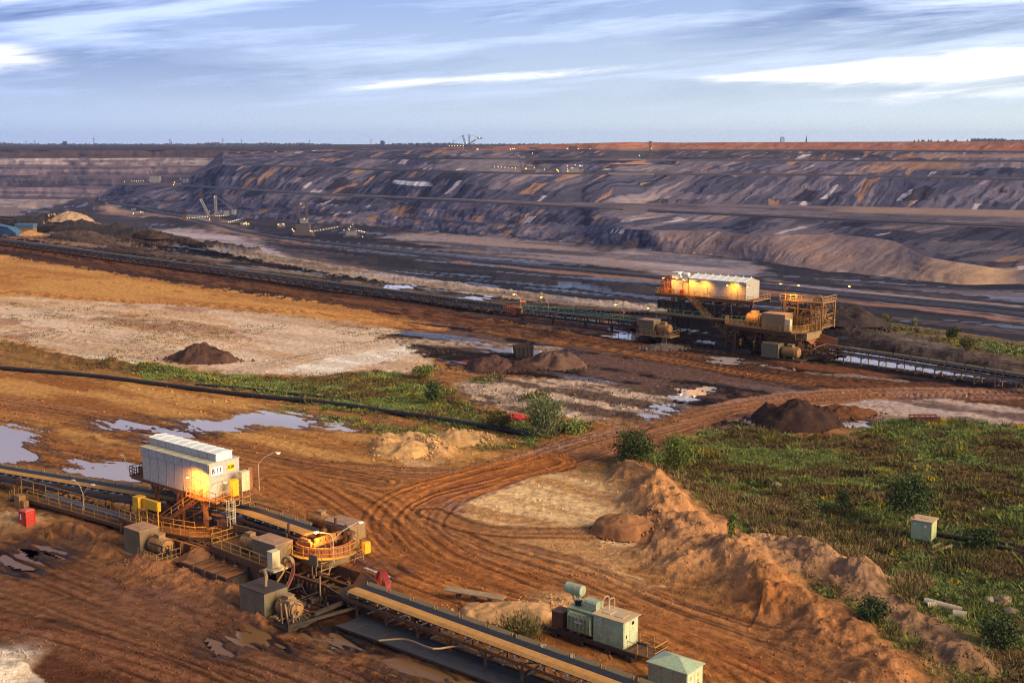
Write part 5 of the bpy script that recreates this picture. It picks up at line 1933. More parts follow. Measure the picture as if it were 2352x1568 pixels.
 b.build('drive_platform', 'rust', root)
 motor_unit(root, O, -101.8, -99.0, 88.2, 2.9, 0.85)
 cabinet(root, O, -98.7, -94.6, 87.0, 89.4, 3.0, 4.5, 'beige', 'boxtop')
 # boom carrying the belt to the discharge head
 b = B()
 for y in (81.2, 84.9):
  b.beam((-110, y, 3.35), (-97.0, y, 3.85), 0.25, 0.7)
  for i in range(7):
   xa = -109.5 + i * 1.9
   b.beam((xa, y, 2.0), (xa + 0.95, y, 3.3), 0.12)
   b.beam((xa + 1.9, y, 2.0), (xa + 0.95, y, 3.3), 0.12)
  b.beam((-110, y, 2.0), (-97.0, y, 2.2), 0.2, 0.3)
 b.build('boom_frame', 'rust', root)
 b = B()
 b.box(-109.0, -99.0, 85.3, 86.2, 3.6, 3.7)
 b.railing([(-109, 86.15, 3.7), (-101.0, 86.15, 3.7)], 1.0, 2.0)
 b.box(-109.5, -104.6, 86.0, 86.15, 4.1, 4.7)
 b.build('handrail', 'rustorange', root)
 # --- discharge head: round hood with ring walkway and bowl below
 hc = (-94.9, 83.6)
 b = B()
 b.lathe((hc[0], hc[1], 0), [(2.9, 4.05), (3.05, 4.05), (3.05, 2.75), (2.9, 2.75), (2.9, 4.05)], 36)
 for k in range(24):
  a = k * math.pi / 12
  b.beam((hc[0] + 3.07 * math.cos(a), hc[1] + 3.07 * math.sin(a), 2.8), (hc[0] + 3.07 * math.cos(a), hc[1] + 3.07 * math.sin(a), 4.0), 0.10)
 hood = b.build('discharge_hood', 'rustorange', root, True)
 b = B()
 b.lathe((hc[0], hc[1], 0), [(2.9, 2.74), (2.95, 2.45), (2.75, 1.95), (2.15, 1.5), (1.5, 1.25), (1.4, 1.25), (2.0, 1.55), (2.6, 2.0), (2.8, 2.45), (2.78, 2.74)], 36)
 b.build('chute_bowl', 'beige', hood, True)
 b = B()
 b.lathe((hc[0], hc[1], 0), [(3.1, 3.05), (3.75, 3.05), (3.75, 2.95), (3.1, 2.95), (3.1, 3.05)], 36)
 for k in range(30):
  a = -2.3 + k * 4.6 / 29
  if k % 3 == 0:
   b.beam((hc[0] + 3.72 * math.cos(a), hc[1] + 3.72 * math.sin(a), 3.05), (hc[0] + 3.72 * math.cos(a), hc[1] + 3.72 * math.sin(a), 4.15), 0.06)
 for z in (3.6, 4.15):
  b.tube([(hc[0] + 3.72 * math.cos(a), hc[1] + 3.72 * math.sin(a), z) for a in np.linspace(-2.3, 2.3, 30)], 0.04, 5)
 b.build('ring_walkway', 'rail', hood)
 b = B()
 for k in range(5):
  b.box(-94.2 + 0.22 * k * 0, -93.9, 81.6 + k * 0.75, 82.15 + k * 0.75, 3.9, 4.75)
 b.beam((-94.05, 81.3, 4.1), (-94.05, 85.5, 4.1), 0.35, 0.35)
 b.beam((-96.2, 81.25, 4.0), (-94.2, 81.25, 4.2), 0.3, 0.5)
 b.box(-96.0, -94.6, 81.2, 81.5, 3.9, 4.6)
 b.build('baffle_plates', 'orangemotor', hood)  # brighter ochre on these hood plates paints in some of the lamp glow
 b = B()
 for (x, y) in ((-98.0, 81.4), (-95.6, 85.9), (-93.0, 85.0)):
  B().beam((x, y, 3.0), (x, y, 5.7), 0.2).build('hood_post', 'dark', hood)
 B().beam((-98.0, 81.4, 4.2), (-98.9, 81.4, 4.2), 0.7, 0.9).build('pulley_guard', 'dark', hood)
 B().box(-96.6, -92.9, 85.4, 85.7, 4.0, 5.0).build('splash_plate', 'dark', hood)
 b = B()
 b.box(-93.3, -92.0, 80.0, 80.15, 2.6, 3.75)
 b.beam((-92.9, 80.1, 1.5), (-92.9, 80.1, 2.6), 0.1)
 b.beam((-92.3, 80.1, 1.5), (-92.3, 80.1, 2.6), 0.1)
 b.build('notice_board', 'greybox', hood)
 b = B()
 b.box(-90.9, -90.4, 85.3, 86.1, 2.9, 4.1)
 b.build('control_box', 'yellow', hood)
 pipework(root, O, (-123.5, -108, 78.4, 85.5, 0.4, 1.7), 70, 1, 'rust')
 pipework(root, O, (-123, -109, 79.5, 84.5, 1.95, 3.4), 50, 2, 'rust')
 pipework(root, O, (-122, -111, 81.3, 85, 3.0, 5.5), 26, 3, 'dark')
 pipework(root, O, (-107, -97, 78.5, 85.5, 0.6, 2.1), 80, 4, 'rust')
 pipework(root, O, (-108, -97, 81.0, 85.5, 2.3, 3.6), 60, 5, 'dark')
 pipework(root, O, (-98.5, -92, 80.8, 87, 1.6, 3.4), 46, 6, 'beige')
 pipework(root, O, (-96, -84, 78.3, 83.2, 0.1, 1.1), 70, 7, 'rust')
 pipework(root, O, (-92.5, -86.3, 71.6, 78.0, 0.2, 1.3), 40, 8, 'dark')
 pipework(root, O, (-114, -110.6, 74.2, 76.4, 0.5, 2.2), 22, 9, 'dark')
 pipework(root, O, (-89.3, -86.2, 71.3, 74.4, 0.3, 2.3), 24, 10, 'beige')
 pipework(root, O, (-111, -109, 81, 86, 5.0, 6.1), 20, 11, 'rust')
 pipework(root, O, (-150, -124, 79.5, 81.5, -0.1, 1.2), 60, 12, 'rust')
 pipework(root, O, (-112, -108.5, 78.8, 83, 0.2, 1.8), 30, 13, 'dark', th=0.16)
 pipework(root, O, (-96.5, -92.5, 81.5, 86, 3.2, 4.9), 26, 14, 'rust')
 # --- lamps
 flood_lamp(root, O, (x1 + 0.9, y0 - 0.75, zf - 0.6), [[(x1 + 0.9, y0 - 0.75, zf + 1.6), (x1 + 0.2, y0 - 1.1, zf + 2.3), (x1 - 1.2, y0 - 1.6, zf + 2.75)],
                                                      [(x1 + 0.9, y0 - 0.75, zf + 1.6), (x1 + 1.7, y0 - 0.5, zf + 2.3), (x1 + 2.3, y0 - 0.1, zf + 2.5)]], 'o')
 flood_lamp(root, O, (x1 + 1.6, y1 + 1.5, zf), [[(x1 + 1.6, y1 + 1.5, zf + 3.2), (x1 + 2.2, y1 + 1.9, zf + 4.0), (x1 + 3.2, y1 + 2.6, zf + 4.6)]], 'o')
 flood_lamp(root, O, (x0 - 2.5, y1, zf), [[(x0 - 2.5, y1, zf + 2.6), (x0 - 2.9, y1 + .2, zf + 3.2), (x0 - 4.0, y1 + 0.6, zf + 3.9)]], 'o')
 flood_lamp(root, O, (x0 - 2.5, y0, zf), [[(x0 - 3.2, y0, zf + 0.9), (x0 - 3.9, y0, zf + 2.2)]], None)
 flood_lamp(root, O, (-91.6, 82.0, 2.5), [[(-91.8, 82.1, 5.0), (-92.4, 82.3, 5.5), (-93.6, 81.9, 5.5)], [(-91.8, 82.1, 5.0), (-91.4, 83.0, 5.8), (-90.8, 84.6, 6.5)]], 'o')
 lamp_light(root, O, (x1 - 1.5, y0 - 1.7, zf + 2.4), 1200, (1.0, 0.36, 0.025), spot=((x1 - 1.8, y0 + 0.2, zf + 0.8), 150))
 lamp_light(root, O, (x1 + 2.4, y0 + 0.2, zf + 2.2), 140, spot=((x1 + 1.6, y0 + 1.6, zf), 140))
 lamp_light(root, O, (-93.2, 81.2, 5.6), 900, (1.0, 0.42, 0.05), spot=((-94.6, 83.2, 3), 165))
 lamp_light(root, O, (x1 + 0.2, y0 - 1.4, 5.2), 500, (1.0, 0.45, 0.06), spot=((-113, 80, 1.9), 160))
 # --- receiving hopper of the next conveyor
 b = B()
 b.box(-96.0, -89.0, 78.55, 78.75, 0.3, 1.62)
 for i in range(11):
  x = -95.8 + i * 0.66
  b.box(x, x + 0.16, 78.3, 78.55, 0.1, 1.5)
 b.beam((-96.2, 78.6, 1.7), (-88.8, 78.6, 1.7), 0.28, 0.2)
 b.beam((-96.2, 83.4, 1.7), (-88.8, 83.4, 1.7), 0.28, 0.2)
 b.box(-96.0, -89.0, 83.25, 83.45, 0.2, 1.65)
 b.add([(-88.9, 83.4, 1.95), (-85.6, 82.4, 1.75), (-85.4, 81.4, 0.7), (-88.9, 81.6, 0.5), (-88.9, 83.5, 1.97), (-85.6, 82.55, 1.77), (-85.4, 81.5, 0.66), (-88.9, 81.72, 0.46)],
          [(0, 1, 2, 3), (7, 6, 5, 4), (0, 4, 5, 1), (1, 5, 6, 2), (2, 6, 7, 3), (3, 7, 4, 0)])
 b.add([(-88.9, 78.65, 1.7), (-85.0, 77.9, 1.5), (-85.0, 78.2, 0.8), (-88.9, 79.2, 0.5), (-88.9, 78.53, 1.68), (-85.0, 77.78, 1.48), (-85.0, 78.08, 0.76), (-88.9, 79.08, 0.46)],
          [(0, 1, 2, 3), (7, 6, 5, 4), (0, 4, 5, 1), (1, 5, 6, 2), (2, 6, 7, 3), (3, 7, 4, 0)])
 b.build('receiving_hopper', 'rust', root)
 # lower drive unit at the hopper
 cabinet(root, O, -93.5, -89.8, 71.3, 74.2, 0.35, 2.75, 'greybox', 'dark')
 motor_unit(root, O, -89.4, -86.9, 73.0, 0.3, 0.95)
 b = B()
 b.box(-93.6, -86.0, 71.0, 74.5, -0.1, 0.22)
 b.beam((-86.2, 71.2, 0.5), (-84.0, 78.0, 0.9), 0.25)
 b.beam((-86.2, 74.4, 0.7), (-86.0, 78.2, 0.9), 0.35)
 b.beam((-89.4, 74.4, 0.5), (-89.4, 78.4, 0.5), 0.4)
 b.railing([(-86.1, 71.1, 0.22), (-86.1, 74.4, 0.22)], 0.9, 0.8)
 for y in (78.4, 81.6):
  b.beam((-95.5, y, 0.7), (-82.5, y, 0.7), 0.3, 0.4)
 for x in (-95, -91, -87, -84):
  b.beam((x, 78.4, 0.6), (x, 78.4, -0.3), 0.3)
  b.beam((x, 78.4, 0.6), (x, 81.6, 0.6), 0.24)
 b.box(-88.5, -84.5, 78.9, 81.2, 0.1, 1.1)
 b.build('tail_frame', 'dark', root)
 b = B()
 b.tube([(-91.2, 72.6, 2.9), (-91.1, 72.7, 3.9), (-91.9, 73.1, 4.2), (-92.6, 73.2, 3.9)], 0.18, 8)
 b.build('cable_bend', 'beige', root, True)
 # cable arch and hanging cables
 b = B()
 arc = [(-94.2, 77.8, 2.8 + 0.0)]
 for a in np.linspace(math.pi, 0.0, 10):
  arc.append((-93.5 + 0.75 * math.cos(a) * -1 * -1, 77.6 - 0.1 * a, 3.3 + 0.75 * math.sin(a)))
 b.sweep(arc, [(0.25, 0.1), (-0.25, 0.1), (-0.25, -0.1), (0.25, -0.1)])
 b.build('cable_saddle', 'beige', root)
 for k in range(4):
  b = B()
  x = -92.75 + 0.12 * k
  pts = [(x - .3, 77.5, 3.6), (x, 77.3, 2.8), (x + 0.1, 76.5, 1.6), (x + 0.4, 75.0, 0.75 - 0.06 * k), (x + 0.9 + 0.2 * k, 73.6, 0.9), (x + 1.3 + .2 * k, 72.9, 1.5)]
  b.tube([tuple(q) for q in smooth_path(pts, 5)], 0.06, 6)
  b.build('power_cable', ('rail', 'redcable', 'beige', 'redcable')[k], root, True)
 b = B()
 b.tube([tuple(q) for q in smooth_path([(-96.5, 77.4, 2.1), (-96.2, 76.2, 0.9), (-94.6, 75.8, 0.7), (-93.8, 76.8, 2.2), (-93.9, 77.6, 3.2)], 6)], 0.09, 6)
 b.build('power_cable', 'rail', root, True)
 b = B()
 b.tube([(-89.2, 77.9, 0.2), (-89.2, 77.9, 2.9), (-88.9, 78.1, 3.2), (-88.3, 78.4, 3.1)], 0.08, 6)
 b.tube([(-88.4, 78.3, 3.1), (-88.8, 79.3, 3.9), (-89.0, 79.6, 4.2)], 0.05, 6)
 b.build('spray_pipe', 'beige', root, True)
 for k in range(5):
  b = B()
  y = 83.9 + 0.16 * k
  b.tube([tuple(q) for q in smooth_path([(-87.4, y, 0.3), (-87.2, y, 1.9), (-86.5, y - 0.1, 2.2), (-85.6, y - 0.4, 1.4), (-84.6, y - 0.9, 0.35), (-80.0, y - 2.5, 0.35), (-76, y - 3.6, 0.4)], 5)], 0.07, 6)
  b.build('power_cable', 'redcable', root, True)
 return root


near_station()

# ------------------------------------------------------------------ near conveyors
_w0 = at(0, 1084, 2.15)


def to_st(p):
 return (p.dot(AX), p.dot(BX), p.z)


def pt(x, y, z):
 return to_st(at(x, y, z))


_a = pt(0, 1083, 2.2)
_b = pt(405, 1150.5, 3.5)
_d = [(_a[i] - _b[i]) for i in range(3)]
conveyor('belt_conveyor', 'near belt conveyor bringing ochre sand from the left edge to the B 11 station', [(_b[0] + _d[0] * 2.0, _b[1] + _d[1] * 2.0, 1.4), _a, _b, pt(562, 1177, 4.15), pt(712, 1228, 4.55)], 2.5,
         'conveyors of the near line', 'sand', 4.6, lambda p: 0.0, True, True, True, 0.12, 2.9, leg_range=(0, 72))
_r0 = pt(812, 1357, 1.65)
_r1 = pt(1390, 1568, 2.15)
_d = [(_r1[i] - _r0[i]) for i in range(3)]
conveyor('belt_conveyor', 'near belt conveyor carrying ochre sand away past the green transformer', [_r0, _r1, (_r1[0] + _d[0] * 0.9, _r1[1] + _d[1] * 0.9, 2.4)], 2.6,
         'conveyors of the near line', 'sand', 4.4, lambda p: -0.1, True, True, False, 0.2, 3.4)


def near_extras():
 # wide return belt low beside the right hand conveyor
 A0, A1 = at(800, 1425, 0.35), at(1400, 1640, 0.35)
 base = Vector((A0.x, A0.y, 0))
 root = thing('return_belt_run', 'low dark return belt running under the near sand conveyor', 'conveyor belt', base)
 MB(base).sweep([A0, A0.lerp(A1, 0.5), A1], [(1.5, 0.04), (0.5, -0.06), (-0.5, -0.06), (-1.5, 0.04), (-1.5, 0.0), (0, -0.12), (1.5, 0.0)]).build('belt', 'belt', root)
 fr = MB(base)
 d = (A1 - A0).normalized()
 s = Vector((-d.y, d.x, 0))
 for sg in (1, -1):
  fr.beam(A0 + s * sg * 1.65, A1 + s * sg * 1.65, 0.12, 0.22)
 k = 9
 for i in range(k):
  p = A0.lerp(A1, (i + 0.5) / k)
  fr.beam(p + s * 1.65 + Vector((0, 0, -0.15)), p - s * 1.65 + Vector((0, 0, -0.15)), 0.2, 0.24)
 fr.build('belt_frame', 'dark', root)
 cb = MB(base)
 pts = [at(870, 1470, 0.9)]
 for i in range(9):
  f = (i + 1) / 9
  p = at(870 + 560 * f, 1455 + 115 * f + 10 * math.sin(i * 2.2), 1.1 + 0.5 * math.sin(i * 1.7))
  pts.append(p)
 cb.tube([tuple(q) for q in smooth_path([tuple(p) for p in pts], 4)], 0.09, 6)
 cb.build('power_cable', 'beige', root, True)
 # tail walkway beside the left conveyor
 O = (-135, 78, 0)
 root = thing('service_walkway', 'railed service walkway with blue pipe sections beside the near left conveyor', 'walkway', loc_of(-135, 78, 0), ROT)
 q0, q1 = pt(65, 1165, 1.0), pt(290, 1208, 1.0)
 b = MB(O)
 x0, x1 = -146, -122.5
 ya = lambda x: 76.2 + (x + 146) * (78.0 - 76.2) / 23.5
 b.add([(x0, ya(x0), 0.95), (x1, ya(x1), 0.95), (x1, ya(x1) + 1.2, 0.95), (x0, ya(x0) + 1.2, 0.95), (x0, ya(x0), 0.85), (x1, ya(x1), 0.85), (x1, ya(x1) + 1.2, 0.85), (x0, ya(x0) + 1.2, 0.85)],
          [(0, 1, 2, 3), (7, 6, 5, 4), (0, 4, 5, 1), (1, 5, 6, 2), (2, 6, 7, 3), (3, 7, 4, 0)])
 for i in range(9):
  x = x0 + (x1 - x0) * i / 8
  b.beam((x, ya(x) + 0.1, 0.9), (x, ya(x) + 0.1, -0.3), 0.14)
  b.beam((x, ya(x) + 1.1, 0.9), (x, ya(x) + 1.1, -0.3), 0.14)
 b.beam((x0, ya(x0) - 0.05, 0.75), (x1, ya(x1) - 0.05, 0.75), 0.12, 0.4)
 b.build('deck', 'rust', root)
 b = MB(O)
 b.railing([(x0 + 3, ya(x0 + 3), 0.95), (x1, ya(x1), 0.95)], 1.1, 2.4, 0.035, 1)
 b.build('handrail', 'rail', root)
 b = MB(O)
 b.railing([(x0, ya(x0) + 1.15, 0.95), (x1, ya(x1) + 1.15, 0.95)], 1.9, 2.6, 0.035, 1)
 b.build('handrail', 'rail', root)
 stair_flight(root, O, (x0, ya(x0) + .6, 0.95), (x0 - 1.6, ya(x0) + .4, -0.1), 0.9, 'beige', 'rail', 'stair', (0, 1))
 b = MB(O)
 xa = -142.0
 n = 7
 for i in range(n):
  xx = xa + i * 2.5
  b.tube([(xx, ya(xx) + 1.9, 1.0), (xx + 2.36, ya(xx + 2.36) + 1.9, 1.0)], 0.62, 14)
 b.build('pipe_sections', mat('blue grey pipe', (0.10, 0.125, 0.16), 0.55, 0, (0.14, 0.09, 0.06), 0.4, 0.8, False), root, True)
 b = MB(O)
 b.box(-143.6, -142.4, 75.0, 75.9, 0.1, 1.7)
 b.box(-142.2, -141.5, 75.1, 75.8, 0.4, 1.2)
 b.build('junction_cabinet', 'orangemotor', root)
 flood_lamp(root, O, (-131.5, 77.4, 0.9), [[(-131.5, 77.4, 3.6), (-132.0, 77.4, 4.4), (-132.9, 77.3, 5.0)], [(-131.5, 77.4, 3.4), (-131.0, 77.6, 4.2), (-130.4, 77.8, 4.9)]], None)
 # red cabins
 for (x, y, lab, grp) in ((64, 1212, 'dark red portable cabin beside the near walkway', 1), (1462 - 3, 820 - 62, 'orange red portable cabin under the far conveyor bridge', 2)):
  p = at(x, y, 0)
  r_ = thing('portable_cabin', lab, 'cabin', (p.x, p.y, -0.1), ROT + R(8), 'portable cabins')
  s_ = 1.0 if grp == 1 else 1.0
  h_ = 2.3 if grp == 1 else 2.9
  b = MB()
  b.box(-0.62, 0.62, -0.62, 0.62, 0.12, h_)
  b.box(-0.66, 0.66, -0.66, 0.66, 0, 0.12)
  for xx in (-0.62, 0.62):
   for yy in (-0.62, 0.62):
    b.box(xx - 0.05, xx + 0.05, yy - 0.05, yy + 0.05, 0.1, h_ + 0.01)
  m_ = 'red' if grp == 1 else mat('orange red cabin paint', (0.50, 0.12, 0.04), 0.5, 0, (0.25, 0.08, 0.03), 0.3, 0.6)
  b.build('cabin_body', m_, r_)
  b = MB()
  b.add([(-0.68, -0.68, h_ + .01), (0.68, -0.68, h_ + .01), (0.68, 0.68, h_ + .01), (-0.68, 0.68, h_ + .01), (-0.5, -0.5, h_ + 0.18), (0.5, -0.5, h_ + 0.18), (0.5, 0.5, h_ + 0.18), (-0.5, 0.5, h_ + 0.18)],
              [(3, 2, 1, 0), (4, 5, 6, 7), (0, 1, 5, 4), (1, 2, 6, 5), (2, 3, 7, 6), (3, 0, 4, 7)])
  b.build('cabin_roof', mat('faded red roof', (0.50, 0.09, 0.06), 0.6, 0, (0.3, 0.12, 0.07), 0.4, 0.8, False), r_)
  b = MB()
  b.box(-0.48, 0.48, -0.655, -0.623, 0.2, h_ - 0.15)
  d_ = b.build('cabin_door', m_, r_)
  b = MB()
  b.box(-0.42, -0.24, -0.672, -0.657, h_ - 1.0, h_ - 0.35)
  b.build('door_notice', 'signwhite', d_)


near_extras()


# ------------------------------------------------------------------ transformer, green cabinets
def transformer():
 c = at(1362, 1490, 0.0)
 O = (0, 0, 0)
 root = thing('transformer', 'pale green transformer with round conservator tank and ribbed radiators on a skid', 'transformer', (c.x, c.y, 0), ROT)
 # x along the conveyor, y away from it; cabinet at the right end
 b = MB()
 b.box(-0.2, 3.1, 0.3, 2.7, 0.75, 3.25)
 for x in (0.9, 2.0):
  b.box(x - 0.012, x + 0.012, 0.285, 0.3, 0.85, 3.15)
 b.box(0.12, 0.32, 0.27, 0.3, 2.45, 2.65)
 b.box(1.0, 1.25, 0.27, 0.3, 1.55, 1.95)
 b.box(1.3, 1.5, 0.27, 0.3, 1.65, 1.9)
 for i in range(3):
  for j in range(5):
   b.box(0.0 + i * 1.06, 0.6 + i * 1.06, 0.272, 0.3, 1.0 + j * 0.09, 1.05 + j * 0.09)
  for z in (1.1, 2.0, 2.8):
   b.box(0.78 + i * 1.06, 0.86 + i * 1.06, 0.265, 0.3, z, z + 0.16)
 b.box(-0.24, 3.14, 0.26, 2.74, 0.7, 0.78)
 cab = b.build('switch_cabinet', 'green', root)
 b = MB()
 b.box(3.1, 3.125, 0.45, 1.35, 0.9, 3.1)
 b.box(3.1, 3.125, 1.42, 2.55, 0.9, 3.1)
 b.box(3.125, 3.15, 1.30, 1.40, 1.3, 2.9)
 dr = b.build('cabinet_door', mat('painted sunlit green', (0.50, 0.56, 0.36), 0.5, 0, (0.36, 0.3, 0.18), 0.2, 0.7), cab)  # sun-facing doors in a paler, yellower green, sunlight painted into the colour
 b = MB()
 b.box(3.126, 3.14, 1.62, 2.0, 2.65, 2.95)
 b.box(3.126, 3.14, 0.7, 0.85, 1.6, 1.9)
 b.build('door_notice', 'ink', dr)
 b = MB()
 b.box(3.126, 3.14, 1.75, 1.95, 2.25, 2.48)
 b.build('warning_sign', 'signyellow', dr)
 b = MB()
 b.add([(-0.35, 0.12, 3.253), (3.3, 0.12, 3.253), (3.3, 2.9, 3.253), (-0.35, 2.9, 3.253), (-0.35, 0.12, 3.33), (3.3, 0.12, 3.33), (3.3, 2.9, 3.33), (-0.35, 2.9, 3.33)],
          [(3, 2, 1, 0), (4, 5, 6, 7), (0, 1, 5, 4), (1, 2, 6, 5), (2, 3, 7, 6), (3, 0, 4, 7)])
 for x in (0.3, 1.75):
  b.box(x, x + 0.9, 0.9, 2.0, 3.33, 3.39)
 b.build('cabinet_roof', 'sandroof', cab)
 b = MB()
 b.box(-3.1, -0.35, 0.6, 2.5, 0.9, 3.0)
 b.box(-3.2, -0.3, 0.5, 2.6, 3.0, 3.12)
 tank = b.build('tank', 'green', root)
 b = MB()
 b.box(-3.05, -0.4, 0.56, 0.597, 1.0, 2.9)
 b.build('fin_gap_shade', 'pipe', tank)  # black sheet behind the fins, standing in for the shade between them
 b = MB()
 n = 17
 for i in range(n):
  x = -2.95 + i * 2.45 / (n - 1)
  pr = [(0.60, 1.0), (0.30, 1.0), (0.05, 1.2), (0.02, 2.55), (0.25, 2.85), (0.60, 2.9)]
  b.add([(x - 0.028, y, z) for y, z in pr] + [(x + 0.028, y, z) for y, z in pr],
              [tuple(range(6))[::-1], tuple(range(6, 12))] + [(k, (k + 1) % 6, (k + 1) % 6 + 6, k + 6) for k in range(6)])
 for i in range(5):
  y = 0.7 + i * 0.4
  b.box(-3.5, -3.1, y, y + 0.06, 1.1, 2.8)
 rad = b.build('radiator_fins', 'green', tank)
 b = MB()
 b.box(-2.2, -1.3, -0.02, 0.02, 2.0, 2.2)
 b.box(-1.8, -1.7, -0.02, 0.02, 2.2, 2.5)
 b.build('rating_plate', 'panelgrey', tank)
 b = MB()
 b.lathe((-4.2, 1.55, 4.55), [(0.02, 0), (0.42, 0.0), (0.52, 0.06), (0.52, 1.85), (0.42, 1.92), (0.02, 1.92)], 24, 'x')
 cons = b.build('conservator_tank', 'green', root, True)
 b = MB()
 for x in (-3.6, -2.9):
  b.beam((x, 1.55, 4.1), (x + 0.5, 1.55, 3.1), 0.14)
 b.tube([(-3.2, 1.5, 4.1), (-2.8, 1.4, 3.7), (-2.6, 1.4, 3.1)], 0.07, 6)
 b.beam((-3.0, 1.1, 4.2), (-3.0, 1.1, 5.2), 0.05)
 b.build('tank_bracket', 'green', cons)
 b = MB()
 b.box(-2.95, -2.5, 1.2, 1.75, 3.12, 3.6)
 b.build('bushing', 'ink', tank)
 b = MB()
 pr = [(0.9, 3.12), (2.0, 3.12), (2.0, 3.9), (1.85, 4.05), (1.05, 4.05), (0.9, 3.9)]
 b.add([(-1.85, y, z) for y, z in pr] + [(-0.35, y, z) for y, z in pr],
          [tuple(range(6))[::-1], tuple(range(6, 12))] + [(k, (k + 1) % 6, (k + 1) % 6 + 6, k + 6) for k in range(6)])
 b.build('cable_box', 'green', root)
 b = MB()
 for x in (-0.1, 0.55):
  b.tube([(x, 2.6, 3.1), (x, 2.6, 4.25), (x, 2.4, 4.4), (x, 1.9, 4.4), (x, 1.75, 4.2), (x, 1.75, 3.3)], 0.035, 6)
 b.build('grab_rail', 'railpale', root)
 b = MB()
 b.box(-5.0, -3.75, 0.3, 1.6, 0.85, 2.35)
 b.box(-5.06, -3.7, 0.24, 1.66, 2.35, 2.42)
 b.build('connection_box', 'rust', root)
 b = MB()
 for y in (0.2, 2.6):
  b.beam((-5.6, y, 0.55), (4.6, y, 0.55), 0.25, 0.4)
  b.tube([(-5.6, y, 0.5), (-6.0, y, 0.6)], 0.25, 8)
 for i in range(12):
  x = -5.3 + i * 0.85
  b.beam((x, 0.2, 0.6), (x, 2.6, 0.6), 0.12, 0.16)
 for x in (-4.6, -1.5, 1.6, 4.0):
  b.box(x - 0.3, x + 0.3, -0.1, 2.9, -0.2, 0.35)
 b.build('skid_frame', 'dark', root)
 b = MB()
 b.box(3.4, 6.4, 0.4, 2.6, 0.55, 0.62)
 b.build('platform', 'rust', root)
 b = MB()
 b.railing([(3.4, 2.6, 0.6), (6.4, 2.6, 0.6), (6.4, 0.4, 0.6), (5.6, 0.4, 0.6)], 1.15, 1.5, 0.035)
 b.tube([(3.5, 0.4, 0.6), (3.5, 0.4, 1.6), (4.6, 0.4, 1.6), (4.6, 0.4, 0.6)], 0.035, 6)
 b.build('handrail', 'rail', root)
 # low green cabinet with hipped roof
 p = at(1545, 1593, 0.0)
 root = thing('switch_cabinet', 'green steel cabinet with pyramid roof and warning stickers at the bottom edge', 'cabinet', (p.x, p.y, 0), ROT)
 b = MB()
 b.box(-2.3, 1.5, -0.3, 2.3, 0.1, 2.3)
 for x in (-1.0, 0.2):
  b.box(x - 0.012, x + 0.012, -0.318, -0.3, 0.2, 2.25)
 for i in range(3):
  for j in range(6):
   b.box(-2.0 + i * 1.25, -1.3 + i * 1.25, -0.33, -0.3, 0.5 + j * 0.09, 0.55 + j * 0.09)
  for z in (0.5, 1.2, 1.9):
   b.box(-1.12 + i * 1.2, -1.04 + i * 1.2, -0.335, -0.3, z, z + 0.18)
 b.build('cabinet_body', 'green', root)
 b = MB()
 b.add([(-2.45, -0.45, 2.31), (1.65, -0.45, 2.31), (1.65, 2.45, 2.31), (-2.45, 2.45, 2.31), (-2.45, -0.45, 2.40), (1.65, -0.45, 2.40), (1.65, 2.45, 2.40), (-2.45, 2.45, 2.40), (-0.7, 1.0, 3.0), (-0.1, 1.0, 3.0)],
          [(3, 2, 1, 0), (0, 1, 5, 4), (1, 2, 6, 5), (2, 3, 7, 6), (3, 0, 4, 7), (4, 5, 9, 8), (5, 6, 9), (6, 7, 8, 9), (7, 4, 8)])
 b.build('cabinet_roof', 'greenroof', root)
 b = MB()
 b.box(1.5, 1.525, -0.2, 0.95, 0.25, 2.2)
 b.box(1.5, 1.525, 1.02, 2.2, 0.25, 2.2)
 dr = b.build('cabinet_door', mat('painted sunlit door green', (0.52, 0.60, 0.40), 0.5, 0, (0.36, 0.3, 0.18), 0.2, 0.7), root)  # doors on the sun side carry painted sunlight, paler than the body green
 for y in (0.35, 1.5):
  b = MB()
  b.box(1.526, 1.54, y - 0.14, y + 0.14, 1.55, 1.85)
  b.build('notice_plate', mat('orange notice', (0.75, 0.35, 0.12), 0.5, 0, (0.6, 0.3, 0.1), 0.1, 0.8), dr)
  b = MB()
  b.add([(1.53, y - 0.2, 1.05), (1.53, y + 0.2, 1.05), (1.53, y, 1.42), (1.545, y - 0.2, 1.05), (1.545, y + 0.2, 1.05), (1.545, y, 1.42)], [(0, 2, 1), (3, 4, 5), (0, 1, 4, 3), (1, 2, 5, 4), (2, 0, 3, 5)])
  b.build('warning_sign', mat('amber warning', (0.85, 0.36, 0.01), 0.5, 0, (0.6, 0.3, 0.1), 0.1, 0.8), dr)
  b = MB()
  b.box(1.526, 1.54, y - 0.12, y + 0.12, 0.85, 0.98)
  b.build('notice_plate', 'ink', dr)
 # small cabinet in the meadow
 p = at(2122, 1247, 0.0)
 root = thing('switch_cabinet', 'small green cabinet on a black plinth in the meadow beside a black pipe', 'cabinet', (p.x, p.y, zg(p.x, p.y) - 0.1), ROT + R(4))
 b = MB()
 b.box(-1.15, 1.0, -0.9, 1.0, -0.3, 0.55)
 b.build('plinth', 'pipe', root)
 b = MB()
 b.box(-1.25, 1.05, -1.0, 1.05, 0.55, 2.75)
 b.box(-0.1, -0.07, -1.015, -1.0, 0.65, 2.7)
 b.build('cabinet_body', 'green', root)
 b = MB()
 b.box(1.05, 1.075, -0.9, 0.95, 0.65, 2.65)
 b.build('side_panel', mat('painted sunlit panel green', (0.46, 0.50, 0.22), 0.5, 0, (0.36, 0.3, 0.15), 0.2, 0.7), root)  # yellower green on the sun side, with the sunlight put into its colour
 b = MB()
 b.box(-1.4, 1.2, -1.15, 1.2, 2.752, 2.85)
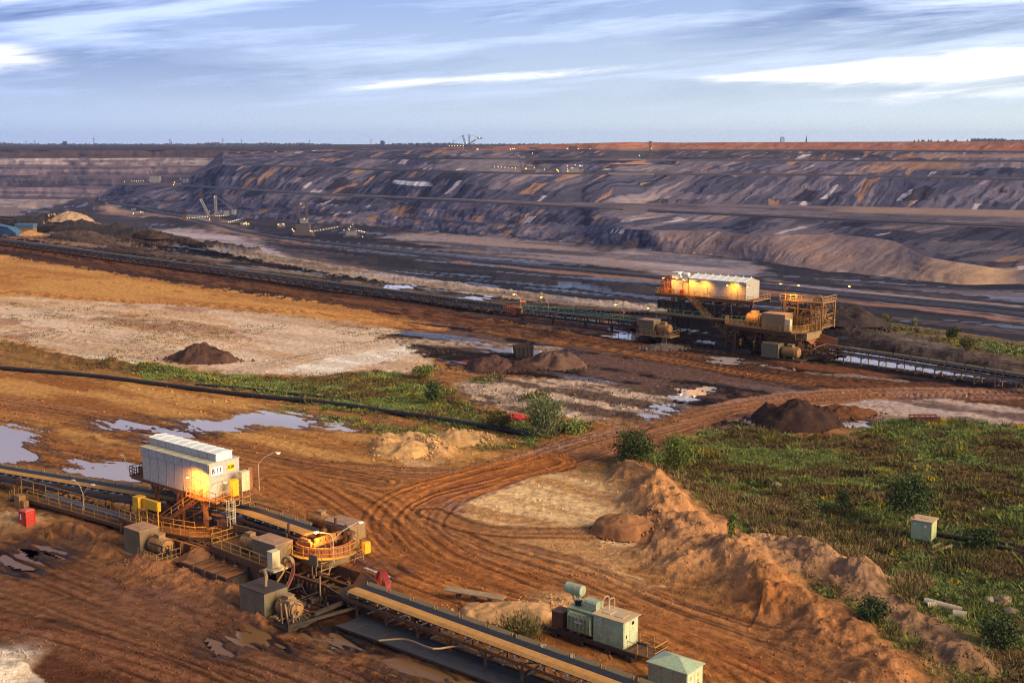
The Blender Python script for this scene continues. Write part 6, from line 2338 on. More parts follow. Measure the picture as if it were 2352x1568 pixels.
 b.box(-0.5, 0.5, -0.2, 0.15, 2.85, 2.90)
 b.build('cabinet_roof', 'sandroof', root)
 b = MB()
 b.box(0.25, 0.45, -1.02, -1.003, 2.1, 2.35)
 b.box(-0.95, -0.75, -1.02, -1.003, 2.25, 2.4)
 b.build('notice_plate', 'signwhite', root)
 b = MB()
 b.lathe((-1.1, -0.6, 2.85), [(0.12, 0), (0.12, 0.16), (0.05, 0.2), (0.01, 0.2)], 10)
 b.build('beacon', 'red', root)


transformer()


# ------------------------------------------------------------------ pipelines
def pipeline(name, label, pts, r, group, step=0.5):
 P = smooth_path([tuple(at(x, y, 0)) for x, y in pts], 8)
 hz = near_ground(P[:, 0], P[:, 1])[0]
 k = np.ones(9) / 9
 hz = np.convolve(np.pad(hz, 4, mode='edge'), k, 'valid')
 path = [Vector((p[0], p[1], max(h, -0.3) + r * 0.8)) for p, h in zip(P, hz)]
 base = path[0].copy()
 root = thing(name, label, 'pipeline', base, 0, group)
 MB(base).tube(path, r, 12).build('pipe', 'pipe', root, True)
 b = MB(base)
 for i in range(3, len(path) - 1, 6):
  d = (path[i + 1] - path[i]).normalized()
  b.tube([path[i] - d * 0.12, path[i] + d * 0.12], r * 1.16, 12)
 b.build('pipe_couplings', 'dark', root, True)


pipeline('water_pipeline', 'long thick black pipeline crossing the sandy yard above the puddles', [(-300, 830), (0, 848), (200, 866), (350, 884), (560, 910), (720, 928), (860, 946), (1000, 966), (1120, 985), (1215, 1000)], 0.42, 'black pipelines')
pipeline('water_pipeline', 'thin black pipe lying in grass above the thick pipeline', [(450, 884), (560, 893), (680, 908), (800, 920), (840, 928)], 0.20, 'black pipelines')
pipeline('water_pipeline', 'black pipe running from the meadow cabinet to the right edge', [(2152, 1232), (2200, 1240), (2260, 1252), (2352, 1276), (2500, 1318)], 0.30, 'black pipelines')
pipeline('water_pipeline', 'black pipe half hidden in meadow grass behind the small cabinet', [(2150, 1212), (2230, 1226), (2290, 1243), (2352, 1256), (2500, 1300)], 0.16, 'black pipelines')
# ------------------------------------------------------------------ second drive station
def far_station():
 O = (-135, 242, 0)
 root = thing('conveyor_drive_station', 'distant dark belt drive station with floodlit white house and long open stair', 'drive station', loc_of(-135, 242, 0), ROT)
 B = lambda: MB(O)
 x0, x1, y0, y1, zf, ze = -149.3, -134.2, 246.6, 252.8, 10.0, 14.0
 b = B()
 b.box(x0, x1, y0, y1, zf, ze)
 for i in range(1, 15):
  x = x0 + (x1 - x0) * i / 15
  b.box(x - 0.02, x + 0.02, y0 - 0.02, y0, zf + 0.05, ze - 0.05)
 b.add([(x1, y0, ze), (x1, y1, ze), (x1, (y0 + y1) / 2, ze + 0.75)], [(0, 1, 2)])
 b.add([(x0, y0, ze), (x0, y1, ze), (x0, (y0 + y1) / 2, ze + 0.75)], [(0, 2, 1)])
 house = b.build('equipment_house', mat('weathered white panel', (0.38, 0.355, 0.30), 0.55, 0, (0.3, 0.22, 0.14), 0.2, 0.4), root)
 b = B()
 b.add([(x0 - .2, y0 - .25, ze + 0.02), (x1 + .2, y0 - .25, ze + 0.02), (x1 + .2, (y0 + y1) / 2, ze + 0.85), (x0 - .2, (y0 + y1) / 2, ze + 0.85), (x0 - .2, y1 + .25, ze + .02), (x1 + .2, y1 + .25, ze + 0.02)],
          [(0, 1, 2, 3), (3, 2, 5, 4)])
 for i in range(8):
  x = x0 + 0.6 + i * 2.0
  b.beam((x, y0 - 0.2, ze + 0.08), (x, (y0 + y1) / 2, ze + 0.92), 0.07)
  b.box(x - 0.1, x + 0.1, (y0 + y1) / 2 - 0.1, (y0 + y1) / 2 + 0.1, ze + 0.86, ze + 1.1)
 b.build('house_roof', 'roofwhite', house)
 b = B()
 b.box(x0, x1, y0 - 0.05, y0 - 0.022, ze - 0.75, ze - 0.02)
 b.build('eaves_band', 'panelgrey', house)
 b = B()
 b.box(x0 + 6.4, x0 + 10.8, y0 - 0.12, y0 - 0.024, zf + 0.35, zf + 1.9)
 b.build('louvre_panels', 'panelgrey', house)
 for (xa, xb, m_, txt) in ((x1 - 3.9, x1 - 3.0, 'signyellow', '190'), (x1 - 2.95, x1 - 1.9, 'signwhite', 'B21')):
  b = B()
  b.box(xa, xb, y0 - 0.10, y0 - 0.054, ze - 0.85, ze - 0.1)
  sg = b.build('sign_plate', m_, house)
  lettering(txt, 0.5, sg, Vector(((xa + xb) / 2, y0 - 0.108, ze - 0.47)) - Vector(O), (R(90), 0, 0))
 for i in range(5):
  b = B()
  xx = x0 + 6.9 + i * 1.15 if i < 4 else x0 + 12.3
  b.add([(xx - .14, y0 - 0.04, zf + 2.3), (xx + .14, y0 - 0.04, zf + 2.3), (xx, y0 - 0.04, zf + 2.55), (xx - .14, y0 - 0.025, zf + 2.3), (xx + .14, y0 - 0.025, zf + 2.3), (xx, y0 - 0.025, zf + 2.55)],
              [(0, 1, 2), (5, 4, 3), (0, 3, 4, 1), (1, 4, 5, 2), (2, 5, 3, 0)])
  b.build('warning_sign', 'signyellow', house)
 # platform, frame, columns
 b = B()
 b.box(x0 - 8.6, x1 + 2.6, y0 - 1.3, y1 + 0.8, zf - 0.16, zf - 0.02)
 for y in (y0 - 1.1, y1 + 0.6):
  b.beam((x0 - 8.6, y, zf - 0.5), (x1 + 2.6, y, zf - 0.5), 0.3, 0.65)
 for x in (-151.5, -141.5, -136.0):
  for y in (y0 - 0.4, y1 - 0.2):
   b.beam((x, y, zf - 0.8), (x, y, 2.0), 0.75 if x < -150 else 0.55)
  b.beam((x, y0 - .4, zf - 1.2), (x, y1 - .2, zf - 1.2), 0.4, 0.6)
 for i in range(8):
  x = -148.5 + i * 1.7
  b.beam((x, y0 - 0.8, zf - 0.8), (x, y0 - 0.8, 7.0), 0.12)
 b.box(-155, -134, y0 - 1.5, y0 - 0.9, 6.6, 7.0)
 b.box(-155, -134, y1 - 1, y1 - .4, 6.6, 7.0)
 b.build('house_frame', 'rust', root)
 b = B()
 b.railing([(x0 - 8.5, y0 - 1.25, zf), (x0 - 0.4, y0 - 1.25, zf)], 1.1, 1.6, 0.045)
 b.railing([(x0 + 0.9, y0 - 1.25, zf), (x1 + 2.5, y0 - 1.25, zf), (x1 + 2.5, y1 + .7, zf)], 1.1, 1.4, 0.035)
 b.railing([(x0 - 8.5, y0 - 1.25, zf), (x0 - 8.5, y1 + .7, zf)], 1.1, 1.4, 0.045)
 b.build('handrail', 'rail', root)
 # lit machinery on the left of the platform
 b = B()
 b.box(x0 - 5.2, x0 - 2.1, y0 + 0.6, y0 + 3.6, zf + 0.02, zf + 3.2)
 b.build('operator_cabin', 'white', root)
 b = B()
 b.box(x0 - 1.7, x0 - 0.5, y0 + 0.2, y0 + 1.6, zf + 0.02, zf + 2.8)
 b.build('junction_cabinet', 'cream', root)
 b = B()
 b.box(x0 - 1.9, x0 - 1.0, y0 - 0.9, y0 - 0.2, zf + 0.02, zf + 1.2)
 b.build('junction_cabinet', 'red', root)
 b = B()
 b.box(x0 - 5.4, x0 - 3.6, y0 + 1.0, y0 + 3.0, zf + 3.6, zf + 4.9)
 b.box(x0 - 5.5, x0 - 3.5, y0 + 0.9, y0 + 3.1, zf + 4.9, zf + 5.05)
 b.beam((x0 - 4.5, y0 + 2, zf + 3.2), (x0 - 4.5, y0 + 2, zf + 3.6), 0.5)
 b.build('cooler_box', 'roofwhite', root)
 b = B()
 b.lathe((x0 - 2.9, y0 + 1.6, zf + 4.55), [(0.02, 0), (0.48, 0), (0.55, 0.1), (0.55, 1.9), (0.48, 2.0), (0.02, 2.0)], 16, 'x')
 b.box(x0 - 2.2, x0 - 1.6, y0 + 1.2, y0 + 2.0, zf + 2.9, zf + 4.1)
 b.build('conservator_tank', 'roofwhite', root, True)
 b = B()
 for i in range(5):
  x = x0 - 8.2 + i * 0.62
  b.beam((x, y0 + 0.6, zf), (x, y0 + 0.6, zf + 2.2 + (i % 2) * 1.2), 0.16)
  b.beam((x, y0 + 3.0, zf), (x, y0 + 3.0, zf + 2.2 + (i % 3) * 0.8), 0.16)
 b.beam((x0 - 8.3, y0 + 0.6, zf + 2.6), (x0 - 5.4, y0 + 0.6, zf + 2.6), 0.2)
 b.box(x0 - 7.6, x0 - 5.6, y0 + 0.2, y0 + 1.8, zf + 0.05, zf + 1.3)
 b.tube([(x0 - 7.8, y0 + 2.2, zf + 3.0), (x0 - 7.2, y0 + 2.2, zf + 3.9), (x0 - 6.2, y0 + 2.2, zf + 3.9), (x0 - 5.6, y0 + 2.2, zf + 3.0)], 0.22, 8)
 b.build('winch_frame', 'rustorange', root)
 # stairs
 stair_flight(root, O, (x0 + 0.4, y0 - 1.6, zf), (-138.6, 240.6, 4.4), 1.1, 'rust', 'rail', 'stair', (0.35, 0.93))
 stair_flight(root, O, (-137.6, 240.0, 4.4), (-131.0, 237.6, 0.9), 1.1, 'rust', 'rail', 'stair', (0.35, 0.93))
 b = B()
 b.box(-139.0, -137.2, 239.4, 241.4, 4.25, 4.4)
 b.build('landing', 'rust', root)
 # big girder on pontoon
 b = B()
 b.add([(-151, 242.0, 5.7), (-151, 242.0, 3.4), (-134, 242.0, 1.9), (-128, 242.0, 1.9), (-128, 242.0, 5.9), (-151, 244, 5.7), (-151, 244, 3.4), (-134, 244, 1.9), (-128, 244, 1.9), (-128, 244, 5.9)],
          [(0, 1, 2, 3, 4), (9, 8, 7, 6, 5), (0, 5, 6, 1), (1, 6, 7, 2), (2, 7, 8, 3), (3, 8, 9, 4), (4, 9, 5, 0)])
 for i in range(7):
  x = -149.5 + i * 3
  b.box(x, x + 0.14, 241.85, 242.0, 3.5, 5.6)
 b.beam((-151, 241.9, 5.75), (-128, 241.9, 5.95), 0.5, 0.2)
 b.build('main_girder', 'dark', root)
 b = B()
 b.box(-156, -128.5, 239.9, 241.8, 6.0, 6.12)
 b.beam((-156, 239.9, 5.9), (-128.5, 239.9, 5.9), 0.14, 0.4)
 b.build('walkway_deck', 'rust', root)
 b = B()
 b.railing([(-156, 239.95, 6.12), (-139.5, 239.95, 6.12)], 1.1, 2.2, 0.04)
 b.railing([(-136.5, 239.95, 6.12), (-129, 239.95, 6.12)], 1.1, 2.2, 0.04)
 b.build('handrail', 'railgreen', root)
 b = B()
 b.prism([(-137, 238), (-118, 238), (-118, 256), (-137, 256)], -0.6, 1.1)
 b.add([(-131.8, 235.6, -0.3), (-126.5, 235.6, -0.3), (-126.5, 238, -0.3), (-131.8, 238, -0.3), (-131.2, 236.0, 0.8), (-127, 236.0, 0.8), (-127, 238, 1.0), (-131.2, 238, 1.0)],
          [(0, 3, 2, 1), (4, 5, 6, 7), (0, 1, 5, 4), (1, 2, 6, 5), (2, 3, 7, 6), (3, 0, 4, 7)])
 b.build('pontoon', 'dark', root)
 b = B()
 b.box(-157, -121, 245.2, 250.6, 6.5, 6.9)
 b.box(-157, -121, 245.2, 245.5, 6.9, 8.3)
 for i in range(19):
  b.box(-156.9 + i * 1.95, -156.6 + i * 1.95, 244.95, 245.2, 6.3, 8.4)
 b.beam((-157, 245.1, 8.4), (-121, 245.1, 8.4), 0.3, 0.35)
 b.box(-150, -129, 244.4, 251, 2.6, 5.9)
 b.build('belt_gallery', 'dark', root)
 # left drive
 cabinet(root, O, -155.2, -151.2, 234.6, 237.6, 2.0, 5.0, 'greybox', 'boxtop')
 motor_unit(root, O, -150.8, -147.4, 236.0, 2.0, 1.15)
 b = B()
 b.box(-155.4, -146.2, 233.7, 238, 1.55, 1.78)
 b.railing([(-155.2, 233.75, 1.78), (-146.3, 233.75, 1.78), (-146.3, 237.8, 1.78)], 1.25, 1.3, 0.05)
 for xx in (-148.0, -147.0):
  b.beam((xx, 233.4, -0.2), (xx, 233.7, 1.8), 0.1)
 for i in range(5):
  b.beam((-148.0, 233.5, 0.1 + i * .35), (-147.0, 233.5, 0.1 + i * .35), 0.08)
 b.beam((-152, 236, 1.5), (-152, 240, 3.6), 0.5)
 b.build('drive_platform', 'beige', root)
 # deck with drive and winch tower
 b = B()
 b.prism([(-134.5, 237.5), (-132.5, 235.0), (-116.2, 233.6), (-114.6, 235.6), (-114.6, 250.5), (-134.5, 250.5)], 5.62, 5.95)
 for x in (-131, -126, -119):
  for y in (236.5, 248):
   b.beam((x, y, 5.6), (x, y, 0.3), 0.6)
 b.beam((-134, 236.4, 5.2), (-115.5, 234.2, 5.2), 0.3, 0.7)
 for i in range(9):
  b.beam((-133 + 2 * i, 238, 2.5), (-132 + 2 * i, 238.4, 5.5), 0.25)
 b.lathe((-127.5, 237.2, 3.6), [(0.02, -0.5), (0.9, -0.5), (0.9, 0.5), (0.02, 0.5)], 14, 'y')
 b.lathe((-123.5, 237.0, 3.9), [(0.02, -0.5), (0.8, -0.5), (0.8, 0.5), (0.02, 0.5)], 14, 'y')
 b.build('drive_platform', 'rust', root)
 b = B()
 b.railing([(-134.3, 239.0, 5.95), (-134.3, 237.5, 5.95), (-132.5, 235.1, 5.95), (-116.3, 233.7, 5.95), (-114.7, 235.6, 5.95), (-114.7, 250, 5.95)], 1.3, 1.4, 0.05, 2)
 b.build('handrail', 'rail', root)
 cabinet(root, O, -124.0, -118.6, 235.2, 239.0, 6.1, 9.2, 'beige', 'boxtop')
 motor_unit(root, O, -128.6, -124.6, 237.3, 6.05, 1.35)
 b = B()
 b.box(-118.2, -117.0, 234.4, 235.5, 6.0, 8.5)
 b.build('junction_cabinet', 'cream', root)
 b = B()
 for x in (-121.5, -118.2, -115.2, -112.6):
  for y in (240.5, 246.5):
   b.beam((x, y, 5.9), (x, y, 11.6), 0.28)
 for z in (8.4, 10.2, 11.6):
  b.beam((-121.5, 240.5, z), (-112.6, 240.5, z), 0.2)
  b.beam((-121.5, 246.5, z), (-112.6, 246.5, z), 0.2)
 for i in range(7):
  b.beam((-118.2 + 0.85 * i, 240.4, 6.0), (-118.2 + 0.85 * i, 240.4, 9.3), 0.16)
 b.beam((-118.2, 240.5, 8.4), (-115.2, 240.5, 11.6), 0.12)
 b.beam((-115.2, 240.5, 8.4), (-112.6, 240.5, 11.6), 0.12)
 b.box(-121.6, -112.5, 240.4, 246.6, 11.6, 11.75)
 b.build('winch_tower', 'orangemotor', root)
 b = B()
 b.railing([(-122.5, 240.3, 11.75), (-112.4, 240.3, 11.75), (-112.4, 246.6, 11.75)], 1.3, 1.3, 0.05, 1)
 b.railing([(-118, 239.6, 5.95), (-112.5, 239.6, 5.95)], 2.6, 0.9, 0.05, 3)
 b.build('handrail', 'rail', root)
 b = B()
 for x in (-121.0, -115.0):
  b.lathe((x, 243.5, 12.0), [(0.02, -0.4), (1.1, -0.4), (1.1, 0.4), (0.02, 0.4)], 16, 'y')
  b.box(x - 0.5, x + 0.5, 242.8, 244.2, 11.7, 12.2)
 b.box(-122.2, -116.6, 243.6, 248, 5.96, 10.4)
 b.build('winch_drums', 'greybox', root, True)
 pipework(root, O, (-133, -115, 235.0, 247, 0.6, 5.6), 260, 21, 'rust', th=0.16)
 pipework(root, O, (-122, -112.5, 240, 247, 6, 11.5), 170, 22, 'orangemotor', th=0.13)
 pipework(root, O, (-155, -134, 243, 252, 3.0, 9.4), 110, 23, 'dark', th=0.2)
 pipework(root, O, (-158, -150, 246.5, 252, 10.0, 12.6), 50, 24, 'rustorange', th=0.1)
 pipework(root, O, (-118, -108, 236, 242.5, 0.3, 3.2), 80, 25, 'rust', th=0.16)
 pipework(root, O, (-155, -146.5, 234, 241, 0.0, 1.6), 40, 26, 'dark', th=0.16)
 pipework(root, O, (-117.5, -113, 239, 249, 6, 8.5), 50, 27, 'beige', th=0.12)
 b = B()
 b.prism([(-119.5, 236.5), (-114.0, 236.5), (-114.0, 243.5), (-119.5, 243.5)], 4.0, 5.6)
 b.build('discharge_chute', 'beige', root)
 b = B()
 b.box(-122.3, -114.8, 235.4, 235.65, 2.6, 4.2)
 for i in range(12):
  x = -122.1 + i * 0.62
  b.box(x, x + 0.18, 235.15, 235.4, 2.4, 4.0)
 b.beam((-122.4, 235.5, 4.3), (-114.6, 235.5, 4.3), 0.34, 0.26)
 b.build('receiving_hopper', 'rust', root)
 b = B()
 b.add([(-114.6, 236, 4.9), (-114.6, 243, 4.9), (-109.8, 242.6, 4.0), (-109.4, 242, 1.9), (-114.6, 242, 1.8), (-114.6, 243.2, 4.9), (-109.7, 242.8, 4.0)], [(0, 1, 2, 3, 4), (1, 5, 6, 2)])
 b.build('hopper_wing', 'rustorange', root)
 cabinet(root, O, -122.3, -118.4, 232.2, 235.0, 0.55, 3.3, 'greybox', 'greybox')
 motor_unit(root, O, -118.0, -114.2, 233.8, 0.5, 1.2)
 b = B()
 b.box(-122.5, -113.0, 231.8, 235.2, 0.12, 0.42)
 b.beam((-114, 235, 0.6), (-108.0, 238, 0.8), 0.5)
 b.beam((-114, 241, 0.6), (-107.0, 241, 0.8), 0.5)
 for x in (-120, -116, -112, -109):
  b.beam((x, 236.5, 2.2), (x, 236.5, -0.3), 0.4)
 b.build('tail_frame', 'dark', root)
 b = B()
 b.box(-121.9, -120.8, 236.6, 237.6, 3.4, 4.6)
 for x in (-129.6, -126.2, -124.0):
  b.box(x, x + 0.35, 235.9, 236.3, 1.6, 3.0)
 b.build('jack_posts', 'yellow', root)
 b = B()
 b.tube([(-132.0, 236.6, 3.6)] + [(-131.2 + 1.3 * -math.cos(a), 236.4, 3.2 + 1.3 * math.sin(a)) for a in np.linspace(0.3, 2.9, 9)], 0.18, 7)
 b.build('cable_saddle', 'beige', root, True)
 # lamps
 for (base, arms) in (((x0 - 3.4, y0 - 1.2, zf), [[(x0 - 3.4, y0 - 1.2, zf + 2.6), (x0 - 4.2, y0 - 1.5, zf + 3.4), (x0 - 5.2, y0 - 1.9, zf + 4.0)], [(x0 - 3.4, y0 - 1.2, zf + 2.6), (x0 - 2.6, y0 - .9, zf + 3.4), (x0 - 1.8, y0 - 0.6, zf + 3.8)]]),
                         ((x0 + 5.7, y0 - 1.2, zf), [[(x0 + 5.7, y0 - 1.2, zf + 2.4), (x0 + 5.0, y0 - 1.4, zf + 3.0), (x0 + 4.0, y0 - 1.8, zf + 3.5)]]),
                         ((x0 + 13.6, y0 - 1.2, zf), [[(x0 + 13.6, y0 - 1.2, zf + 2.4), (x0 + 12.9, y0 - 1.4, zf + 3.0), (x0 + 11.9, y0 - 1.8, zf + 3.5)], [(x0 + 13.6, y0 - 1.2, zf + 2.4), (x0 + 14.4, y0 - 1.1, zf + 3.0), (x0 + 15.3, y0 - 0.9, zf + 3.5)]]),
                         ((x1 + 2.3, y1 + 0.5, zf), [[(x1 + 2.3, y1 + 0.5, zf + 2.6), (x1 + 3.0, y1 + .9, zf + 3.2), (x1 + 4.0, y1 + 1.4, zf + 3.6)]]),
                         ((-121.3, 240.6, 11.7), [[(-121.3, 240.6, 14.0), (-120.6, 241, 14.8), (-119.4, 241.4, 15.2)]]),
                         ((-112.6, 246.5, 11.7), [[(-112.0, 247, 13.2), (-110.8, 248, 15.0)]])):
  flood_lamp(root, O, base, arms, 'o', 0.045, 0.5, 'rust')
 for x in (x0 - 4.6, x0 + 0.8, x0 + 4.4, x0 + 12.2):
  lamp_light(root, O, (x, y0 - 1.6, zf + 3.1), 620, (1.0, 0.40, 0.03), 0.3, ((x, y0 + 0.4, zf + 1.4), 140))
 lamp_light(root, O, (-119.6, 239.2, 13.4), 700, (1.0, 0.5, 0.1), 0.3)
 lamp_light(root, O, (-127, 234.8, 9.8), 420, (1.0, 0.5, 0.1), 0.3, ((-127, 237, 6), 150))
 return root


far_station()
conveyor('belt_conveyor', 'very long black belt conveyor on low trestles running along the haul road', [(-700, 290.0, 2.0), (-526, 275.2, 2.0), (-374, 262.0, 2.0), (-205, 247.5, 2.2), (-168, 245.5, 4.2), (-120, 243.2, 7.2)], 2.4,
         'conveyors of the coal line', 'coal', 5.0, lambda p: 0.0, True, True, True, 0.1, 6.1, leg_range=(80, 545))
conveyor('belt_conveyor', 'black belt conveyor leaving the distant station towards the right edge', [(-112, 240.0, 2.5), (-95, 237.0, 2.6), (-40, 226.5, 2.3)], 2.4, 'conveyors of the coal line', 'coal', 4.2, lambda p: -0.2, True, True, True, 0.1, 4.0, leg_mat='beige')


def bridge():
 """railed transfer bridge between the long conveyor and the station"""
 O = (-180, 243, 0)
 root = thing('transfer_bridge', 'green railed walkway bridge with bracket lamps beside the long black conveyor', 'bridge', loc_of(-180, 243, 0), ROT)
 b = MB(O)
 b.box(-198, -157, 241.6, 243.0, 3.0, 3.15)
 for i in range(12):
  x = -197.5 + i * 3.6
  b.beam((x, 241.7, 3.0), (x, 241.7, 1.6), 0.2)
  b.beam((x, 243, 3.0), (x, 243, 1.6), 0.2)
  b.beam((x, 241.7, 1.7), (x + 3.6, 241.7, 2.9), 0.12)
 b.beam((-198, 241.7, 1.6), (-157, 241.7, 1.6), 0.25, 0.4)
 b.beam((-198, 243, 1.6), (-157, 243, 1.6), 0.25, 0.4)
 for x in (-196, -186, -176, -168):
  b.beam((x, 242, 1.5), (x, 242, -0.4), 0.5)
 b.build('bridge_frame', 'dark', root)
 b = MB(O)
 b.railing([(-196, 241.6, 3.15), (-158, 241.6, 3.15)], 1.2, 2.4, 0.05, 2)
 b.build('handrail', 'railgreen', root)
 b = MB(O)
 b.railing([(-202.5, 242.0, 2.6), (-196.5, 241.6, 3.0)], 1.2, 0.8, 0.06, 2)
 b.box(-202, -197, 242.5, 243.4, 1.6, 3.4)
 b.lathe((-198.5, 244.5, 4.6), [(0.02, 0), (0.35, 0), (0.35, 1.4), (0.02, 1.4)], 10, 'x')
 b.build('head_frame', 'rustorange', root)
 for x in (-197.5, -188.5, -165.5, -156):
  flood_lamp(root, O, (x, 243.2, 3.0), [[(x, 243.2, 5.2), (x - 0.7, 243.2, 6.0), (x - 1.7, 243.2, 6.6)]], 'o', 0.045, 0.5)
 lamp_light(root, O, (-199, 242.4, 5.6), 350, (1.0, 0.5, 0.1), 0.3)
 lamp_light(root, O, (-168, 242.6, 6.0), 300, (1.0, 0.5, 0.1), 0.3)


bridge()


# ------------------------------------------------------------------ machines in the pit
def lattice(mb, a, b, w, n, t=0.5):
 """square lattice boom from a to b"""
 a, b = Vector(a), Vector(b)
 s, u = mb.frame_of(a, b)
 c = [s * w / 2 + u * w / 2, -s * w / 2 + u * w / 2, -s * w / 2 - u * w / 2, s * w / 2 - u * w / 2]
 for q in c:
  mb.beam(a + q, b + q, t)
 for i in range(n):
  p, r = a.lerp(b, i / n), a.lerp(b, (i + 1) / n)
  for k in range(4):
   q, q2 = c[k], c[(k + 1) % 4]
   mb.beam(p + q, r + q2, t * 0.7)
   mb.beam(p + q, p + q2, t * 0.7)


def dots(root, pts, r, m=None, name='lamps'):
 mb = MB()
 for p in pts:
  mb.lathe(p, [(0.01, -r), (r * .8, -r * .6), (r, 0), (r * .8, r * .6), (0.01, r)], 7)
 return mb.build(name, m or GLOW_FAR, root)


def crawler(mb, x, y, z, L=14, W=4, H=3):
 mb.prism([(x - L / 2, y - W / 2), (x + L / 2, y - W / 2), (x + L / 2, y + W / 2), (x - L / 2, y + W / 2)], z + 0.4, z + H * .8)
 mb.prism([(x - L / 2 + 1, y - W / 2 + .1), (x + L / 2 - 1, y - W / 2 + .1), (x + L / 2 - 1, y + W / 2 - .1), (x - L / 2 + 1, y + W / 2 - .1)], z - 0.5, z + H)


def P3(x, y, D, O):
 return at_depth(x, y, D) - O


def machine(name, label, cat, base, D, steel, booms, boxes, tracks, lamps, lamps_o=(), stays=(), lamp_r=0.75, group=None):
 """large pit machine given as booms, housings, crawlers, lamps and stay ropes in one vertical working plane with real widths"""
 O = at_depth(base[0], base[1], D)
 root = thing(name, label, cat, O, 0, group)
 for (pts, w, nm) in booms:
  mb = MB()
  for a, b in zip(pts[:-1], pts[1:]):
   A, C = P3(a[0], a[1], D, O), P3(b[0], b[1], D, O)
   lattice(mb, A, C, w, max(2, int((C - A).length / (w * 1.2))), max(0.6, w * 0.24))
  mb.build(nm, steel, root)
 for (x0, x1, y0, y1, dep, m_, nm) in boxes:
  A, C = P3(x0, y1, D, O), P3(x1, y0, D, O)
  mb = MB()
  mb.box(A.x, C.x, -dep / 2, dep / 2, A.z, C.z)
  mb.box(A.x - .4, C.x + .4, -dep / 2 - .4, dep / 2 + .4, C.z, C.z + 0.5)
  k = max(2, int((C.x - A.x) / 3))
  for i in range(k):
   xx = A.x + (C.x - A.x) * (i + .5) / k
   mb.box(xx - 0.3, xx + 0.3, -dep / 2 - 0.3, -dep / 2, A.z, C.z)
  mb.build(nm, m_, root)
 for (x, y) in tracks:
  p = P3(x, y, D, O)
  for yy in (-6, 6):
   mb = MB()
   crawler(mb, p.x, yy, p.z)
   mb.build('crawler_track', 'fardark', root)
 if stays:
  mb = MB()
  for (a, b) in stays:
   mb.beam(P3(a[0], a[1], D, O), P3(b[0], b[1], D, O), 0.5)
  mb.build('stay_ropes', steel, root)
 if lamps:
  dots(root, [P3(x, y, D, O) + Vector((0, -4, 0)) for x, y in lamps], lamp_r * 0.42)
 if lamps_o:
  dots(root, [P3(x, y, D, O) + Vector((0, -5, 0)) for x, y in lamps_o], lamp_r * 0.75, GLOW_FARO)
 return root


def row(x0, y0, x1, y1, n):
 return [(x0 + (x1 - x0) * i / (n - 1), y0 + (y1 - y0) * i / (n - 1)) for i in range(n)]


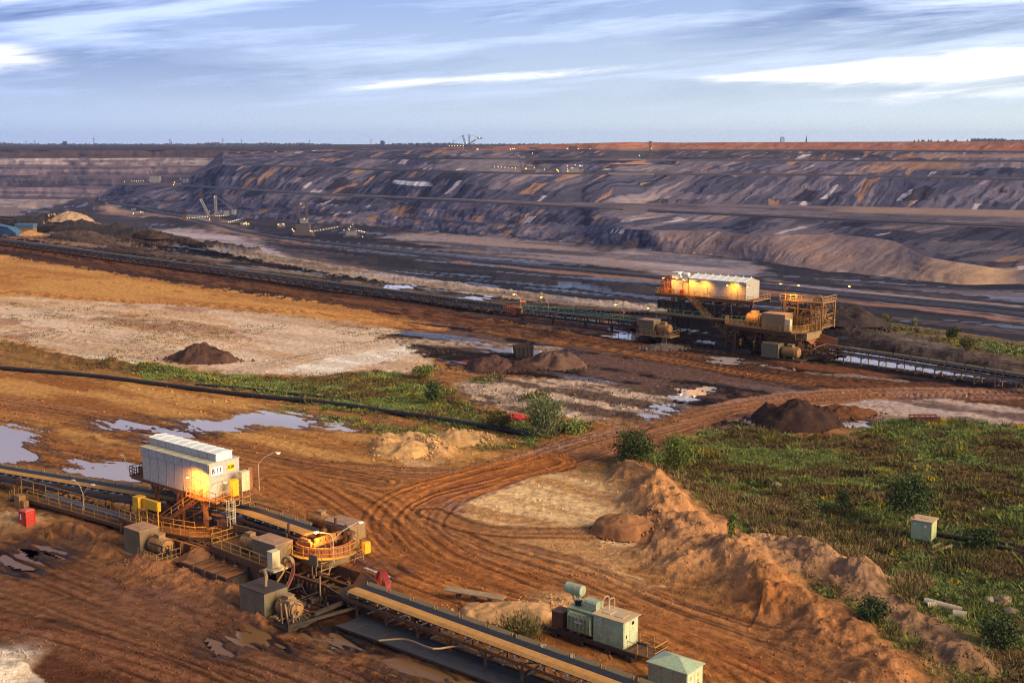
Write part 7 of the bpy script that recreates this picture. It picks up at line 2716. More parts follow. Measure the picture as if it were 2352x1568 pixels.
def pit_machines():
 zD = lambda y, z=PIT_Z: depth_at_z(y, z)
 D = zD(543)
 machine('bucket_wheel_excavator', 'dark bucket wheel excavator with tall lattice tower standing upright on the pit floor', 'excavator', (697, 541), D, 'fardark',
   [([(686, 526), (684, 461)], 3.2, 'tower_leg'), ([(708, 526), (702, 461)], 3.2, 'tower_leg'), ([(683, 462), (703, 462)], 3, 'tower_head'), ([(685, 500), (706, 500)], 2, 'tower_head'), ([(684, 480), (704, 480)], 1.6, 'tower_head'),
             ([(715, 531), (760, 524), (800, 516)], 3, 'discharge_boom'), ([(693, 530), (672, 524)], 4, 'wheel_boom')],
   [(682, 712, 516, 537, 20, 'fardark', 'machine_house'), (690, 708, 503, 512, 12, 'farsteel', 'operator_cabin'), (676, 720, 532, 540, 22, 'fardark', 'turntable')],
   [(680, 543), (697, 543), (714, 543)], [(692, 468), (688, 534), (696, 535), (701, 535), (707, 536), (690, 539), (712, 537), (703, 541)] + row(718, 531, 776, 521, 10), [(700, 502), (673, 526), (676, 530), (715, 530)], [((685, 460), (672, 524))], 0.8)
 machine('transfer_wagon', 'floodlit belt transfer wagon beside the dark tower excavator', 'belt wagon', (812, 543), D, 'fardark', [([(798, 522), (832, 531)], 2.5, 'belt_boom'), ([(800, 515), (812, 515), (812, 530)], 2, 'belt_boom')],
   [(796, 818, 531, 541, 12, 'farsteel', 'machine_house'), (800, 814, 526, 531, 8, 'fardark', 'machine_house')], [(800, 544), (816, 544)],
   row(820, 529, 838, 532, 6) + [(791, 528), (801, 525), (806, 520), (804, 527), (811, 515)], [(800, 540), (803, 538), (834, 543)], (), 0.75)
 D2 = zD(514)
 machine('bucket_wheel_excavator', 'pale bucket wheel excavator with leaning masts and long lit boom near the pit wall', 'excavator', (496, 513), D2, 'farsteel',
   [([(494, 449), (497, 500)], 3.5, 'mast'), ([(461, 457), (481, 499)], 3.5, 'mast'), ([(482, 499), (424, 499)], 3.2, 'wheel_boom'), ([(481, 496), (430, 494)], 1.6, 'wheel_boom'), ([(483, 499), (498, 490), (541, 491)], 4, 'counterweight_boom'), ([(524, 511), (560, 501)], 2.5, 'discharge_boom')],
   [(486, 506, 497, 510, 16, 'fardark', 'machine_house'), (515, 528, 485, 494, 12, 'farsteel', 'machine_house'), (533, 541, 483, 492, 12, 'farsteel', 'counterweight'), (420, 428, 493, 504, 4, 'rust', 'bucket_wheel')],
   [(488, 514), (502, 514)], row(431, 501, 478, 497, 9) + row(497, 496, 524, 494, 7) + [(461, 460), (494, 452), (482, 485), (509, 485), (527, 489)] + row(526, 510, 548, 504, 6), [(497, 511), (492, 503), (483, 503)],
   [((461, 457), (430, 494)), ((494, 449), (538, 484)), ((461, 457), (494, 449))], 0.8)
 D3 = zD(519)
 machine('belt_station', 'brightly lit small belt station on the pit floor right of the pale excavator', 'drive station', (563, 518), D3, 'fardark', [([(553, 514), (575, 512)], 2.5, 'belt_boom')], [(553, 572, 512, 517, 9, 'farsteel', 'machine_house')], [(563, 519)], [(556, 515), (560, 513), (569, 516), (572, 514)], [(566, 511), (562, 514), (568, 515)], (), 0.8)
 D4 = zD(523)
 machine('belt_station', 'white lit belt station left of the dark tower excavator', 'drive station', (646, 520), D4, 'fardark', [([(636, 522), (657, 522)], 2, 'belt_boom')], [(641, 653, 514, 519, 9, 'farsteel', 'machine_house')], [(646, 523)], [(650, 517), (644, 519)], [(640, 515), (652, 514), (651, 520)], (), 0.8)
 D5 = zD(496)
 machine('belt_station', 'small lit belt station on the sandy pit road at the left', 'drive station', (318, 494), D5, 'fardark', [([(308, 494), (330, 492)], 2.5, 'belt_boom')], [(312, 328, 486, 491, 10, 'farsteel', 'machine_house')], [(318, 495)], [(322, 487), (327, 488)], [(308, 490), (325, 486)], (), 0.9)
 # spreaders on the dump benches
 di = lambda tabx, x: float(np.interp(x, xs, tabx))
 D = di(DF4, 1078) + 40
 machine('spreader', 'dark spreader with twin masts and raised boom standing out against the sky', 'spreader', (1080, 343), D, 'fardark',
   [([(1063, 311), (1069, 333)], 3, 'mast'), ([(1078, 310), (1078, 335)], 3, 'mast'), ([(1070, 335), (1080, 330), (1096, 318), (1108, 317.5)], 3, 'discharge_boom'), ([(1029, 335), (1070, 335.5)], 3, 'counterweight_boom'), ([(1082, 335), (1105, 338), (1132, 341)], 2.6, 'receiving_boom')],
   [(1070, 1086, 333, 341, 14, 'fardark', 'machine_house')], [(1072, 343.5), (1086, 343.5)], [(1071, 327), (1077, 333), (1094, 319), (1102, 317), (1066, 341), (1085, 341), (1100, 343)] + row(1032, 335, 1064, 335, 6), [(1069, 342), (1096, 343)],
   [((1063, 311), (1078, 310)), ((1063, 311), (1032, 334)), ((1078, 310), (1104, 317))], 1.0)
 D = di(DF2, 1210) + 30
 machine('spreader', 'spreader with orange floodlights and long level boom on the middle dump bench', 'spreader', (1212, 399), D, 'fardark',
   [([(1131, 383), (1204, 386)], 3, 'discharge_boom'), ([(1204, 384), (1240, 386), (1273, 392)], 3, 'receiving_boom'), ([(1191, 358), (1198, 386)], 2.4, 'mast'), ([(1223, 353), (1223, 372)], 3, 'mast'), ([(1208, 370), (1206, 388)], 2, 'mast')],
   [(1197, 1230, 391, 398, 14, 'fardark', 'machine_house'), (1196, 1206, 360, 363, 6, 'farsteel', 'operator_cabin')], [(1200, 400), (1226, 400)], row(1136, 383, 1184, 386, 7) + [(1192, 357), (1223, 352), (1227, 385), (1250, 389)], [(1213, 393), (1228, 393), (1208, 387), (1205, 399), (1218, 399)],
   [((1191, 358), (1140, 383)), ((1223, 353), (1191, 358)), ((1223, 353), (1262, 389))], 1.0)
 machine('tripper_car', 'lit tripper car left of two on the middle dump bench', 'tripper car', (1281, 398), D, 'fardark', [([(1273, 390), (1292, 396)], 2.4, 'belt_boom')], [(1275, 1288, 388, 397, 9, 'fardark', 'machine_house')], [(1281, 400)], [(1284, 390), (1277, 392)], [(1279, 390), (1282, 393), (1285, 398)], (), 0.9)
 machine('tripper_car', 'wider tripper car dotted with many lamps right on the middle dump bench', 'tripper car', (1320, 398), D, 'fardark', [([(1301, 388), (1322, 382), (1340, 384), (1351, 397)], 2.4, 'belt_boom')], [(1306, 1330, 388, 397, 10, 'farsteel', 'machine_house')], [(1314, 400), (1332, 400)],
   [(1303, 381), (1321, 379), (1332, 380), (1337, 382), (1312, 386), (1316, 386), (1325, 391), (1327, 396), (1325, 394), (1328, 398), (1349, 397), (1303, 387)], [(1304, 393), (1332, 381)], (), 0.9)
 D = di(DF3, 1488) + 25
 machine('spreader', 'grey spreader with single tall mast on the upper dark dump bench', 'spreader', (1487, 367), D, 'fardark', [([(1493, 326), (1495, 360)], 3.4, 'mast'), ([(1490, 326), (1498, 326)], 1.5, 'mast'), ([(1470, 366), (1486, 356)], 2.4, 'receiving_boom')],
   [(1478, 1500, 360, 367, 12, 'fardark', 'machine_house'), (1489, 1497, 350, 360, 8, 'fardark', 'machine_house')], [(1482, 368), (1495, 368)], [(1468, 357), (1496, 341)], [(1479, 364)], [((1493, 326), (1472, 362))], 1.0)
 D = di(DF1, 355) + 30
 machine('spreader', 'lit spreader with level left boom at the far left end of the dump', 'spreader', (356, 421), D, 'fardark', [([(287, 416.5), (346, 418)], 3, 'discharge_boom'), ([(343, 392), (350, 417)], 2, 'mast'), ([(363, 393), (360, 417)], 2, 'mast'), ([(368, 416), (402, 422)], 2.4, 'receiving_boom')],
   [(346, 368, 406, 420, 14, 'farsteel', 'machine_house')], [(350, 422), (366, 422)], row(304, 416, 330, 416, 6) + [(350, 409), (357, 406), (365, 407), (345, 414), (287, 417), (361, 414)], [(354, 421), (366, 421)], [((343, 392), (292, 416)), ((363, 393), (343, 392))], 1.0)
 machine('tripper_car', 'lit tripper car on the lower bench behind the left spreader', 'tripper car', (428, 422), D, 'fardark', [([(400, 422), (424, 412)], 2, 'belt_boom')], [(420, 438, 413, 420, 10, 'farsteel', 'machine_house')], [(428, 423)], [(415, 411), (431, 412), (437, 416), (422, 415), (434, 424)], [(400, 424), (402, 419), (437, 424)], (), 0.95)
 D = di(DF4, 1316) + 60
 machine('tripper_car', 'dark tripper car on the top bench under the orange crest', 'tripper car', (1316, 342), D, 'fardark', [([(1306, 339), (1330, 340)], 2, 'belt_boom')], [(1308, 1326, 336, 342, 9, 'fardark', 'machine_house')], [(1316, 343)], [(1355, 342)], [(1303, 342), (1328, 342)], (), 0.9)
 machine('tripper_car', 'dark tripper car with pale tank on the top bench left of the orange crest', 'tripper car', (1227, 342), D, 'fardark', [([(1216, 340), (1236, 341)], 2, 'belt_boom')], [(1218, 1234, 339, 342, 9, 'fardark', 'machine_house'), (1223, 1230, 337, 339, 6, 'farsteel', 'machine_house')], [(1227, 343)], [], [(1172, 343), (1177, 342), (1181, 341.5)], (), 0.9)
 # conveyors lying on the benches and on the pit floor
 def bench_belt(label, pts, w=7.0):
  base = pts[0].copy()
  r_ = thing('bench_conveyor', label, 'conveyor', base, 0, 'conveyors in the pit')
  MB(base).sweep(pts, [(w / 2, 1.0), (w * .25, 2.6), (-w * .25, 2.6), (-w / 2, 1.0), (-w / 2, -1.5), (w / 2, -1.5)]).build('belt_frame', 'fardark', r_)
  MB(base).sweep(pts, [(w * .2, 2.9), (-w * .2, 2.9), (-w * .2, 2.62), (w * .2, 2.62)]).build('belt', 'belt', r_)
 def on_bench(f_y, f_D, x0, x1, n, dy=0.0, up=0.6, back=8):
  out = []
  for i in range(n):
   x = x0 + (x1 - x0) * i / (n - 1)
   D_ = di(f_D, x) + back
   y = di(f_y, x)
   p = at_depth(x, y, di(f_D, x))
   f = D_ / p.y
   out.append(Vector((p.x * f, D_, p.z + up)))
  return out
 bench_belt('dark conveyor line along the edge of the lowest dump bench', on_bench(F1_y, DF1, 430, 2600, 40), 9)
 bench_belt('dark conveyor line along the edge of the middle dump bench', on_bench(F2_y, DF2, 560, 2600, 40), 7)
 bench_belt('dark conveyor line along the edge of the upper dump bench', on_bench(F3_y, DF3, 800, 2600, 30), 6)
 bench_belt('dark conveyor line along the edge of the topmost dump bench', on_bench(F4_y, DF4, 1230, 2600, 30), 6)
 def on_floor(pts):
  P = smooth_path([tuple(at(x, y, PIT_Z)) for x, y in pts], 5)
  h = pit_ground(P[:, 0], P[:, 1])[0]
  return [Vector((p[0], p[1], z + 0.3)) for p, z in zip(P, h)]
 bench_belt('dark conveyor crossing the pit floor beside the rusty stripe', on_floor([(250, 466), (420, 500), (600, 541), (800, 566), (1100, 600), (1500, 636), (1900, 677), (2352, 728), (2700, 775)]), 8)
 bench_belt('thin dark conveyor on the pit floor closer to the dump foot', on_floor([(1600, 640), (1900, 672), (2352, 716), (2700, 760)]), 5)


pit_machines()


# ------------------------------------------------------------------ horizon: woods, masts, silo, church
def horizon():
 rnd = random.Random(3)
 mb = MB()
 def clump(x, D, w, h, z0):
  c = at_depth(x, 332, D)
  n = 6
  vs, fs = [(c.x, D, z0 + h)], []
  for r_, zz in ((0.55, 0.82), (1.0, 0.45), (0.8, 0.0)):
   for k in range(n):
    a = k * 2 * math.pi / n + rnd.random() * 0.5
    q = r_ * (0.75 + 0.5 * rnd.random())
    vs.append((c.x + w * q * math.cos(a), D + w * q * math.sin(a), z0 + h * zz))
  for k in range(n):
   fs.append((0, 1 + k, 1 + (k + 1) % n))
   for j in range(2):
    a = 1 + j * n
    fs.append((a + k, a + n + k, a + n + (k + 1) % n, a + (k + 1) % n))
  mb.add(vs, fs)
 z0 = 5.0
 x = -200
 while x < 1330:
  dens = fbm(np.array([x * 0.01]), np.array([1.0]), 3, 901)[0]
  h = 9 + 10 * rnd.random() + 26 * max(0, dens - 0.45)
  if 760 < x < 860:
   h *= 0.6
  clump(x, 8800 + rnd.random() * 500, 11 + 9 * rnd.random(), h, z0)
  x += 1.8 + 2.4 * rnd.random()
 for x in list(np.arange(2100, 2420, 3.2)):
  if x > 2230 or rnd.random() < 0.25:
   clump(x, 8900 + rnd.random() * 300, 11, 44 + 6 * rnd.random() + (9 if 2230 < x < 2310 else 0), z0)
 m = bpy.data.materials.new('far wood')
 m.use_nodes = True
 t = NT(m.node_tree)
 g = t.node('ShaderNodeNewGeometry')
 c = t.mix(t.noise(g.outputs['Position'], 0.03, 3, 0.6), (0.022, 0.034, 0.020), (0.06, 0.05, 0.024))
 t.l.new(c, t.n['Principled BSDF'].inputs['Base Color'])
 t.n['Principled BSDF'].inputs['Roughness'].default_value = 0.95
 tag(mb.build('far_woods', m), kind='stuff')
 # single trees that stand out
 for (x, h, w, lab) in ((879, 38, 17, 'largest lone tree above the distant wood line'), (150, 32, 18, 'broad pair of tree crowns on the left skyline'), (2120, 47, 12, 'low lone tree on the right skyline')):
  p = at_depth(x, 332, 8650)
  root = thing('skyline_tree', lab, 'tree', (p.x, 8650, 4), 0, 'trees on the skyline')
  mb = MB()
  for k in range(26):
   a, rr = rnd.random() * 6.28, rnd.random() ** 0.5
   cx, cz, s_ = w * rr * math.cos(a) * .75, h * (0.35 + 0.55 * rnd.random()), w * (0.3 + 0.2 * rnd.random())
   mb.lathe((cx, w * rr * math.sin(a) * .5, cz), [(0.01, -s_), (s_ * .8, -s_ * .5), (s_, 0), (s_ * .7, s_ * .6), (0.01, s_)], 6)
  mb.build('crown', m, root)
  MB().beam((0, 0, 0), (0, 0, h * .5), 1.2).build('trunk', 'wood', root)
 proto = None
 for (x, h) in ((216, 17), (512, 14), (390, 13), (555, 12), (711, 11), (852, 14), (1042, 12), (80, 10), (1700, 7), (60, 9), (2165, 8)):
  p = at_depth(x, 332, 8700)
  if proto is None:
   proto = thing('power_pylon', 'thin lattice pylon on the distant skyline', 'pylon', (p.x, 8700, 4), 0, 'pylons on the skyline')
   mb = MB()
   for sx in (-1, 1):
    for sy in (-1, 1):
     mb.beam((sx * 2.4, sy * 2.4, 0), (sx * .4, sy * .4, 30), 0.5)
   for z in (8, 16, 24):
    w_ = 2.4 - 2.0 * z / 30
    mb.beam((-w_, -w_, z), (w_, -w_, z), 0.4)
   proto_m = mb.build('mast', 'fardark', proto)
   mb = MB()
   for z, w_ in ((22, 5.5), (26, 7), (29.5, 4)):
    mb.beam((-w_, 0, z), (w_, 0, z), 0.6)
   mb.build('cross_arms', 'fardark', proto)
   o = proto
  else:
   o = copy_tree(proto)
  o.location = (p.x, 8700, 4)
  o.scale = (1.5, 1.5, (h + 3) * 8700 / FPX / 30)
 # silo and church tower
 p = at_depth(1797, 324, 8600)
 root = thing('silo_tower', 'pale blue block shaped tower on the right skyline', 'tower', (p.x, 8600, 4))
 mb = MB()
 mb.box(-13, 13, -11, 11, 0, 58)
 for i in range(5):
  mb.box(-13.4, 13.4, -11.4, -11, 15 + i * 9, 16.4 + i * 9)
 mb.build('tower_body', mat('pale blue silo', (0.30, 0.42, 0.60), 0.6, 0, (0.25, 0.35, 0.5), 0.3, 0.1), root)
 mb = MB()
 mb.box(-10, 10, -9, 9, 58, 64)
 mb.build('tower_roof', 'farsteel', root)
 p = at_depth(1852, 324, 8600)
 root = thing('church_tower', 'dark pointed church spire on the right skyline', 'church', (p.x, 8600, 4))
 MB().box(-4.5, 4.5, -4.5, 4.5, 0, 46).build('tower_body', 'fardark', root)
 MB().lathe((0, 0, 46), [(5, 0), (0.1, 30)], 8).build('spire', 'fardark', root)
 p = at_depth(390, 330, 8600)
 root = thing('church_tower', 'small church spire among the trees on the left skyline', 'church', (p.x + 10, 8600, 4))
 MB().box(-4, 4, -4, 4, 0, 24).build('tower_body', 'fardark', root)
 MB().lathe((0, 0, 24), [(4.4, 0), (0.1, 22)], 8).build('spire', 'fardark', root)


horizon()
# ------------------------------------------------------------------ plants
def leaf_material(name, c1, c2, c3):
 m = bpy.data.materials.new(name)
 m.use_nodes = True
 t = NT(m.node_tree)
 b = t.n['Principled BSDF']
 a = t.node('ShaderNodeAttribute', attribute_name='tint')
 c = t.mix(t.rng(a.outputs['Fac'], 0.0, 0.5), c1, c2)
 c = t.mix(t.rng(a.outputs['Fac'], 0.5, 1.0), c, c3)
 t.l.new(c, b.inputs['Base Color'])
 b.inputs['Roughness'].default_value = 0.75
 b.inputs['Specular IOR Level'].default_value = 0.2
 b.inputs['Subsurface Weight'].default_value = 0.0
 return m


def tri_mesh(name, Vt, F, tint, mat_, parent=None):
 me = bpy.data.meshes.new(name)
 nv, nf = len(Vt), len(F)
 k = F.shape[1]
 me.vertices.add(nv)
 me.vertices.foreach_set('co', Vt.reshape(-1).astype(np.float32))
 me.loops.add(nf * k)
 me.loops.foreach_set('vertex_index', F.reshape(-1).astype(np.int32))
 me.polygons.add(nf)
 me.polygons.foreach_set('loop_start', (np.arange(nf) * k).astype(np.int32))
 me.polygons.foreach_set('loop_total', np.full(nf, k, np.int32))
 me.update()
 at_ = me.attributes.new('tint', 'FLOAT', 'POINT')
 at_.data.foreach_set('value', tint.astype(np.float32))
 me.materials.append(mat_)
 o = bpy.data.objects.new(name, me)
 COL.objects.link(o)
 if parent:
  o.parent = parent
 return o


M_GRASS = leaf_material('meadow green', (0.068, 0.098, 0.022), (0.165, 0.205, 0.050), (0.28, 0.32, 0.105))
M_DRY = leaf_material('dry grass', (0.12, 0.075, 0.03), (0.24, 0.16, 0.065), (0.36, 0.27, 0.12))
M_WEED = leaf_material('brown weeds', (0.050, 0.036, 0.014), (0.125, 0.083, 0.030), (0.22, 0.140, 0.048))
M_FLOWER = leaf_material('yellow flowers', (0.10, 0.09, 0.015), (0.36, 0.26, 0.02), (0.62, 0.42, 0.02))


M_LEAF_D = leaf_material('dark leaves', (0.016, 0.030, 0.010), (0.040, 0.062, 0.016), (0.085, 0.105, 0.026))
M_LEAF_G = leaf_material('grey willow leaves', (0.07, 0.085, 0.035), (0.15, 0.175, 0.075), (0.26, 0.28, 0.14))
M_LEAF_Y = leaf_material('yellow green leaves', (0.05, 0.07, 0.012), (0.12, 0.15, 0.026), (0.22, 0.23, 0.045))
M_LEAF_O = leaf_material('olive brown leaves', (0.045, 0.042, 0.014), (0.10, 0.085, 0.025), (0.18, 0.14, 0.045))


def blades(cx, cy, cz, n, rad, h, rng, lean=0.5, w=0.06):
 """n blades round each centre: triangles; returns verts, faces, tint"""
 N = len(cx)
 T = N * n
 a = rng.random(T) * 6.283
 r = np.sqrt(rng.random(T)) * np.repeat(rad, n)
 bx = np.repeat(cx, n) + r * np.cos(a)
 by = np.repeat(cy, n) + r * np.sin(a)
 bz = np.repeat(cz, n)
 hh = np.repeat(h, n) * (0.55 + 0.6 * rng.random(T))
 b2 = rng.random(T) * 6.283
 lx, ly = np.cos(a) * lean * hh * rng.random(T), np.sin(a) * lean * hh * rng.random(T)
 ww = (np.repeat(w, n) if np.ndim(w) else w) * (0.6 + 0.8 * rng.random(T)) * (0.6 + 0.5 * np.repeat(h, n))
 dx, dy = np.cos(b2) * ww, np.sin(b2) * ww
 V0 = np.stack([bx - dx, by - dy, bz - 0.1], 1)
 V1 = np.stack([bx + dx, by + dy, bz - 0.1], 1)
 V2 = np.stack([bx + lx + dx * .7, by + ly + dy * .7, bz + hh * .7], 1)
 V3 = np.stack([bx + lx * 1.5, by + ly * 1.5, bz + hh], 1)
 Vt = np.stack([V0, V1, V2, V3], 1).reshape(-1, 3)
 i = np.arange(T)[:, None] * 4
 F = np.concatenate([i, i + 1, i + 2, i + 3], 1)
 tint = np.repeat(np.clip(rng.random(T) * 0.6 + np.repeat(rng.random(N), n) * 0.5 - 0.05, 0, 1), 4)
 return Vt, F, tint


def meadow():
 rng = np.random.default_rng(11)
 xs_, ys_ = [], []
 for P, d in VEG_W:
  A = np.array([(p.x, p.y) for p in P])
  x0, y0 = A.min(0)
  x1, y1 = A.max(0)
  cx, cy = (x0 + x1) / 2, (y0 + y1) / 2
  D = cy
  n = int((x1 - x0) * (y1 - y0) * min(9.0, 9.0 * (130.0 / D) ** 1.6) * d)
  px_, py_ = rng.uniform(x0, x1, n), rng.uniform(y0, y1, n)
  k = poly_sd(px_.astype(np.float32), py_.astype(np.float32), P, 5) < 2
  ang = np.abs(np.arctan2(px_, py_)) < R(27)
  k &= ang
  xs_.append(px_[k])
  ys_.append(py_[k])
 X = np.concatenate(xs_)
 Y = np.concatenate(ys_)
 h, col, wet, veg = near_ground(X, Y)
 keep = rng.random(len(X)) < np.clip(veg * 1.3 - 0.22, 0, 1)
 X, Y, h = X[keep], Y[keep], h[keep]
 g = fbm(X * 0.11 + 5, Y * 0.11, 4, 43)                   # same field that colours the soil
 g2 = fbm(X * 0.05 + 20, Y * 0.05, 3, 45)
 dist = np.hypot(X, Y)
 DRY = V([(1540, 1110), (1640, 1140), (1760, 1175), (1880, 1225), (1990, 1285), (2120, 1340), (2080, 1370), (1900, 1330), (1740, 1262), (1620, 1190)])
 dsd = poly_sd(X.astype(np.float32), Y.astype(np.float32), DRY, 12)
 dry = fbm(X * 0.3, Y * 0.3, 3, 49) > 0.46 + 0.045 * np.clip(dsd, -2, 12)
 patch = fbm(X * 0.45, Y * 0.45, 2, 48)
 flower = (patch > 0.75) & (rng.random(len(X)) < 0.4) & (dist > 125) & ((X > 40) | (patch > 0.80))
 weed = (g + (patch - 0.5) * 0.35 + rng.normal(0, 0.035, len(X)) < 0.425 + 0.05 * np.clip((dist - 125) / 50, 0, 1)) & ~dry & ~flower
 grass = ~weed & ~dry & ~flower
 for nm, sel, m_, n, hh, lean, w in (('grass', grass, M_GRASS, 9, 0.36, 1.3, 0.085), ('weeds', weed, M_WEED, 9, 0.40, 1.3, 0.09), ('dry_grass', dry, M_DRY, 9, 0.75, 0.6, 0.055), ('wildflower_clumps', flower, M_FLOWER, 10, 0.5, 1.0, 0.10)):
  x, y, z = X[sel], Y[sel], h[sel]
  if not len(x):
   continue
  sc = np.clip(dist[sel] / 150, 0.8, 2.2)
  f = 0.5 + 0.9 * fbm(x * 0.4, y * 0.4, 2, 57)
  Vt, F, t = blades(x, y, z, n, 0.38 * sc, hh * f * (0.8 + 0.2 * sc), rng, lean, w * sc)
  tag(tri_mesh(nm, Vt, F, t, m_), kind='stuff')
 # taller weeds standing out of the meadow
 tall = (rng.random(len(X)) < 0.010) & (dist < 230)
 x, y, z = X[tall], Y[tall], h[tall]
 hf = 0.7 + 0.9 * rng.random(len(x))
 Vt, F, t = blades(x, y, z, 26, 0.55 + 0.5 * rng.random(len(x)), hf, rng, 0.55, 0.05)
 tag(tri_mesh('tall_weeds', Vt, F, t, M_LEAF_O), kind='stuff')
 tall = (rng.random(len(X)) < 0.006) & (dist < 230)
 x, y, z = X[tall], Y[tall], h[tall]
 Vt, F, t = blades(x, y, z, 40, 0.7 + 0.6 * rng.random(len(x)), 0.6 + 0.7 * rng.random(len(x)), rng, 0.9, 0.045)
 tag(tri_mesh('tall_weeds', Vt, F, t, M_LEAF_Y), kind='stuff')
 # scattered tufts on bare sand and mud
 P = V([(0, 690), (420, 705), (850, 748), (1010, 800), (1500, 900), (1600, 960), (1240, 1040), (900, 980), (600, 870), (0, 800)])
 A = np.array([(p.x, p.y) for p in P])
 px_, py_ = rng.uniform(A[:, 0].min(), A[:, 0].max(), 26000), rng.uniform(A[:, 1].min(), A[:, 1].max(), 26000)
 k = (poly_sd(px_.astype(np.float32), py_.astype(np.float32), P, 5) < 0) & (fbm(px_ * 0.06, py_ * 0.06, 4, 71) > 0.56) & (rng.random(26000) < 0.35)
 px_, py_ = px_[k], py_[k]
 z = near_ground(px_, py_)[0]
 Vt, F, t = blades(px_, py_, z, 7, np.full(len(px_), 0.8), np.full(len(px_), 0.26), rng, 1.6, 0.13)
 tag(tri_mesh('sparse_weeds', Vt, F, t, M_LEAF_O), kind='stuff')
 # gravel and clods thrown up along tracks and ridges
 n = 30000
 ang = rng.uniform(R(-25), R(25), n)
 rr = 1 / rng.uniform(1 / 260, 1 / 92, n)
 px_, py_ = rr * np.sin(ang), rr * np.cos(ang)
 hz, cl, wt, vg = near_ground(px_, py_)
 k = (fbm(px_ * 0.12, py_ * 0.12, 4, 73) > 0.50) & (vg < 0.3) & (wt < 0.6) & (hz > -0.12)
 px_, py_, hz, cl = px_[k], py_[k], hz[k], cl[k]
 s = (0.05 + 0.16 * rng.random(len(px_)) ** 3) * np.clip(np.hypot(px_, py_) / 130, .8, 1.8)
 base = np.array([(1, 0, 0), (-.5, .87, 0), (-.5, -.87, 0), (0, 0, 1.0), (0, 0, -.6)], float)
 jit = 0.6 + 0.8 * rng.random((len(px_), 5, 1))
 Vt = base[None] * jit * s[:, None, None] + np.stack([px_, py_, hz], 1)[:, None]
 fb = np.array([(0, 1, 3), (1, 2, 3), (2, 0, 3), (1, 0, 4), (2, 1, 4), (0, 2, 4)])
 F = (fb[None] + (np.arange(len(px_)) * 5)[:, None, None]).reshape(-1, 3)
 o = tri_mesh('clods', Vt.reshape(-1, 3), F, np.zeros(len(px_) * 5), M['mudtop'])
 ca = o.data.color_attributes.new('soil', 'FLOAT_COLOR', 'POINT')
 rgba = np.ones((len(px_) * 5, 4), np.float32)
 rgba[:, :3] = np.repeat(np.clip(cl * (0.75 + 0.5 * rng.random((len(px_), 1))), 0.01, 0.9), 5, 0)
 ca.data.foreach_set('color', rgba.reshape(-1))
 o.data.materials[0] = ground_material('clod soil', 0.2, 1.0)
 tag(o, kind='stuff')


meadow()


def shrub(name, label, x, y, w, h, kind='round', m=None, group=None, trunk=True, leaves=1600, seed=1, leaf=0.16, cat=None):
 """trunk with limbs and a crown of many small leaves gathered in clumps; x, y is the foot in the photo"""
 rng = np.random.default_rng(seed)
 w, h = w * 0.74, h * 0.9
 p = at(x, y, 0)
 z = zg(p.x, p.y)
 root = thing(name, label, cat or ('tree' if trunk else 'bush'), (p.x, p.y, z - 0.05), 0, group)
 mb = MB()
 tips = []
 th = h * (0.30 if trunk else 0.06)
 tr = max(0.05, h * 0.018)
 mb.tube([(0, 0, -0.2), (0.05 * h * .2, 0, th), (0.02 * h, 0.02 * h, h * .72)], [tr, tr * .8, tr * .25], 6)
 nl = 9 if trunk else 13
 for i in range(nl):
  a = i * 2.4 + rng.random()
  z0 = th * (0.7 + 0.3 * rng.random()) + (h * 0.4 * i / nl if trunk else 0)
  rr = w / 2 * (0.55 + 0.4 * rng.random())
  if kind == 'willow':
   e = (rr * 0.8 * math.cos(a), rr * 0.8 * math.sin(a), h * (0.65 + 0.33 * rng.random()))
  else:
   e = (rr * math.cos(a), rr * math.sin(a), z0 + (h - z0) * (0.35 + 0.5 * rng.random()))
  mid = (e[0] * .5, e[1] * .5, z0 + (e[2] - z0) * 0.6)
  mb.tube([(0.02, 0.01, z0), mid, e], [tr * .55, tr * .35, tr * .12], 5)
  tips += [mid, e]
 mb.build('trunk', 'wood', root)
 nc = 34
 C = []
 for i in range(nc):
  while True:
   q = rng.uniform(-1, 1, 3)
   d = np.linalg.norm(q)
   if d < 1 and d > 0.25:
    break
  zc = (h + th) / 2 + q[2] * (h - th) / 2
  fr = {'round': 1.0, 'willow': 0.62 + 0.38 * min(1, (zc / h) * 1.3), 'sparse': 1.0, 'tall': 1.0}[kind]
  C.append((q[0] * w / 2 * fr, q[1] * w / 2 * fr, max(zc, 0.12 * h)))
 C = np.array(C + [t_ for t_ in tips])
 idx = rng.integers(0, len(C), leaves)
 sp = np.array([w * 0.13, w * 0.13, h * 0.085])
 pos = C[idx] + rng.normal(0, 1, (leaves, 3)) * sp
 pos[:, 2] = np.maximum(pos[:, 2], 0.05)
 d1 = rng.normal(0, 1, (leaves, 3))
 if kind == 'willow':
  d1 = d1 * 0.35 + np.stack([pos[:, 0] / w, pos[:, 1] / w, np.full(leaves, 0.9)], 1)
 d1 /= np.linalg.norm(d1, axis=1)[:, None]
 d2 = np.cross(d1, rng.normal(0, 1, (leaves, 3)))
 d2 /= np.linalg.norm(d2, axis=1)[:, None] + 1e-6
 s = leaf * (0.6 + 0.8 * rng.random(leaves))[:, None]
 lw = 0.3 if kind == 'willow' else 0.6
 ll = 1.7 if kind == 'willow' else 1.0
 Vt = np.stack([pos - d1 * s * ll, pos + d2 * s * lw, pos + d1 * s * ll, pos - d2 * s * lw], 1).reshape(-1, 3)
 F = np.arange(leaves * 4).reshape(-1, 4)
 ct = rng.random(len(C))
 tint = np.repeat(np.clip(0.55 * ct[idx] + 0.45 * rng.random(leaves), 0, 1), 4)
 tri_mesh('crown', Vt, F, tint, m or M_GRASS, root)
 return root


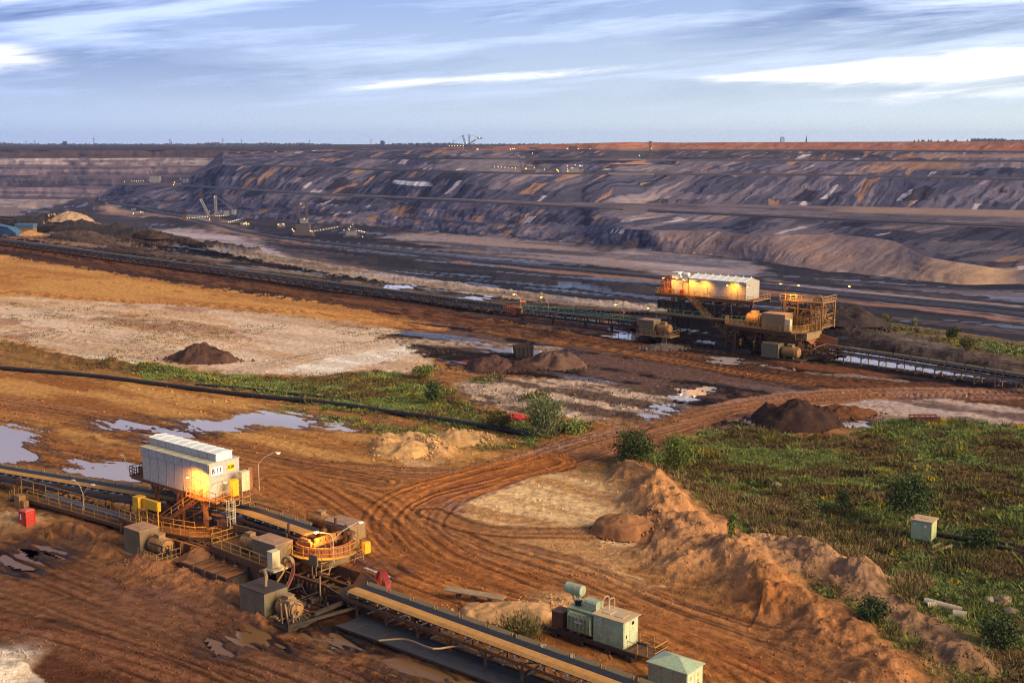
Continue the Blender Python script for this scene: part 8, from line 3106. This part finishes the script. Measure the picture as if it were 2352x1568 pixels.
shrub('willow_bush', 'large grey green willow bush right of the thick pipeline end', 1248, 1003, 7.8, 6.4, 'willow', M_LEAF_G, None, False, 5200, 2, 0.20)
shrub('bush', 'small bright green bush beside the grey willow', 1318, 996, 5.0, 2.6, 'round', M_GRASS, None, False, 1500, 3, 0.18)
shrub('bush', 'dark green bush at the sandy corner of the dirt road', 1455, 1066, 7.0, 5.2, 'round', M_LEAF_D, None, False, 3600, 4, 0.17)
shrub('young_tree', 'young yellow green tree standing right of the sand ridge crest', 1556, 1112, 4.9, 6.3, 'round', M_LEAF_Y, None, True, 3400, 5, 0.16)
shrub('tree', 'dark spreading tree behind the small green cabinet', 2082, 1214, 7.0, 6.4, 'round', M_LEAF_D, None, True, 4200, 6, 0.16)
shrub('young_tree', 'thin sparse tree with see through crown in the meadow', 1848, 1222, 4.2, 5.0, 'sparse', M_LEAF_O, None, True, 900, 7, 0.13)
shrub('young_tree', 'slim small tree between the sparse tree and the dark tree', 1938, 1178, 2.2, 3.0, 'sparse', M_LEAF_D, None, True, 600, 8, 0.12)
shrub('bush', 'low dark bush at the pipe right of the small cabinet', 2245, 1262, 4.6, 2.8, 'round', M_LEAF_D, None, False, 1800, 9, 0.15)
shrub('bush', 'grassy green bush between the near conveyor and the transformer', 1196, 1478, 5.4, 2.6, 'willow', M_LEAF_O, None, False, 3000, 10, 0.13)
shrub('tall_weed', 'tall leafy weed growing on the clay ridge', 1678, 1300, 1.3, 3.2, 'tall', M_LEAF_Y, None, False, 700, 12, 0.12, 'plant')
shrub('bush', 'leafy plant clump in the brown hollow right of the clay ridge', 2005, 1445, 3.4, 3.2, 'round', M_LEAF_D, None, False, 1500, 13, 0.14)
shrub('bush', 'tall green plant clump at the lower right edge', 2290, 1490, 4.0, 3.6, 'round', M_LEAF_D, None, False, 1700, 14, 0.14)
shrub('bush', 'dark round bush on the rim left of two, by the black coal field', 2187, 788, 3.6, 3.9, 'round', M_LEAF_D, None, True, 1500, 15, 0.15)
shrub('bush', 'olive round bush on the rim right of two, by the black coal field', 2222, 806, 4.0, 3.7, 'round', M_LEAF_O, None, False, 1500, 16, 0.15)
shrub('bush', 'small olive bush on the rim behind the winch tower', 1968, 724, 2.6, 2.4, 'round', M_LEAF_O, None, False, 700, 17, 0.15)
shrub('bush', 'low dark bush on the rim between the small and the large bushes', 2034, 741, 4.6, 2.4, 'round', M_LEAF_O, None, False, 900, 18, 0.15)
shrub('bush', 'pale slim bush on the rim right of the low dark bush', 2102, 750, 1.8, 2.6, 'round', M_LEAF_G, None, False, 400, 19, 0.13)
shrub('bush', 'dark upright bush above the pipeline in the green strip', 994, 928, 3.4, 4.2, 'round', M_LEAF_D, None, False, 900, 20, 0.2)
shrub('bush', 'brownish bush left of the red tarpaulin', 1148, 985, 5.2, 3.2, 'round', M_LEAF_O, None, False, 1300, 21, 0.19)
shrub('bush', 'yellow green bush at the top of the green strip', 975, 868, 5.5, 3.0, 'round', M_LEAF_Y, None, False, 900, 22, 0.2)
shrub('bush', 'small dark bush on the pale rubble', 1228, 921, 6.5, 1.9, 'round', M_LEAF_O, None, False, 800, 23, 0.2)


# ------------------------------------------------------------------ heaps of earth
HEAPS = []


def heap(label, x, y, rx, ry, h, col, seed, rot=0.0, rough=0.35, peak=1.0, name='earth_heap', sink=0.3):
 p = at(x, y, 0)
 z = zg(p.x, p.y)
 n, m_ = 72, 30
 th = np.linspace(0, 2 * math.pi, n + 1)[None, :]
 r = np.linspace(0, 1.0, m_)[:, None]
 k = 1 + 0.22 * (fbm(np.cos(th) * 1.6 + seed, np.sin(th) * 1.6 + seed, 3, seed) - 0.5) * 2
 X = r * np.cos(th) * rx * k
 Y = r * np.sin(th) * ry * k
 prof = np.clip(1.03 - np.sqrt(r * r + 0.022), 0, 1) ** peak + 0 * th
 N = fbm((X + seed * 13) * 0.35, (Y - seed * 7) * 0.35, 4, seed + 3)
 N2 = fbm((X + seed * 13) * 1.4, (Y - seed * 7) * 1.4, 3, seed + 4)
 gul = ridged(th * 3.5 + 0 * r, r * 1.2 + seed, 3, seed + 5)
 lump = np.sin(np.pi * np.clip(r, 0, 1)) ** 0.6
 Z = h * prof * (0.85 + 0.3 * N) + h * rough * (N - 0.5) * lump + (N2 - 0.5) * 0.35 * lump + h * 0.10 * (gul - 0.5) * lump
 Z = Z - sst(0.8, 1.0, r) * (sink + 0.5)
 P = np.stack([X, Y, Z], -1)
 c = np.array(col, np.float32) * (0.65 + 0.7 * (0.5 * N + 0.5 * N2))[..., None]
 o = grid_mesh(name, P, c, np.zeros(X.shape), M_HEAP)
 del o['kind']
 o.location = (p.x, p.y, z)
 o.rotation_euler = (0, 0, rot)
 HEAPS.append((p.x, p.y, rx, ry, rot, col))
 tag(o, label, 'earth heap', 'heaps of dumped earth')
 return o


M_HEAP = ground_material('heap soil', 0.7, 1.4, 0.3, 0.35, 0.15)
heap('dark brown heap lying on the pale sand field', 462, 826, 8.2, 4.8, 3.9, (0.085, 0.047, 0.036), 3, ROT * 0.3, 0.5, 0.8)
heap('tall black brown heap beside the joining dirt road', 1828, 972, 8.2, 6.6, 4.3, (0.048, 0.028, 0.022), 5, 0.0, 0.7, 0.8)
heap('rusty low heap right of the tall black brown heap', 1945, 952, 5.6, 3.6, 1.8, (0.13, 0.055, 0.026), 6, 0, 0.6, 0.7)
heap('purple brown rubble heap left of the black container', 1132, 845, 6.4, 5.6, 2.5, (0.085, 0.046, 0.038), 7, 0, 0.7, 0.7)
heap('grey brown rubble heap right of the black container', 1266, 842, 7.6, 5.2, 3.0, (0.115, 0.068, 0.050), 8, 0, 0.7, 0.75)
heap('low dark heap in front of the black container', 1203, 846, 7.5, 4.2, 1.8, (0.055, 0.032, 0.027), 9, 0, 0.4, 0.8)
heap('small pale cone shaped heap near the left rim', 165, 518, 12, 9, 5.2, (0.38, 0.25, 0.16), 11, 0, 0.2)
heap('wide dark heap between the long conveyor and the left rim', 190, 552, 26, 9, 4.6, (0.09, 0.062, 0.052), 12, -0.6, 0.4, 0.7)
heap('second dark heap farther right along the long conveyor', 345, 556, 12, 7, 3.2, (0.055, 0.036, 0.032), 13, -0.6, 0.4, 0.8)
heap('ochre heap in front of the blue machine', 66, 540, 8, 5, 2.4, (0.40, 0.20, 0.08), 14, 0, 0.3)
heap('black coal cone under the walkway bridge', 1500, 758, 6.5, 4.5, 3.0, (0.018, 0.015, 0.015), 15, 0, 0.2)
heap('reddish flat heap below the walkway bridge', 1528, 775, 7.5, 4.0, 2.0, (0.16, 0.085, 0.06), 16, 0, 0.3, 0.7)
heap('dark clay heap at the left foot of the clay ridge', 1437, 1222, 4.4, 3.4, 1.5, (0.27, 0.125, 0.055), 17, 0, 0.35, 0.8)
heap('grey spoil heap below the left drive platform of the distant station', 1525, 800, 5.0, 3.2, 1.6, (0.11, 0.085, 0.075), 19, 0, 0.4, 0.7)
heap('dark heap behind the distant right hand conveyor', 1935, 752, 11, 7, 4.0, (0.05, 0.038, 0.036), 20, -0.5, 0.4, 0.8)
heap('pale sand heap with a scooped face left of the junction', 935, 1040, 5.4, 3.6, 1.9, (0.50, 0.29, 0.12), 21, 0, 0.5, 0.7)
heap('low sand heap with grass on it beside the pipeline', 1050, 1016, 6.0, 3.4, 1.5, (0.42, 0.25, 0.11), 22, 0, 0.4, 0.7)
heap('pale clay heap between the conveyor and the timber board', 1170, 1412, 6.2, 3.4, 1.1, (0.48, 0.27, 0.12), 23, 0, 0.5, 0.6)


def heap_scatter():
 rng = np.random.default_rng(23)
 P_, C_ = [], []
 for (hx_, hy_, rx, ry, rot, col) in HEAPS:
  n = int(26 * (rx + ry))
  a = rng.uniform(0, 2 * math.pi, n)
  r = 0.75 + np.abs(rng.normal(0, 0.22, n))
  lx, ly = r * rx * np.cos(a), r * ry * np.sin(a)
  P_.append(np.stack([hx_ + lx * math.cos(rot) - ly * math.sin(rot), hy_ + lx * math.sin(rot) + ly * math.cos(rot)], 1))
  C_.append(np.repeat(np.array(col)[None] * 1.1, n, 0))
 P_, C_ = np.concatenate(P_), np.concatenate(C_)
 hz = near_ground(P_[:, 0], P_[:, 1])[0]
 N = len(P_)
 s = (0.10 + 0.32 * rng.random(N) ** 3) * np.clip(np.hypot(P_[:, 0], P_[:, 1]) / 180, .8, 2.0)
 base = np.array([(1, 0, 0), (-.5, .87, 0), (-.5, -.87, 0), (0, 0, 0.9), (0, 0, -.6)], float)
 Vt = base[None] * (0.6 + 0.8 * rng.random((N, 5, 1))) * s[:, None, None] + np.stack([P_[:, 0], P_[:, 1], hz + 0.05], 1)[:, None]
 fb = np.array([(0, 1, 3), (1, 2, 3), (2, 0, 3), (1, 0, 4), (2, 1, 4), (0, 2, 4)])
 F = (fb[None] + (np.arange(N) * 5)[:, None, None]).reshape(-1, 3)
 o = tri_mesh('clods', Vt.reshape(-1, 3), F, np.zeros(N * 5), M_HEAP)
 ca = o.data.color_attributes.new('soil', 'FLOAT_COLOR', 'POINT')
 rgba = np.ones((N * 5, 4), np.float32)
 rgba[:, :3] = np.repeat(np.clip(C_ * (0.7 + 0.6 * rng.random((N, 1))), 0.01, 0.9), 5, 0)
 ca.data.foreach_set('color', rgba.reshape(-1))
 tag(o, kind='stuff')


heap_scatter()


# ------------------------------------------------------------------ small things lying about
M['stone'] = mat('tan field stone', (0.26, 0.18, 0.11), 0.9, 0, (0.16, 0.10, 0.06), 0.4, 0.8, False)


def small_things():
 a, b = at(1022, 1371, 0), at(1158, 1390, 0)
 c = (a + b) / 2
 z = zg(c.x, c.y)
 L = (b - a).length / 2
 ang = math.atan2(b.y - a.y, b.x - a.x)
 root = thing('timber_board', 'long weathered timber board lying propped on the mud behind the conveyor', 'timber', (c.x, c.y, z + 0.25), ang)
 mb = MB()
 for i in range(3):
  mb.add([(-L, i * 0.42 - .6, 0.55), (L, i * 0.42 - .6, 0.35), (L, i * 0.42 - .2, 0.35), (-L, i * 0.42 - .2, 0.55), (-L, i * 0.42 - .6, 0.68), (L, i * 0.42 - .6, 0.48), (L, i * 0.42 - .2, 0.48), (-L, i * 0.42 - .2, 0.68)],
               [(3, 2, 1, 0), (4, 5, 6, 7), (0, 1, 5, 4), (1, 2, 6, 5), (2, 3, 7, 6), (3, 0, 4, 7)])
 mb.build('planks', 'wood', root)
 mb = MB()
 for x in (-L * .5, 0, L * .55):
  mb.beam((x, -0.6, 0.2), (x, 0.65, 0.2), 0.25, 0.4)
 mb.build('bearers', 'dark', root)

 def cyl(label, x, y, L, r, m_, rz, tilt=0.0, name='concrete_pipe', cat='pipe', hollow=True, group=None):
  p = at(x, y, 0)
  z = zg(p.x, p.y)
  mb = MB()
  mb.lathe((-L / 2, 0, 0), [(r * .72, 0), (r, 0), (r, L), (r * .72, L), (r * .72, 0)] if hollow else [(0.01, 0), (r, 0), (r, L), (0.01, L)], 18, 'x')
  o = mb.build(name, m_, None, True)
  o.location = (p.x, p.y, z + r * 0.85)
  o.rotation_euler = (0, tilt, rz)
  tag(o, label, cat, group)
 cyl('longer concrete pipe lying in the meadow grass', 2165, 1396, 3.6, 0.38, 'concrete', ROT + 0.15, 0.08, group='concrete pipes')
 cyl('short concrete pipe stub beside the longer concrete pipe', 2137, 1396, 1.0, 0.36, 'concrete', ROT + 0.9, 0.0, group='concrete pipes')
 cyl('concrete drum with blue rim lying in the grass', 2204, 1418, 1.3, 0.42, 'concrete', ROT + 0.3)
 p = at(2214, 1417, 0)
 def rock(label, x, y, s, m_, seed, flat=0.7):
  p = at(x, y, 0)
  z = zg(p.x, p.y)
  bm = bmesh.new()
  bmesh.ops.create_icosphere(bm, subdivisions=3, radius=1.0)
  co = np.array([v.co[:] for v in bm.verts])
  n = fbm(co[:, 0] * 1.3 + seed, co[:, 1] * 1.3 + co[:, 2] * 1.7, 3, seed)
  n2 = vnoise(co[:, 0] * 2.2 + seed, co[:, 2] * 2.2 + co[:, 1], seed + 1)
  for v, k, k2 in zip(bm.verts, n, n2):
   v.co = v.co * float(0.75 + 0.5 * k + 0.12 * round(k2 * 3) / 3)
   v.co.z *= flat
   v.co *= s
  me = bpy.data.meshes.new('boulder')
  bm.to_mesh(me)
  bm.free()
  me.materials.append(M[m_])
  o = bpy.data.objects.new('boulder', me)
  COL.objects.link(o)
  o.location = (p.x, p.y, z + s * flat * 0.35)
  tag(o, label, 'boulder', 'boulders in the meadow')
 rock('tan boulder at the right edge of the meadow, right one of a pair', 2302, 1383, 0.95, 'stone', 31, 0.6)
 rock('whitish boulder touching the tan boulder at the right edge', 2274, 1381, 0.6, 'concrete', 32, 0.6)
 rock('small pale boulder below the pair at the right edge', 2322, 1408, 0.7, 'stone', 33, 0.5)
 rock('lone pale boulder at the upper left edge of the meadow', 1783, 1123, 0.85, 'stone', 34, 0.55)
 # red tarpaulin
 p = at(1184, 962, 0)
 mb = MB()
 n = 14
 vs = []
 for i in range(n):
  for j in range(5):
   u, v_ = i / (n - 1), j / 4
   vs.append((-2.3 + 4.6 * u, -0.9 + 1.8 * v_ + 0.3 * math.sin(u * 5), 0.35 + 0.6 * math.sin(math.pi * u) * math.sin(math.pi * v_) + 0.15 * math.sin(u * 17 + v_ * 9)))
 mb.add(vs, [(i * 5 + j, i * 5 + j + 1, (i + 1) * 5 + j + 1, (i + 1) * 5 + j) for i in range(n - 1) for j in range(4)])
 o = mb.build('tarpaulin', mat('bright red tarpaulin', (0.60, 0.02, 0.03), 0.6, 0, (0.4, 0.03, 0.03), 0.3, 0.8, False), None, True)
 o.location = (p.x, p.y, zg(p.x, p.y))
 tag(o, 'crumpled red tarpaulin in the grass left of the willow bush', 'tarpaulin')
 # black skip container
 p = at(1203, 822, 0)
 root = thing('skip_container', 'open black skip container standing between rubble heaps', 'container', (p.x, p.y + 2, zg(p.x, p.y)), 0.15)
 root.scale = (0.62, 0.62, 0.62)
 mb = MB()
 mb.add([(-3.2, -2.2, 0), (3.0, -2.2, 0), (3.0, 2.2, 0), (-3.2, 2.2, 0), (-3.6, -2.4, 3.6), (3.2, -2.4, 4.2), (3.2, 2.4, 4.2), (-3.6, 2.4, 3.6)],
           [(3, 2, 1, 0), (0, 1, 5, 4), (1, 2, 6, 5), (2, 3, 7, 6), (3, 0, 4, 7)])
 mb.build('container_body', 'pipe', root)
 mb = MB()
 mb.beam((-3.6, -2.4, 3.6), (3.2, -2.4, 4.2), 0.25)
 mb.beam((-3.6, 2.4, 3.6), (3.2, 2.4, 4.2), 0.25)
 for i in range(5):
  mb.beam((-2.8 + i * 1.4, -2.35, 0.1), (-2.9 + i * 1.4, -2.5, 3.7 + i * .1), 0.18)
 mb.build('container_ribs', 'dark', root)
 # blue machine at the left edge
 p = at(14, 540, 0)
 root = thing('blue_machine', 'blue covered machine body with sloping hood at the left edge', 'machine', (p.x, p.y, zg(p.x, p.y)), -0.4)
 mb = MB()
 mb.add([(-9, -2.5, 1), (9, -2.5, 0.6), (9, 2.5, 0.6), (-9, 2.5, 1), (-9, -2.5, 6.0), (4, -2.5, 4.2), (9, -2.5, 1.6), (9, 2.5, 1.6), (4, 2.5, 4.2), (-9, 2.5, 6.0)],
           [(3, 2, 1, 0), (0, 1, 6, 5, 4), (2, 3, 9, 8, 7), (4, 5, 8, 9), (5, 6, 7, 8), (1, 2, 7, 6), (3, 0, 4, 9)])
 mb.build('machine_hood', 'steelblue', root)
 mb = MB()
 for x in (-6, 0, 6):
  mb.beam((x, -2.3, 0), (x, -2.3, 3), 0.4)
  mb.beam((x, 2.3, 0), (x, 2.3, 3), 0.4)
 mb.box(-9.4, 4, -2.7, -2.52, 4.0, 4.4)
 mb.build('machine_frame', 'dark', root)
 p = at(61, 537, 0)
 root = thing('blue_container', 'small dark blue roofed box right of the blue machine', 'container', (p.x, p.y, zg(p.x, p.y)), -0.1)
 MB().box(-4.5, 4.5, -2, 2, 0, 3.4).build('container_body', 'greybox', root)
 mb = MB()
 mb.box(-4.8, 4.8, -2.3, 2.3, 3.41, 5.0)
 mb.build('container_roof', 'steelblue', root)
 # red steel frame lying at the meadow edge
 a, b = at(2090, 972, 0), at(2155, 974, 0)
 c = (a + b) / 2
 root = thing('steel_frame', 'red steel frame section lying at the upper edge of the meadow', 'steel frame', (c.x, c.y, zg(c.x, c.y) + 0.2), 0.0)
 mb = MB()
 L = (b - a).length / 2
 for y in (-0.9, 0.9):
  mb.beam((-L, y, 0.3), (L, y, 0.3), 0.2)
  mb.beam((-L, y, 0.8), (L, y, 0.8), 0.2)
  for i in range(6):
   x = -L + 2 * L * i / 5
   mb.beam((x, y, 0.3), (x, y, 0.8), 0.14)
 for i in range(6):
  x = -L + 2 * L * i / 5
  mb.beam((x, -0.9, 0.3), (x, 0.9, 0.3), 0.14)
 mb.build('frame_bars', mat('dull red steel', (0.13, 0.018, 0.018), 0.7, 0, (0.06, 0.03, 0.025), 0.4, 0.8), root)
 # sleepers and logs beside the small cabinet
 for k, (x0_, y0_, x1_, y1_, lab) in enumerate(((2135, 1268, 2160, 1256, 'short timber sleeper at the foot of the small meadow cabinet'), (2140, 1282, 2185, 1264, 'longer pale timber in the grass near the small meadow cabinet'))):
  a, b = at(x0_, y0_, 0), at(x1_, y1_, 0)
  mb = MB()
  za = max(zg(a.x, a.y), zg(b.x, b.y)) + 0.25
  mb.beam((a.x, a.y, za), (b.x, b.y, za), 0.25, 0.2)
  o = mb.build('timber_sleeper', 'wood')
  tag(o, lab, 'timber', 'timbers by the cabinet')
 # coil of tracks / spare beam by the transformer
 p = at(1258, 1512, 0)
 root = thing('concrete_slab', 'broken pale concrete slab between the near conveyor and the transformer', 'slab', (p.x, p.y, zg(p.x, p.y) + 0.1), ROT + 0.1)
 mb = MB()
 mb.prism([(-2.6, -0.9), (1.6, -1.1), (2.8, -0.3), (2.2, 1.0), (-0.5, 1.3), (-2.4, 0.8)], 0.0, 0.55)
 mb.prism([(-1.2, -0.5), (1.0, -0.7), (1.4, 0.4), (-0.8, 0.7)], 0.55, 0.95)
 mb.build('slab_body', 'concrete', root)


small_things()
# ------------------------------------------------------------------ air: blue haze over the pit
def build_haze():
 bm = bmesh.new()
 bmesh.ops.create_cube(bm, size=1.0)
 x, y0, y1, z0, z1 = 9500, -600, 13800, -125.0, 130.0
 for v in bm.verts:
  v.co = ((-x if v.co.x < 0 else x), (y0 if v.co.y < 0 else y1), (z0 if v.co.z < 0 else z1))
 me = bpy.data.meshes.new('haze')
 bm.to_mesh(me)
 bm.free()
 o = bpy.data.objects.new('haze', me)
 COL.objects.link(o)
 o['kind'] = 'stuff'
 m = bpy.data.materials.new('haze air')
 m.use_nodes = True
 t = NT(m.node_tree)
 t.n.remove(t.n['Principled BSDF'])
 pv = t.node('ShaderNodeVolumePrincipled')
 pv.inputs['Color'].default_value = (0.40, 0.50, 1.0, 1)
 pv.inputs['Density'].default_value = 0.00003
 pv.inputs['Anisotropy'].default_value = 0.0
 t.l.new(pv.outputs[0], t.n['Material Output'].inputs['Volume'])
 me.materials.append(m)


build_haze()
